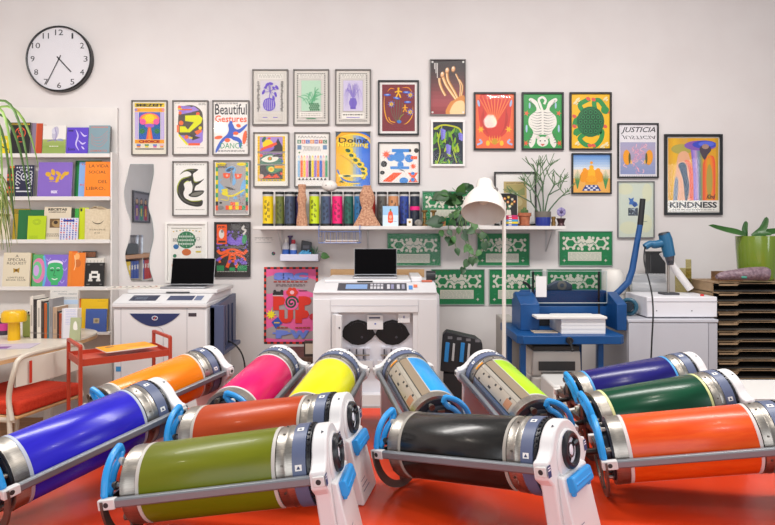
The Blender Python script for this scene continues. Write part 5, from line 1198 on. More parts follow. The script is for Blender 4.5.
# notes on wall
def a_note(c):
    c.lines(12, 14, 88, 20, 1, '#8a8684', .6, 3); c.lines(16, 34, 84, 40, 1, '#a8a4a2', .5, 4)
    for i in range(5): c.ring(14 + i * 18, 74, 4, 1.2, '#77736f'); c.rect(11 + i * 18, 82, 17 + i * 18, 84, '#8a8684'); c.stroke([(12 + i * 18, 24), (17 + i * 18, 27), (20 + i * 18, 23)], 1.2, '#8a8684')
x, y = at(263.5, 242, WY).x, at(263.5, 242, WY).z
c = Cv(23 * WY / F, 16 * WY / F, '#ddd6d2', y=-.0012); a_note(c); c.mb.bb(-c.w/2, c.w/2, -.001, 0, -c.h/2, c.h/2, '#ddd6d2'); o = c.mb.build('mounted_note', None, (x, WY, y)); tag(o, 'white sheet of small line drawings pinned left of the wall tray', 'note')
v = at(273.5, 253.5, WY); m = MB().lathe([(0, -.003), (.014, -.003), (.014, 0)], '#3a4a6a', axis='y', n=18)
m.add([(0, -.0034, 0), (.012, -.0034, .002), (.004, -.0034, .012)], [(0, 1, 2)], '#d8503a'); m.add([(0, -.0034, 0), (-.012, -.0034, .002), (-.004, -.0034, -.012), (.006, -.0034, -.01)], [(0, 1, 2, 3)], '#3a8a5a')
o = m.build('mounted_button', None, v); tag(o, 'small round multicoloured button on the wall below the shelf', 'button')
# ================================================================= LEFT: table, lamp, books, chair, trolley, foreground plant
TTZ = .74
cream = noisy('cream_tabletop', '#ddd3c4', '#e6ddd0', 5, .35)
t = thing('side_desk', 'cream topped table with a rounded corner below the bookcase', 'table', (-2.7, 3.75, 0))
cr = []
X1, Y0, Y1, rc = -2.015, 3.0, 4.4, .3
out = [(-3.5, Y0), (X1 - .28, Y0), (X1 - .15, Y0 + .16), (X1 - .06, Y0 + .5), (X1, Y0 + .78)] + [(X1 - rc + rc * math.cos(R(a)), Y1 - rc + rc * math.sin(R(a))) for a in range(0, 91, 10)] + [(-3.5, Y1)]
out = [(a + 2.7, b - 3.75) for a, b in out]
m = MB().prism(out, TTZ - .012, TTZ, cream, 'z'); m.prism(out, TTZ - .035, TTZ - .012, noisy('birch_edge', '#c79a6a', '#d8b083', 10, .5, 0, (1, 1, 8)), 'z'); m.build('tabletop', t)
for x, y in ((.2, -.62), (.3, .5), (-.7, -.62), (-.7, .5)): MB().bb(x - .025, x + .025, y - .025, y + .025, 0, TTZ - .036, '#d8d2cc').build('leg', t, bevel=.003)
tz = TTZ + .0005
# yellow mushroom lamp
v = at(14, 332, 3.9)
t = thing('table_lamp', 'yellow mushroom shaped table lamp on the cream table', 'lamp', (v.x, 3.9, tz))
yl = M('#e6b30c', .3); k = 3.9 / F
MB().lathe([(0, 0), (5.6 * k, 0), (5.6 * k, .004), (5.2 * k, .12), (5.2 * k, .15), (0, .15)], yl, n=36).build('lamp_base', t)
MB().lathe([(0, .118), (10.5 * k, .118), (11.3 * k, .124), (11.3 * k, .15), (10.9 * k, .175), (9 * k, .19), (0, .193)], yl, n=40, ).build('lamp_shade', t)
# standing books
def spine_book(px, q, label, w3=.16, Y=3.95, lt=None, text=None):
    x0, y0, x1, y1 = px
    w = (x1 - x0) * Y / F * .96; h = (335 - y0) * Y / F - .005
    o = MB().bb(-w/2, w/2, 0, w3, 0, h, q); 
    o.bb(-w/2, w/2, -.0008, 0, h * .12, h * .16, lt or mix(q, '#88807a', .5)); o.bb(-w * .2, w * .2, -.0008, 0, h * .3, h * .8, lt or mix(q, '#6a645e', .4))
    o = o.build('book', None, (((x0 + x1) / 2 - CX) * Y / F, Y, tz), bevel=.0015)
    tag(o, label, 'book', 'books standing on the cream table')
    MB().bb(-w/2 + .002, w/2 - .002, .004, w3 - .004, h, h + .0006, '#e4dccf').build('pages', o)
L = [((30, 292.5, 33.2), '#d8d0c8', 'white spine, first at the left end'), ((33.4, 295, 36.6), '#2a2628', 'black spine, second from the left'), ((36.8, 296, 41), '#d9d1c6', 'broad white spine beside the black one'), ((41.2, 297, 44), '#3a2e2a', 'thin dark brown spine'), ((44.2, 299, 47), '#b8551e', 'rust orange spine'), ((47.1, 298, 48.6), '#2a6a72', 'very thin teal spine'), ((48.8, 294.5, 52.6), '#8d8a8c', 'grey spine beside the teal one'), ((52.8, 303, 57), '#b3947a', 'tan brown spine, shorter than its neighbours'), ((57.2, 307, 58.8), '#3a2624', 'thin dark spine beside the tan one'), ((59, 309, 62), '#a8401c', 'dark orange spine beside the white front book')]
for (a, b, c_), q, lb in L: spine_book((a, b, c_, 335), q, 'upright book with ' + lb + ' on the cream table', w3=.14)
def a_wh(c):
    c.text('CIENCIA LENTA', 8, 5, 60, 9, '#55606a', .0); c.text('MANUAL OBRERO', 30, 13, 96, 18, '#55606a', .0); c.lines(40, 26, 96, 34, 2, '#9aa4ac', .5, 2); c.rect(36, 36, 100, 52, '#b7cbe2')
book((49, 291, 77, 335), 'large pale book standing behind the row on the cream table', '#d6d2cc', a_wh, .02, Y=4.13, tilt=3, zb=tz, group='books standing on the cream table')
def a_dots(c):
    c.lines(20, 6, 90, 12, 2, '#7a86c8', .5, 2)
    for i in range(9): c.lines(24, 18 + i * 10, 92, 22 + i * 10, 1, '#8a94cc', .6, i)
    c.rect(0, 0, 10, c.H, '#c8c4c8')
book((61.5, 306, 77, 336), 'white book with small blue print standing before the row on the cream table', '#dedbe2', a_dots, .05, Y=3.93, tilt=2, zb=tz, group='books standing on the cream table')
def a_cat(c): c.poly([(34, 108), (30, 60), (44, 40), (60, 52), (70, 108)], '#e6e2d8', 4); c.ell(46, 46, 10, 12, '#e6e2d8'); c.stroke([(66, 100), (74, 50), (60, 40)], 2, '#8d9a7a', 4)
book((69, 315.5, 80, 338), 'small sage green card with a pale figure, leaning on the upright books', '#a7ad86', a_cat, .006, Y=3.87, tilt=8, zb=tz, group='books standing on the cream table')
o = MB().prism([(-.02, 0), (.04, 0), (.045, .12), (.03, .17), (0, .175), (-.02, .14)], 0, .05, M('#a8bb6a', .5)).build('frog_bookend', None, (at(25, 300, 4.0).x, 4.0, tz), bevel=.008); tag(o, 'pale green frog shaped bookend behind the yellow lamp', 'bookend')
MB().ball((.03, -.003, .165), (.014, .01, .016), '#e6e4dc', 12, 8).build('eye', o); MB().ball((.031, -.011, .166), (.006, .005, .008), '#1e1c1e', 10, 6).build('pupil', o)
for i, (px, py, q, nm) in enumerate(((-8, 326, '#2a2a34', 'dark tin standing at the left edge of the cream table'), (3.5, 318, '#3a2f40', 'dark purple tin beside the yellow lamp'))):
    o = MB().lathe([(0, 0), (.03, 0), (.03, .13 - .02 * i), (.026, .135 - .02 * i), (0, .135 - .02 * i)], M(q, .4), n=20).build('storage_tin', None, (at(px, py, 4.1).x, 4.1, tz)); tag(o, nm, 'tin', 'tins on the cream table')
    MB().lathe([(.0305, .03), (.0305, .08)], M('#c83a8a' if i else '#8a94b8', .5), n=20).build('label_wrap', o)
o = MB().bb(-.13, .13, -.09, .09, 0, .002, '#cfc2d4').build('leaflet', None, (at(12, 340, 3.66).x, 3.66, tz + .0003)); o.rotation_euler = (0, 0, R(12)); tag(o, 'pale lilac leaflet lying flat on the cream table', 'paper'); MB().bb(-.12, .0, -.08, .0, .002, .0024, '#8a5aa0').build('printed_panel', o)
# chair: backed against the table, seat tucked under it
t = thing('dining_chair', 'tubular cream chair with a red cushion tucked at the cream table', 'chair', (-1.945, 3.42, 0), (0, 0, R(-14)))
ct = M('#d3c8b8', .35, .1)
def mir(f):
    for s in (-1, 1): f(s)
m = MB()
back = catmull([(.02, -.25, .44), (.0, -.25, .56), (.03, -.245, .70), (.035, -.2, .765), (.035, 0, .775), (.035, .2, .765), (.03, .245, .70), (.0, .25, .56), (.02, .25, .44)], 7)
m.tube(back, .0135, ct, 10); m.build('back_frame', t)
for s in (-1, 1):
    MB().tube(catmull([(.0, s * .25, .5), (.02, s * .255, .3), (.08, s * .26, .012)], 5), .0125, ct, 10).build('leg', t)
    MB().tube(catmull([(-.42, s * .22, .43), (-.43, s * .225, .3), (-.45, s * .23, .012)], 5), .0125, ct, 10).build('leg', t)
bp = MB()
for i in range(8):
    y0 = -.235 + .47 * i / 8; y1 = -.235 + .47 * (i + 1) / 8; f = lambda y: .03 + .02 * (1 - (y / .235) ** 2)
    bp.add([(f(y), y, z) for y, z in ((y0, .61), (y1, .61), (y1, .755), (y0, .755))] + [(f(y) - .01, y, z) for y, z in ((y0, .61), (y1, .61), (y1, .755), (y0, .755))], [(0, 1, 2, 3), (7, 6, 5, 4), (3, 2, 6, 7), (0, 4, 5, 1)], M('#ddd5c8', .4))
bp.build('backrest', t, bevel=.002)
MB().prism([(.052, .62), (.056, .62), (.056, .74), (.052, .74)], -.17, -.155, '#c8321c', 'y').build('red_strip', t)
m = MB(); m.tube(catmull([(.02, -.235, .435), (-.2, -.235, .43), (-.43, -.22, .432), (-.45, 0, .432), (-.43, .22, .432), (-.2, .235, .43), (.02, .235, .435)], 5), .014, ct, 10); m.build('seat_frame', t)
MB().bb(-.44, .04, -.235, .235, .44, .455, noisy('birch_ply', '#b88a58', '#caa070', 10, .5)).build('seat_board', t, bevel=.004)
MB().bb(-.44, .035, -.23, .23, .455, .53, noisy('red_wool', '#c42c10', '#cf3a1a', 80, .85, .2)).build('seat', t, bevel=.02, seg=4)
# red trolley
P1, P2, P3, P4 = (-1.597, 3.22), (-1.80, 3.34), (-1.251, 3.50), (-1.454, 3.62)
ox, oy = (P1[0] + P4[0]) / 2, (P1[1] + P4[1]) / 2
ang = math.atan2(P3[1] - P1[1], P3[0] - P1[0])
t = thing('serving_trolley', 'small red metal tray table beside the left printer', 'trolley', (ox, oy, 0), (0, 0, ang))
rm = M('#b23a22', .38); Ln, Wd, r2 = .47, .29, .009
for s in (-1, 1):
    for q in (-1, 1):
        x = s * Ln / 2; y = q * Wd / 2
        MB().bb(x - r2, x + r2, y - r2, y + r2, 0, .835, rm).build('leg', t, bevel=.002)
    MB().bb(s * Ln / 2 - r2, s * Ln / 2 + r2, -Wd / 2, Wd / 2, .824, .84, rm).build('handle_bar', t, bevel=.002)
for z in (.735, .2):
    m = MB().bb(-Ln / 2, Ln / 2, -Wd / 2, Wd / 2, z, z + .006, M('#c05040', .4))
    for s in (-1, 1): m.bb(-Ln / 2, Ln / 2, s * Wd / 2 - .004, s * Wd / 2 + .004, z - .008, z + .028, rm); m.bb(s * Ln / 2 - .004, s * Ln / 2 + .004, -Wd / 2, Wd / 2, z - .008, z + .028, rm)
    m.build('tray', t)
c = Cv(.28, .19, '#f2a012', .5); c.ell(22, 16, 9, 5, '#2a2220'); c.rect(44, 54, 96, 66, '#f8c050'); c.lines(50, 30, 90, 44, 3, '#d8801c', .5, 3)
c.mb.bb(-.14, .14, .0002, .006, -.095, .095, '#e8e0d4')
c.mb.xf(Matrix.Rotation(R(-90), 4, 'X')); o = c.mb.build('magazine', None, (ox + .03, oy + .02, .788)); o.rotation_euler = (0, R(0), ang + R(4)); tag(o, 'orange magazine lying on the red tray table', 'magazine')
o.location.z = .7815
# foreground plant
t = thing('potted_palm', 'tall plant with long drooping leaves at the left edge of the picture', 'plant', (-2.27, 3.2, tz))
MB().lathe([(0, 0), (.08, 0), (.11, .19), (.115, .2), (.1, .2), (0, .18)], terra, n=32).build('pot', t)
m = MB(); bark = noisy('palm_bark', '#6a5238', '#8a6e4c', 30, .9, .3)
m.tube(catmull([(0, 0, .17), (.02, 0, .6), (.06, 0, 1.0), (.12, 0, 1.3)], 6), [.03] * 10 + [.022] * 9, bark, 12); m.build('trunk', t)
rd = random.Random(77); lg = [noisy('palm_leaf_a', '#3c5a26', '#58783a', 14, .5), noisy('palm_leaf_b', '#6a8a3c', '#87a254', 14, .5), noisy('palm_leaf_c', '#9aa05c', '#b2b070', 14, .55)]
def blade(mb, p, dirx, diry, up, L, w, drop, m):
    pts = []
    for i in range(11):
        u = i / 10; pts.append(p + Vector((dirx * L * (u - .28 * u * u), diry * L * u, up * L * (u - u * u) - drop * L * u * u)))
    vs = []; fs = []
    for i, q in enumerate(pts):
        a = pts[max(0, i - 1)]; b = pts[min(10, i + 1)]; tn = (b - a).normalized(); sd = tn.cross(Vector((0, -1, .15))).normalized() * w * (math.sin(PI * min(1, i / 10 * .92 + .08)) ** .6) / 2
        vs += [q - sd, q + Vector((0, .004, -.003)), q + sd]
    for i in range(10):
        for j in (0, 1): a = i * 3 + j; fs.append((a, a + 1, a + 4, a + 3))
    mb.add(vs, fs, m)
cro = Vector((.14, 0, 1.32))
spec = [(.62, -.2, .75, .5, .95), (.5, -.3, .75, .5, .95), (.42, .1, .55, .5, 1.0), (.34, -.25, .45, .5, 1.1), (.25, .05, .4, .55, 1.15), (.66, .05, .8, .42, .7), (-.5, -.2, .5, .5, 1.), (.2, -.4, .3, .6, 1.1)]
for i, (dx, dy, up, L, dp) in enumerate(spec):
    m = MB(); blade(m, cro + Vector((0, 0, rd.uniform(-.04, .05))), dx * 1.3, dy, up, L * 1.0, .015, dp, lg[i % 2]); m.build('leaf', t, ang=80)
m = MB()
for i in range(50):
    blade(m, cro + Vector((rd.uniform(-.04, .06), rd.uniform(-.05, .05), -.3 - rd.uniform(0, .2))), rd.uniform(.1, .5), rd.uniform(-.4, .2), rd.uniform(.1, .5), rd.uniform(.2, .36), .007, rd.uniform(.5, 1.0), lg[1 + i % 2])
o = m.build('fine_leaves', t, ang=80); o['kind'] = 'stuff'
# ================================================================= LEFT PRINTER
pw = M('#d9d7d8', .42); pg_ = M('#c7c5c8', .45)
YF = 3.95
x0, x1 = xat(113, YF), xat(207, YF); z1 = zat(303, YF)
xc = (x0 + x1) / 2; hw = (x1 - x0) / 2
t = thing('stencil_printer', 'light grey printer with a blue half moon panel, left of the two', 'printer', (xc, YF, 0))
D = .6
MB().bb(-hw, hw, 0, D, .03, z1 - .03, pw).build('body', t, bevel=.012)
MB().bb(-hw - .004, hw + .004, -.012, D, z1 - .032, z1, pw).build('top_cover', t, bevel=.008)
zl = zat(289, 4.2)
m = MB().prism([(-.012, z1), (.14, z1 + .045), (D, z1 + .045), (D, z1)], -hw, hw, pw, 'x'); m.build('control_slope', t, bevel=.004)
m = MB()
def onslope(xa, xb, u0, u1, q):
    f = lambda u: (-.012 + .152 * u, z1 + .045 * u + .0012)
    (y0, za), (y1, zb) = f(u0), f(u1); m.add([(xa, y0, za), (xb, y0, za), (xb, y1, zb), (xa, y1, zb)], [(0, 1, 2, 3)], q)
onslope(-hw + .09, -hw + .27, .25, .85, '#2b3048'); onslope(-hw + .12, -hw + .2, .4, .7, '#8a92a8'); onslope(.03, .2, .3, .8, '#3a4260'); onslope(.21, .26, .3, .8, '#6a7490')
m.build('control_panel', t)
MB().bb(-hw + .02, hw + .02, .17, D, z1 + .046, z1 + .075, M('#d8d5d4', .4)).build('scanner_lid', t, bevel=.006)
MB().bb(-.02, .14, .163, .17, z1 + .05, z1 + .058, '#2a2a30').build('lid_handle', t)
# half moon
c = Cv(.4, .3, None, .4, y=-.0145)
m = MB(); pts = [(-.165, 0)] + [(-.165 + .33 * i / 20, -.085 * math.sin(PI * i / 20) ** .8) for i in range(1, 20)] + [(.165, 0)]
zc = zat(313.5, YF); cx_ = xat(155, YF) - xc
m.prism([(a + cx_, b + zc) for a, b in pts], -.0035, .001, M('#27335f', .35)); m.build('emblem_panel', t)
m = MB(); m.tube([(cx_ + .018 * math.cos(R(a)), -.004, zc - .03 + .013 * math.sin(R(a))) for a in range(0, 360, 30)], .003, '#c8ccd8', 6, closed=True); m.tube([(cx_ - .01, -.0045, zc - .042), (cx_ + .01, -.0045, zc - .018)], .0025, '#d86a5a', 6); m.build('emblem', t)
m = MB()
for px in (121, 187): x = xat(px, YF) - xc; m.bb(x - .0015, x + .0015, -.001, .002, .05, z1 - .034, '#a5a3a8')
sx = cx_ + .03; m.tube(catmull([(cx_ + .02, -.0005, zc - .088), (cx_ + .05, -.0005, zc - .11), (cx_ + .055, -.0005, zc - .2), (cx_ + .055, -.0005, .1)], 6), .0022, '#b3b1b6', 6)
m.build('panel_seams', t)
MB().bb(xat(188.5, YF) - xc, xat(196.5, YF) - xc, -.0015, .001, zat(316.5, YF), zat(313, YF), '#3a3038').build('badge', t)
MB().bb(xat(116, YF) - xc, xat(121, YF) - xc, -.0015, .001, zat(371.5, YF), zat(366.5, YF), '#3a8ac0').build('energy_sticker', t)
m = MB(); bt = M('#47506f', .4)
xr = hw + .004
m.prism([(.06, .62), (.62, .62), (.62, .98), (.06, .94)], xr, xr + .03, bt, 'x')
for k in range(5): m.bb(xr + .03, xr + .038, .1 + k * .1, .12 + k * .1, .64, .92, M('#3c4562', .45))
m.bb(xr, xr + .09, .06, .09, .62, .95, bt); m.bb(xr, xr + .07, .08, .6, .6, .63, bt)
m.build('paper_tray', t, bevel=.003)
m = MB(); m.tube(catmull([(hw + .02, .4, .66), (hw + .1, .38, .62), (hw + .15, .4, .5), (hw + .16, .45, .2), (hw + .2, .5, .012)], 6), .006, '#222226', 8); m.build('power_cable', t)
for sx in (-1, 1):
    for y in (.06, .54): MB().lathe([(0, 0), (.03, 0), (.03, .03), (0, .03)], '#3a3a3e', (sx * (hw - .06), y, 0), n=16).build('caster', t)
# laptops
def laptop(px, Y, z, w, label, tilt=14):
    x = xat(px, Y); t = thing('laptop', label, 'laptop', (x, Y, z), (0, 0, 0))
    al = M('#a5a4a8', .35, .6)
    MB().bb(-w/2, w/2, -.2, .0, .0, .013, al).build('base', t, bevel=.004)
    MB().bb(-w * .43, w * .43, -.17, -.02, .0131, .0136, '#2a2a2e').build('keyboard', t)
    h = w * .625; m = MB(); m.bb(-w/2, w/2, 0, .006, 0, h, al); m.xf(Matrix.Translation((0, 0, .012)) @ Matrix.Rotation(R(-tilt), 4, 'X')); m.build('lid', t, bevel=.002)
    m = MB(); m.bb(-w/2 + .003, w/2 - .003, -.0012, -.0002, .006, h - .003, M('#060507', .5, 0, 0, .04)); m.xf(Matrix.Translation((0, 0, .012)) @ Matrix.Rotation(R(-tilt), 4, 'X')); m.build('screen', t)
lz = z1 + .0755
laptop(192, 4.36, lz, .315, 'open silver laptop with a black screen on the left printer')
c = Cv(.36, .26, '#ddd6cc', .6)
for i in range(8): c.stroke([(6 + i * 11, 12), (12 + i * 11, 30), (4 + i * 11, 60)], 3, ['#5a4a48', '#b0685a', '#8a8684'][i % 3], 3)
c.mb.bb(-.18, .18, .0002, .003, -.13, .13, '#e0d8ce'); c.mb.xf(Matrix.Rotation(R(-90), 4, 'X')); o = c.mb.build('print_sheet', None, (xat(132.5, 4.2), 4.25, lz + .0035)); o.rotation_euler = (0, 0, R(14)); tag(o, 'patterned paper sheets lying left of the laptop on the left printer', 'paper')
# ================================================================= CENTRE PRINTER
YF = 3.75
x0, x1 = xat(313, YF), xat(437, YF); xc = (x0 + x1) / 2; hw = (x1 - x0) / 2
z1 = zat(292.5, YF)
X = lambda px: xat(px, YF) - xc
Z = lambda py: zat(py, YF)
t = thing('stencil_printer', 'white printer in the middle with its front open on two dark drum bays', 'printer', (xc, YF, 0))
wm = M('#dbd8da', .42); wm2 = M('#d6d3d6', .42); wm3 = M('#b9b7bf', .45)
D = .66; ox0, ox1, ozt, ozb = X(338), X(413), Z(313), .42
m = MB()
m.bb(-hw, ox0, 0, D, .03, z1, wm); m.bb(ox1, hw, 0, D, .03, z1, wm); m.bb(ox0, ox1, 0, D, ozt, z1, wm); m.bb(ox0, ox1, 0, D, .03, ozb, wm); m.bb(ox0, ox1, D - .03, D, ozb, ozt, wm2)
m.build('body', t)
m = MB().bb(X(331), X(418), -.012, 0, Z(312), Z(299), wm); m.bb(X(331), X(418), -.0135, -.012, Z(305.8), Z(305.2), wm3); m.build('front_cover', t, bevel=.003)
for a, b in ((313, 331), (418, 437)): MB().bb(X(a), X(b), -.006, 0, .1, Z(299), wm).build('front_panel', t, bevel=.003)
m = MB().prism([(-.012, z1 - .001), (.13, z1 + .05), (D, z1 + .05), (D, z1)], -hw, hw, wm, 'x'); m.build('control_slope', t, bevel=.004)
m = MB()
def onslope2(pa, pb, u0, u1, q, e=.0012):
    f = lambda u: (-.012 + .142 * u, z1 + .051 * u + e)
    (y0, za), (y1, zb) = f(u0), f(u1); a, b = X(pa), X(pb); m.add([(a, y0, za), (b, y0, za), (b, y1, zb), (a, y1, zb)], [(0, 1, 2, 3)], q)
onslope2(337, 407, .2, .95, '#47464e'); onslope2(345, 367, .35, .8, '#7f9cc8', .0018)
for a in (370, 373.5, 377, 380.5): onslope2(a, a + 2.6, .35, .6, '#c8c6cc', .0018); onslope2(a, a + 2.6, .68, .86, '#b6b4bc', .0018)
for a, q in ((387, '#c8c6cc'), (391, '#8a88a8'), (397, '#c8c6cc'), (402, '#9a98a8')): onslope2(a, a + 3, .35, .8, q, .0018)
onslope2(409, 413, .3, .7, '#4a8ad0'); onslope2(414, 418, .5, .8, '#e07a5a')
m.build('control_panel', t)
MB().bb(X(322), X(412), .16, D, z1 + .05, z1 + .068, M('#dedbdc', .4)).build('scanner_lid', t, bevel=.006)
MB().bb(X(412.5), X(424), .2, D, z1 + .05, z1 + .085, wm).build('side_housing', t, bevel=.006)
MB().bb(X(356), X(372), .152, .16, z1 + .052, z1 + .062, '#2a2a2e').build('lid_handle', t)
# bays
m = MB(); m.bb(ox0, ox1, .07, .08, ozb, ozt, M('#dddbe2', .4))
m.build('bay_wall', t)
for px in (357.5, 392.5):
    m = MB(); k = YF / F
    pts = [(-17, -2), (-13, 6), (-7, 11), (0, 13), (7, 11), (13, 6), (17, -2), (13, -7), (6, -12), (0, -13), (-6, -12), (-13, -7)]
    zz = Z(334)
    o = [(X(px) + a * k * 1.04, zz + b * k) for a, b in pts]
    m.prism(o, .062, .069, M('#0e0d11', .3), 'y')
    m.lathe([(.06, .058), (.066, .058), (.066, .062)], M('#24232a', .3, .3), (X(px), 0, zz), 'y', 30); m.lathe([(.004, .059), (.007, .059)], M('#5a5864', .4), (X(px + 4), 0, zz - .03), 'y', 12)
    m.build('drum_bay', t)
    m = MB()
    for dx in (-11, -5, 2, 8): m.bb(X(px + dx), X(px + dx + 4), .03 + .008 * (dx % 3), .07, Z(362), Z(348 + (dx % 3)), M('#cfccd6', .35, .2))
    m.bb(X(px - 15), X(px + 15), .03, .07, Z(370), Z(362), wm2); m.tube([(X(px - 12), .028, Z(356)), (X(px + 12), .028, Z(356))], .005, steel, 8)
    for dx in (-9, -2, 5): m.bb(X(px + dx), X(px + dx + 1.6), .026, .03, Z(360), Z(350), '#4a4852')
    m.build('feed_rollers', t)
m = MB(); m.bb(X(367), X(383), .02, .04, Z(330), Z(315.5), wm); m.bb(X(369), X(380), .0185, .02, Z(319), Z(317.4), '#4a4a66'); m.bb(X(374.4), X(376), .0185, .02, Z(325), Z(323.6), '#2a4aa8'); m.build('latch_plate', t, bevel=.002)
m = MB().bb(X(398), X(410), .01, .03, Z(323), Z(313.5), wm); m.bb(X(403.5), X(404.5), .0085, .01, Z(318.5), Z(316), '#2a3a88'); m.build('sensor_box', t, bevel=.002)
m = MB().prism([(X(332), -.01), (X(337), -.06), (X(342), -.07), (X(343), -.05), (X(338), 0)], Z(380), Z(314), wm, 'z'); m.bb(X(339.5), X(341), -.072, -.068, Z(327), Z(325.4), '#3a3a48'); m.build('bay_door', t, bevel=.002)
m = MB().bb(hw, hw + .02, .06, .5, .1, Z(296), wm2); m.bb(hw + .02, hw + .022, .1, .14, Z(322), Z(319), '#2a3a78'); m.build('right_side_cover', t, bevel=.004)
m = MB()
for k in range(6): m.bb(X(358), X(382), -.004, -.0005, .1 + k * .05, .103 + k * .05, wm3)
m.build('vent_lines', t)
for sx in (-1, 1):
    for y in (.06, .58): MB().lathe([(0, 0), (.03, 0), (.03, .03), (0, .03)], '#3a3a3e', (sx * (hw - .06), y, 0), n=16).build('caster', t)
lz2 = z1 + .0685
laptop(375.5, 4.2, lz2, .298, 'open laptop with a black screen on the middle printer', 8)
o = MB().bb(xat(331, 4.5), xat(424, 4.5), 0, .05, 0, zat(269.5, 4.46), noisy('cardboard', '#b08a62', '#bf996f', 12, .85)).build('cardboard_sheet', None, (0, 4.46, 0)); tag(o, 'flat brown cardboard box standing behind the middle printer', 'box')
MB().bb(xat(333, 4.5), xat(340, 4.5), -.0006, 0, .9, 1.1, '#c8b08a').build('packing_tape', o)
v = at(428, 286, 4.0); o = MB().lathe([(0, -.03), (.034, -.03), (.034, .03), (0, .03)], M('#222226', .4), axis='x', n=24).build('tape_roll', None, (v.x + .022, 4.05, z1 + .05 + .0345)); tag(o, 'black tape roll on the right end of the middle printer', 'tape'); MB().lathe([(.012, -.0305), (.018, -.0305), (.018, .0305), (.012, .0305)], '#8a8680', axis='x', n=16).build('core', o)
o = MB().bb(-.035, .035, -.014, .014, 0, .014, '#b8604a').build('utility_knife', None, (xat(427, 3.92), 3.93, z1 + .0505), bevel=.005); tag(o, 'small orange red tool lying on the right end of the middle printer', 'knife'); MB().bb(.035, .055, -.006, .006, .004, .01, '#8a8a90').build('blade', o)
# wooden stool between printers
wd = noisy('dark_wood', '#4a3228', '#5e4236', 12, .5, 0, (6, 1, 1))
v = at(290, 358, 3.9); t = thing('wooden_stool', 'dark brown low wooden stand in the gap between the two printers', 'stool', (v.x, 4.2, 0))
z = zat(356, 4.05); MB().bb(-.22, .155, -.2, .2, z - .03, z, wd).build('seat', t, bevel=.003)
for sx in (-.19, .14):
    for y in (-.17, .17): MB().bb(sx - .02, sx + .02, y - .02, y + .02, 0, z - .03, wd).build('leg', t)
o = MB().bb(-.04, .05, -.02, .02, 0, .1, '#3a2a24').build('small_crate', None, (at(309, 352, 4.0).x, 4.06, z + .0005), bevel=.002); tag(o, 'little dark wooden box on the low stand, right beside the pink poster', 'box'); MB().bb(-.03, .04, -.0215, -.02, .015, .085, '#b8a898').build('paper_label', o)
# ================================================================= BLACK TRAY right of the printer
t = thing('ink_tray', 'black plastic rack with blue and white handles beside the middle printer', 'rack', (xat(462, 3.95), 3.98, 0), (0, 0, R(-6)))
Zt = lambda py: zat(py, 3.95)
bk_ = M('#222227', .45)
m = MB().prism([(-.14, Zt(372)), (.16, Zt(378)), (.135, Zt(343)), (.09, Zt(338)), (-.1, Zt(332)), (-.125, Zt(336))], -.02, .1, bk_, 'y')
m.bb(-.12, .14, -.01, .09, 0, Zt(374), bk_); m.build('rack_body', t, bevel=.006)
for i, x in enumerate((-.1, .0)):
    MB().prism([(x - .016, Zt(362)), (x + .012, Zt(362.5)), (x + .022, Zt(343)), (x - .004, Zt(342.5))], -.032, -.02, M('#2f8fd8', .4)).build('blue_handle', t, bevel=.003)
    MB().prism([(x + .034, Zt(361)), (x + .05, Zt(361.5)), (x + .058, Zt(344)), (x + .044, Zt(343.5))], -.028, -.02, M('#c9c7c8', .4)).build('white_divider', t, bevel=.002)
m = MB()
for i in range(4): x = -.09 + i * .06; m.bb(x, x + .03, -.0215, -.0202, Zt(339.5 + i * .9), Zt(336.8 + i * .9), '#77757a')
m.build('slots', t)
# ================================================================= FLOOR LAMP
YL = 3.45; k = YL / F
v = at(504, 300, YL)
t = thing('floor_lamp', 'tall white floor lamp with a large bell shade in front of the wall shelf', 'lamp', (v.x, YL, 0))
lw = M('#ddd7d0', .4); zt_ = zat(206, YL)
MB().lathe([(0, 0), (.15, 0), (.15, .015), (.02, .03), (0, .03)], lw, n=36).build('base', t)
hx, hz = xat(497, YL) - v.x, zat(190, YL)
MB().tube(catmull([(0, 0, .02), (0, 0, .7), (0, 0, zt_ - .06), (-.004, 0, zt_), (hx * .6, 0, zt_ + .055), (hx - .01, 0, hz)], 8), .0115, lw, 14).build('pole', t)
ax = Vector((-.13, -.5, -.86)).normalized()
top = Vector((xat(485, YL) - v.x, 0, zat(181, YL)))
prof = [(0, 0), (.03, .0), (.042, .006), (.047, .02), (.05, .06), (.058, .072), (.078, .092), (.1, .125), (.114, .165), (.121, .21), (.122, .222), (.118, .222), (.11, .168), (.094, .128), (.073, .096), (.05, .08), (0, .076)]
q = Vector((0, 0, 1)).rotation_difference(ax).to_matrix().to_4x4()
m = MB().lathe(prof, lw, n=44); m.xf(Matrix.Translation(top) @ q); m.build('lamp_shade', t, ang=50)
m = MB().lathe([(0, .075), (.02, .08), (.028, .1), (.03, .13), (.022, .15), (0, .158)], M('#e8e2d8', .3), n=20); m.xf(Matrix.Translation(top) @ q); m.build('bulb', t)
m = MB(); m.tube([(hx - .012, 0, hz), top + ax * .03 + Vector((.04, 0, .0))], .009, lw, 10); m.cyl(Vector((hx - .01, -.02, hz)), Vector((hx - .01, .02, hz)), .014, M('#8a8480', .4, .4), 14); m.build('joint', t)
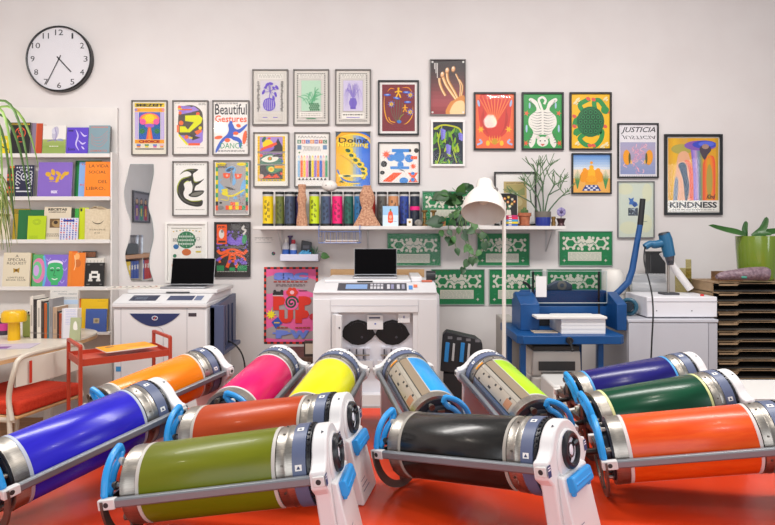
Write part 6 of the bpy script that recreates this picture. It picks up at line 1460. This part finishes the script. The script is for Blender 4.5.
# ================================================================= BLUE CUTTER
YC = 3.5
bl_ = noisy('blue_enamel', '#05437c', '#074b87', 5, .42)
Xc = lambda px, Y=YC: xat(px, Y)
t = thing('paper_cutter', 'heavy blue paper guillotine on a stand, with a raised lever', 'paper cutter', ((Xc(518) + Xc(626)) / 2, YC, 0))
bx = t.location.x; by = YC
X = lambda px, Y=YC: xat(px, Y) - bx
zt1 = zat(336, YC); zt0 = zat(344.5, YC)
w2 = X(626)
m = MB().prism([(-w2, 0.03), (-w2 + .03, 0), (w2 - .03, 0), (w2, .03), (w2, .55), (-w2, .55)], zt0, zt1, bl_, 'z'); m.build('cutting_table', t, bevel=.004)
Yb = .42
Zb = lambda py: zat(py, YC + Yb)
Xb = lambda px: xat(px, YC + Yb) - bx
m = MB().prism([(Xb(514), zt1), (Xb(514), Zb(300)), (Xb(523), Zb(290.5)), (Xb(606), Zb(290.5)), (Xb(613.5), Zb(300)), (Xb(613.5), zt1)], Yb, Yb + .07, bl_); m.build('back_frame', t, bevel=.004)
for a, b in ((513, 531), (604, 613.5)):
    Ys = .2; m = MB().prism([(Ys, zt1), (Yb, zt1), (Yb, Zb(293)), (Yb - .05, Zb(291)), (Ys, zat(304, YC + Ys))], Xb(a), Xb(b) if a < 550 else Xb(b), bl_, 'x'); m.build('side_cheek', t, bevel=.004)
MB().bb(Xb(531), Xb(605), Yb - .05, Yb - .02, zt1 + .07, zt1 + .13, bl_).build('clamp_bar', t, bevel=.004)
MB().bb(Xb(531), Xb(605), Yb - .03, Yb, zt1 + .002, zt1 + .07, '#16161a').build('blade_slot', t)
m = MB(); hz = zat(340, YC); m.lathe([(0, -.035), (.018, -.035), (.02, -.03), (.02, -.008), (.01, -.005), (.01, 0)], M('#17171b', .4), (X(568.5), 0, hz), 'y', 20); m.tube([(X(568.5), -.03, hz), (X(570), -.045, hz - .045)], .006, '#17171b', 8); m.ball((X(570), -.046, hz - .05), .01, '#17171b', 10, 8); m.build('clamp_wheel', t)
for a, b in ((523, 528.5), (602, 607.5)):
    for y in (.06, .46): MB().bb(X(a), X(b), y, y + .04, 0, zt0, bl_).build('leg', t, bevel=.003)
MB().bb(X(523), X(607), .05, .5, .36, .385, '#1b2c48').build('lower_shelf', t, bevel=.002)
# guard
gl = clear_pane('guard_acrylic', '#f4f8f8', 1.22); yg = .36
Yg = YC + yg; Xg = lambda px: xat(px, Yg) - bx; Zg = lambda py: zat(py, Yg)
MB().bb(Xg(531), Xg(607), yg, yg + .004, Zg(303), Zg(271), gl).build('clear_guard', t)
m = MB()
for xx in (531, 607): m.bb(Xg(xx) - .0012, Xg(xx) + .0012, yg - .0005, yg + .0045, Zg(303), Zg(271), M('#c9d4d4', .3))
m.bb(Xg(531), Xg(607), yg - .0005, yg + .0045, Zg(271.3), Zg(270.9), M('#c9d4d4', .3)); m.bb(Xg(531), Xg(607), yg - .0005, yg + .0045, Zg(303.2), Zg(302.6), M('#c9d4d4', .3)); m.build('guard_edge', t)
for px in (533.5, 599.5): MB().bb(Xg(px) - .006, Xg(px) + .006, yg + .006, yg + .018, zt1, Zg(270.5), '#18181c').build('guard_post', t, bevel=.002)
MB().bb(Xg(535.8), Xg(546.5), yg - .002, yg - .0005, Zg(297), Zg(276.3), '#e3dede').build('guard_label', t)
# lever
YLv = YC + .5; Xl = lambda px: xat(px, YLv) - bx; Zl = lambda py: zat(py, YLv); yl_ = .5
m = MB(); m.tube([(Xl(612), yl_ - .02, Zl(296)), (Xl(618), yl_ - .02, Zl(291)), (Xl(627), yl_ - .02, Zl(282)), (Xl(631), yl_ - .02, Zl(270)), (Xl(639), yl_ - .02, Zl(224))], [.021, .021, .022, .021, .018], bl_, 12); m.build('lever', t)
m = MB(); m.tube([(Xl(638.9), yl_ - .02, Zl(225)), (Xl(641.5), yl_ - .02, Zl(199))], [.019, .018], '#17171b', 12); m.build('lever_grip', t)
m = MB(); m.tube(catmull([(Xb(526), .3, Zb(287)), (Xb(523), .28, Zb(283)), (Xb(518), .26, Zb(280.5))], 4), .009, '#18181c', 8); m.build('adjuster_handle', t)
# paper stack
Yp = YC + .08; k = Yp / F
for i in range(7):
    w = 44 * k; o = MB().bb(-w/2, w/2, 0, .26, 0, .0125, '#e4e0de').build('paper_ream', None, (xat(583.5, Yp) + .0006 * (i % 3 - 1), Yp + .001 * (i % 2), zt1 + .0005 + i * .0126))
    tag(o, 'layer of trimmed white paper in the stack on the blue cutter', 'paper', 'paper stack on the cutter')
zt2 = zt1 + .0005 + 7 * .0126
w = 70 * k; o = MB().bb(-w/2, w/2, 0, .125, 0, .014, '#ece8e4').build('paper_sheets', None, (xat(571.5, Yp), Yp - .012, zt2 + .0005), bevel=.001); tag(o, 'wider white sheets overhanging on top of the stack on the blue cutter', 'paper')
MB().bb(-w/2 + .001, w/2 - .001, -.0005, 0, .004, .0055, '#c9c4c2').build('sheet_edge', o)
w = 24 * k; o = MB().bb(-w/2, w/2, 0, .09, 0, .004, '#cdb9a0').build('cardboard_offcut', None, (xat(548, Yp) - .006, Yp + .02, zt1 + .0005)); tag(o, 'tan cardboard offcut left of the paper stack on the blue cutter', 'cardboard'); MB().bb(-w * .4, w * .3, .02, .08, .004, .0055, '#d8cabc').build('paper_scrap', o)
# tape gun on top of cutter back
v = at(556, 287, YC + .46); t = thing('tape_dispenser', 'dark grey tape dispenser resting on the back of the blue cutter', 'tape dispenser', (v.x, YC + Yb + .035, Zb(290.5) + .0005))
MB().prism([(-.09, 0), (.1, 0), (.1, .035), (.06, .06), (0, .062), (-.05, .035), (-.09, .012)], -.025, .025, M('#3a4356', .4)).build('dispenser_body', t, bevel=.006)
MB().lathe([(.014, -.028), (.03, -.028), (.03, .028), (.014, .028)], '#6a6460', (.03, 0, .032), 'y', 20).build('tape_reel', t)
# printers below
zs_ = .3855
t = thing('desk_printer', 'grey desktop printer on the shelf under the blue cutter', 'printer', (Xc(562), YC + .09, zs_))
k = (YC + .09) / F; hh = zat(352, YC + .09) - zs_; w = 26 * k
m = MB().bb(-w, w, 0, .34, 0, hh * .55, M('#c4bdb6', .45)); m.build('body', t, bevel=.012)
MB().prism([(-w * .96, hh * .55), (w * .96, hh * .55), (w * .92, hh), (-w * .92, hh)], .02, .33, M('#d4cdc6', .45)).build('upper_housing', t, bevel=.008)
MB().bb(-w * .7, w * .7, .012, .03, hh * .66, hh * .82, '#3e3c3c').build('output_slot', t); MB().bb(-w * .6, w * .6, -.05, .02, hh * .6, hh * .63, '#77726e').build('paper_tray', t); MB().bb(-w * .8, w * .75, -.002, 0, hh * .3, hh * .34, '#3a6ab0').build('blue_line', t)
MB().bb(-w * .9, w * .9, .03, .3, hh, hh + .03, '#3c3836').build('top_lid', t, bevel=.004)
v = at(562, 395, 3.2); o = MB().bb(-.1, .1, 0, .28, 0, zat(383, 3.25), M('#d3d0cd', .4)).build('white_bin', None, (xat(569, 3.25), 3.19, 0), bevel=.012); tag(o, 'white lidded bin on the floor before the blue cutter', 'bin'); MB().bb(-.06, .06, -.003, 0, zat(392, 3.25), zat(388, 3.25), '#9a9894').build('handle', o)
o = MB().bb(0, .09, 0, .4, 0, zat(322, 4.06), noisy('grey_panel', '#b3aca7', '#bdb6b0', 6, .5)).build('drying_board', None, (xat(507, 4.06), 4.06, 0)); tag(o, 'tall grey board standing on the floor just left of the blue cutter', 'board')
MB().bb(-.004, 0, .01, .39, .02, zat(323, 4.06), '#b0a8a2').build('edge_strip', o)
# ================================================================= WHITE CABINET
YW = 3.7
x0, x1 = xat(628.5, YW), xat(718, YW); zc_ = zat(319.5, YW); xc = (x0 + x1) / 2; hw = (x1 - x0) / 2
cw = M('#bfbec6', .45)
t = thing('storage_cabinet', 'pale grey cabinet right of the blue cutter', 'cabinet', (xc, YW, 0))
MB().bb(-hw, hw, .02, .6, .05, zc_ - .02, cw).build('body', t, bevel=.004)
MB().bb(-hw - .004, hw + .004, 0, .61, zc_ - .02, zc_, cw).build('top', t, bevel=.004)
d = MB().bb(-hw + .002, hw - .06, .0, .02, .07, zc_ - .024, M('#bfbec6', .45)).build('door', t, bevel=.002)
MB().bb(hw - .056, hw - .002, .004, .02, .07, zc_ - .024, M('#b5b4bc', .45)).build('side_strip', t)
MB().bb(hw - .12, hw - .112, -.014, 0, .45, .55, '#8a8a92').build('handle', d)
MB().bb(-hw + .02, hw - .02, .04, .58, 0, .05, '#77757a').build('plinth', t)
# light box on cabinet
Yl = 3.75; z0 = zc_ + .0005
a, b = xat(647, Yl), xat(717.5, Yl); h = zat(297, Yl) - zat(318.5, Yl)
t = thing('exposure_unit', 'low white box unit lying on the pale grey cabinet', 'box', ((a + b) / 2, Yl, z0))
w = (b - a) / 2
MB().bb(-w, w, 0, .34, .006, h, M('#dfdde2', .4)).build('body', t, bevel=.006)
MB().bb(-w, w, -.003, .0, h - .03, h - .027, '#b5b3b8').build('seam', t)
for i in range(3):
    MB().lathe([(0, -.002), (.0035, -.002), (.0035, 0)], '#4a4a50', (-w + .06 + .22 * i, 0, h * .35), 'y', 10).build('screw', t)
MB().lathe([(0, 0), (.011, 0), (.011, .012), (0, .013)], M('#c82a2a', .35), (w - .07, .05, h), n=14).build('red_button', t)
for s in (-1, 1): MB().bb(s * w * .8 - .02, s * w * .8 + .02, .03, .31, 0, .006, '#3a3a3e').build('foot', t)
zb2 = z0 + h + .0005
# heat gun on post
Yh = 3.9
t = thing('heat_gun', 'teal blue heat gun clamped upright on a metal post', 'heat gun', (xat(669, Yh), Yh, zb2))
Xh = lambda px: xat(px, Yh) - t.location.x
Zh = lambda py: zat(py, Yh) - zb2
tl = M('#1f5f86', .38)
m = MB(); m.tube([(Xh(664), 0, Zh(233.5)), (Xh(666), 0, Zh(240)), (Xh(669.5), 0, Zh(256))], [.036, .04, .036], tl, 18); m.tube([(Xh(663.6), 0, Zh(232.5)), (Xh(664), 0, Zh(234.5))], [.03, .037], '#22262e', 18); m.build('motor_housing', t)
m = MB(); m.tube(catmull([(Xh(665), 0, Zh(242)), (Xh(656), 0, Zh(244.5)), (Xh(650), 0, Zh(244)), (Xh(645), 0, Zh(247))], 5), [.026] * 8 + [.022] * 8, tl, 14); m.build('grip', t)
MB().tube([(Xh(669.5), 0, Zh(256)), (Xh(670.3), 0, Zh(265))], [.03, .02], M('#6a6a72', .35, .7), 16).build('nozzle', t)
m = MB(); m.cyl((0, .01, 0), (0, .01, Zh(258)), .008, steel, 12); m.bb(-.05, .05, -.04, .05, 0, .012, '#3a3a40'); m.tube([(0, .01, Zh(262)), (0, -.03, Zh(262))], .012, '#2a2a30', 10); m.build('clamp_post', t)
m = MB(); m.tube(catmull([(Xh(645), 0, Zh(247)), (Xh(641), -.05, Zh(262)), (Xh(636), -.22, Zh(285)), (Xh(630), -.34, Zh(305)), (Xh(627.5), -.36, Zh(330)), (Xh(626), -.36, Zh(370)), (Xh(627), -.34, .3 - zb2), (Xh(628), -.33, .12 - zb2), (Xh(631), -.3, .02 - zb2), (Xh(640), -.3, .012 - zb2)], 6), .005, '#1d1d20', 6); m.build('power_cable', t)
o = MB().bb(-.06, .06, 0, .09, 0, zat(252, 4.45), '#232327').build('black_canister', None, (xat(658, 4.45), 4.45, 0), bevel=.008); tag(o, 'tall black box standing on the floor behind the heat gun', 'box'); MB().bb(-.063, .063, -.003, .093, zat(254, 4.45), zat(251.5, 4.45), '#1a1a1d').build('lid', o)
# clear roll
acr = M('#d9dade', .12); acr.node_tree.nodes['Principled BSDF'].inputs['Alpha'].default_value = .42
rr = .125
t = thing('film_roll', 'thick roll of clear plastic film lying behind the white box unit', 'roll', (1.83, 4.245, zc_ + .001), (0, 0, R(-9)))
MB().lathe([(rr, -.12), (rr, .12), (rr * .5, .12), (rr * .5, -.12), (rr, -.12)], acr, (0, 0, rr), 'x', 40).build('film', t)
MB().lathe([(.056, -.121), (.056, .121), (.05, .121), (.05, -.121), (.056, -.121)], M('#c9c0b8', .6), (0, 0, rr), 'x', 24).build('core', t)
m = MB()
for r_ in (.075, .095, .11): m.lathe([(r_, -.118), (r_, .118)], M('#d5d6da', .5), (0, 0, rr), 'x', 30, a0=R(100), a1=R(230))
m.build('wound_layers', t)
o = MB().lathe([(0, 0), (.07, 0), (.076, .05), (.077, .2), (.07, .25), (.045, .28), (0, .288)], M('#d9d3cc', .5), n=32).build('padded_roll', None, (1.568, 4.16, zc_ + .0005)); tag(o, 'rounded off-white bundle behind the lever of the blue cutter', 'bundle')
MB().tube([(.0785 * math.cos(R(a)), .0785 * math.sin(R(a)), .12) for a in range(0, 360, 20)], .003, '#b9b2aa', 6, closed=True).build('band', o)
v = at(629, 298, 3.95); t = thing('cable_reel', 'small teal cable reel on the left end of the cabinet', 'reel', (1.553, 3.86, zc_ + .0005), (0, 0, R(-30)))
MB().tube([(.045 * math.cos(R(a)), 0, .06 + .045 * math.sin(R(a))) for a in range(0, 360, 20)], .013, M('#2a5a70', .4), 10, closed=True).build('coil', t)
MB().lathe([(0, -.03), (.03, -.03), (.03, .03), (0, .03)], M('#22303a', .4), (0, 0, .06), 'y', 18).build('hub', t)
# white tube and clear plates
m = MB(); m.tube([(0, 0, .024), (-.165, .05, .27)], .024, M('#e0dcdc', .4), 20); o = m.build('cardboard_tube', None, (xat(692, 3.98), 4.0, zb2)); tag(o, 'white tube leaning diagonally behind the white box unit', 'tube'); m = MB(); m.tube([(-.1656, .0502, .271), (-.166, .0503, .2716)], .018, '#8a8684', 16); m.build('tube_end', o)
yt = clear_pane('tinted_acrylic', '#e6dfba', 1.3, .05)
for i, (px, w, h, lb) in enumerate(((684, .055, .2, 'broader clear yellowish acrylic plate behind the white tube'), (691, .018, .27, 'narrow clear acrylic plate standing beside the brown box'))):
    o = MB().bb(-w, w, 0, .006, 0, h * .82, yt).build('acrylic_plate', None, (xat(px, 4.05), 4.055 + i * .02, zb2)); o.rotation_euler = (R(-2), 0, 0); tag(o, lb, 'plate', 'acrylic plates on the cabinet')
    MB().bb(-w, w, -.0005, .0065, h * .82 - .002, h * .82, '#c4bd86').build('plate_edge', o)
# ================================================================= PAPER TRAY TOWER
YT = 3.75; k = YT / F
xa, xb = xat(719, YT), xat(719, YT) + .56
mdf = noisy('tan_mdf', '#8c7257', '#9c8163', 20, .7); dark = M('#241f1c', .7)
ztop = zat(283, YT)
t = thing('paper_rack', 'tower of tan paper trays with scooped fronts at the right edge', 'paper rack', ((xa + xb) / 2, YT, 0))
w = (xb - xa) / 2; sp = 9.85 * k
for i in range(17):
    z = ztop - i * sp
    if z < .05: break
    up_ = []; lo_ = []
    for j in range(25):
        u = j / 24; xx = -w + 2 * w * u; d = 0 if u < .2 or u > .8 else min(1, (u - .2) / .12, (.8 - u) / .12)
        d = d * d * (3 - 2 * d)
        up_.append((xx, .07 * d))
    out = up_ + [(w, .4), (-w, .4)]
    m = MB().prism(out, z - .006, z, mdf, 'z')
    m.build('tray_board', t)
    lip = [(xx, z - .02 - .004 * (yy > .05)) for xx, yy in up_[::-1]]
    vs = [(xx, yy, z) for xx, yy in up_] + [(xx, yy, z - (.017 if yy < .01 else .011)) for xx, yy in up_]
    vs2 = [(a, b_ + .006, c_) for a, b_, c_ in vs]; n_ = len(up_)
    m = MB().add(vs + vs2, [f for q in range(n_ - 1) for f in ((q, q + 1, n_ + q + 1, n_ + q), (n_ + q, n_ + q + 1, 3 * n_ + q + 1, 3 * n_ + q))], mdf); m.build('tray_lip', t)
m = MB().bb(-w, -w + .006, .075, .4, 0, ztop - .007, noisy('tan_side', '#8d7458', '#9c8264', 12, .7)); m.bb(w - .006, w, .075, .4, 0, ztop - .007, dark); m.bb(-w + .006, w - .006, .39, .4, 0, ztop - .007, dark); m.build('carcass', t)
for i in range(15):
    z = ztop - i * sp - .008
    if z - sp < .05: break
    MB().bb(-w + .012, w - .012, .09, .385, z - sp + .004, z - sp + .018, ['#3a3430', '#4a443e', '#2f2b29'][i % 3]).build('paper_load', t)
zt3 = ztop + .0005
# pot
Yp = 4.015
t = thing('potted_orchid', 'flowerless orchid with strap leaves in a glossy lime green pot', 'plant', (xat(757, Yp), Yp, zt3))
k2 = Yp / F; ph = zat(236, Yp) - zt3
limep = M('#6f862a', .18, 0, .4)
MB().lathe([(0, 0), (14 * k2, 0), (15.5 * k2, .01), (17.5 * k2, ph * .3), (19 * k2, ph * .8), (19.2 * k2, ph), (18.4 * k2, ph), (18 * k2, ph - .02), (0, ph - .03)], limep, n=48).build('pot', t)
MB().lathe([(0, ph - .02), (17.8 * k2, ph - .022)], noisy('bark_soil', '#3a2a20', '#5e4838', 60, .9, .5), n=32).build('soil', t)
og = noisy('orchid_leaf', '#284e1c', '#356226', 10, .35)
def strap(pts, w):
    pts = catmull([Vector(p) for p in pts], 6); n = len(pts); vs = []; fs = []
    for i, p in enumerate(pts):
        a, b = pts[max(0, i - 1)], pts[min(n - 1, i + 1)]; tn = (b - a).normalized(); sd = tn.cross(Vector((0, -.8, .6))).normalized(); u = i / (n - 1); ww = w * (.35 + .65 * math.sin(PI * min(1, u * .75 + .2))) * (1 if u < .9 else (1 - u) * 10 + .05); nn = sd.cross(tn).normalized()
        vs += [p - sd * ww + nn * ww * .35, p, p + sd * ww + nn * ww * .35, p - nn * .004]
    for i in range(n - 1):
        for j in range(4): l = (j + 1) % 4; fs.append((i * 4 + j, i * 4 + l, i * 4 + 4 + l, i * 4 + 4 + j))
    MB().add(vs, fs, og).build('leaf', t, ang=60)
Xp = lambda px: (px - 757) * k2
Zp = lambda py: zat(py, Yp) - zt3
strap([(Xp(746), 0, Zp(236)), (Xp(735), -.03, Zp(233)), (Xp(720), -.05, Zp(230)), (Xp(704), -.06, Zp(225.5))], .026)
strap([(Xp(747), .02, Zp(237)), (Xp(746), .02, Zp(230)), (Xp(748), .02, Zp(221))], .02)
strap([(Xp(752), -.01, Zp(237)), (Xp(760), -.02, Zp(230)), (Xp(765), -.02, Zp(217))], .024)
strap([(Xp(756), .0, Zp(237)), (Xp(768), .03, Zp(233)), (Xp(790), .05, Zp(230))], .026)
strap([(Xp(750), -.03, Zp(236.5)), (Xp(756), -.06, Zp(234)), (Xp(764), -.08, Zp(234.5))], .022)
# brown box & wrap on the rack
t = thing('wooden_box', 'small open brown wooden box at the corner of the tray tower', 'box', (xat(727, 3.95), 3.95, zt3))
w = .078; h = .06; bw_ = noisy('crate_wood', '#6a4a30', '#86603e', 12, .7)
MB().bb(-w, w, -.05, .05, 0, .006, bw_).build('bottom', t)
for q in ((-w, w, -.05, -.044), (-w, w, .044, .05), (-w, -w + .006, -.044, .044), (w - .006, w, -.044, .044)): MB().bb(*q, .006, h, bw_).build('side', t)
m = MB(); wr = noisy('bubble_wrap', '#6b5560', '#8d757e', 60, .4, .6)
m.tube(catmull([(-.16, 0, .03), (-.08, .01, .04), (.02, 0, .048), (.12, .01, .05), (.17, .0, .046)], 4), [.014, .022, .028, .032, .034, .036, .038, .042, .045, .047, .048, .049, .049, .05, .049, .046, .04], wr, 16, flat=.9); o = m.build('bubble_wrap', None, (xat(743, 3.79), 3.8, zt3 + .004)); tag(o, 'crumpled mauve roll of bubble wrap lying before the green pot', 'wrap')
m = MB(); m.tube([(-.02, -.03, .03), (.0, -.05, .03)], .008, '#3a8a78', 8); m.build('tape_piece', o)
# white table at right
t = thing('side_table', 'plain white table behind the red one at the right edge', 'table', (1.95, 2.62, 0))
MB().bb(-.5, .6, -.16, .16, .725, .75, M('#d9d5d2', .45)).build('tabletop', t, bevel=.004)
for x in (-.46, .56):
    for y in (-.12, .12): MB().bb(x - .02, x + .02, y - .02, y + .02, 0, .725, '#c8c4c2').build('leg', t)
# ================================================================= LIGHT / CAMERA
w = bpy.data.worlds.new('world'); S.world = w; w.use_nodes = True
bg = w.node_tree.nodes['Background']; bg.inputs['Color'].default_value = (.93, .95, 1, 1); bg.inputs['Strength'].default_value = .26
def area(name, loc, rot, sx, sy, e, col=(1, .95, .88)):
    l = bpy.data.lights.new(name, 'AREA'); l.shape = 'RECTANGLE'; l.size = sx; l.size_y = sy; l.energy = e; l.color = col
    o = bpy.data.objects.new(name, l); COL.objects.link(o); o.location = loc; o.rotation_euler = rot
    return o
area('ceiling_light', (-1.9, 2.3, 3.6), (R(8), 0, 0), 2.2, .4, 78, (1, .965, .925))
area('ceiling_light', (1.5, 2.3, 3.6), (R(8), 0, 0), 2.2, .4, 74, (1, .965, .925))
area('ceiling_light', (1.75, -.05, 3.6), (0, 0, 0), .4, .12, 14)
area('window_light', (-.8, -2.1, 1.9), (R(90), 0, 0), 4.4, 2.2, 72, (.93, .965, 1))
area('window_light', (4.3, .6, 1.7), (R(90), 0, R(90)), 1.0, 1.6, 34, (.88, .94, 1))
for loc, e in (((1.42, 1.06, 3.0), 14), ((-2.46, .58, 3.0), 14)):
    l = bpy.data.lights.new('pendant_lamp', 'POINT'); l.energy = e; l.shadow_soft_size = .09; l.color = (1, .9, .78)
    o = bpy.data.objects.new('pendant_lamp', l); COL.objects.link(o); o.location = loc
cam = bpy.data.cameras.new('camera'); co = bpy.data.objects.new('camera', cam); COL.objects.link(co)
co.location = (0, 0, CAMH); co.rotation_euler = (R(90), 0, 0)
cam.sensor_width = 36; cam.lens = 36 * F / 775; cam.shift_y = -(262.5 - CY) / 775; cam.clip_start = .05
S.camera = co
S.view_settings.view_transform = 'Standard'; S.view_settings.look = 'None'; S.view_settings.gamma = 1
S.view_settings.use_curve_mapping = False; S.view_settings.exposure = 0.16
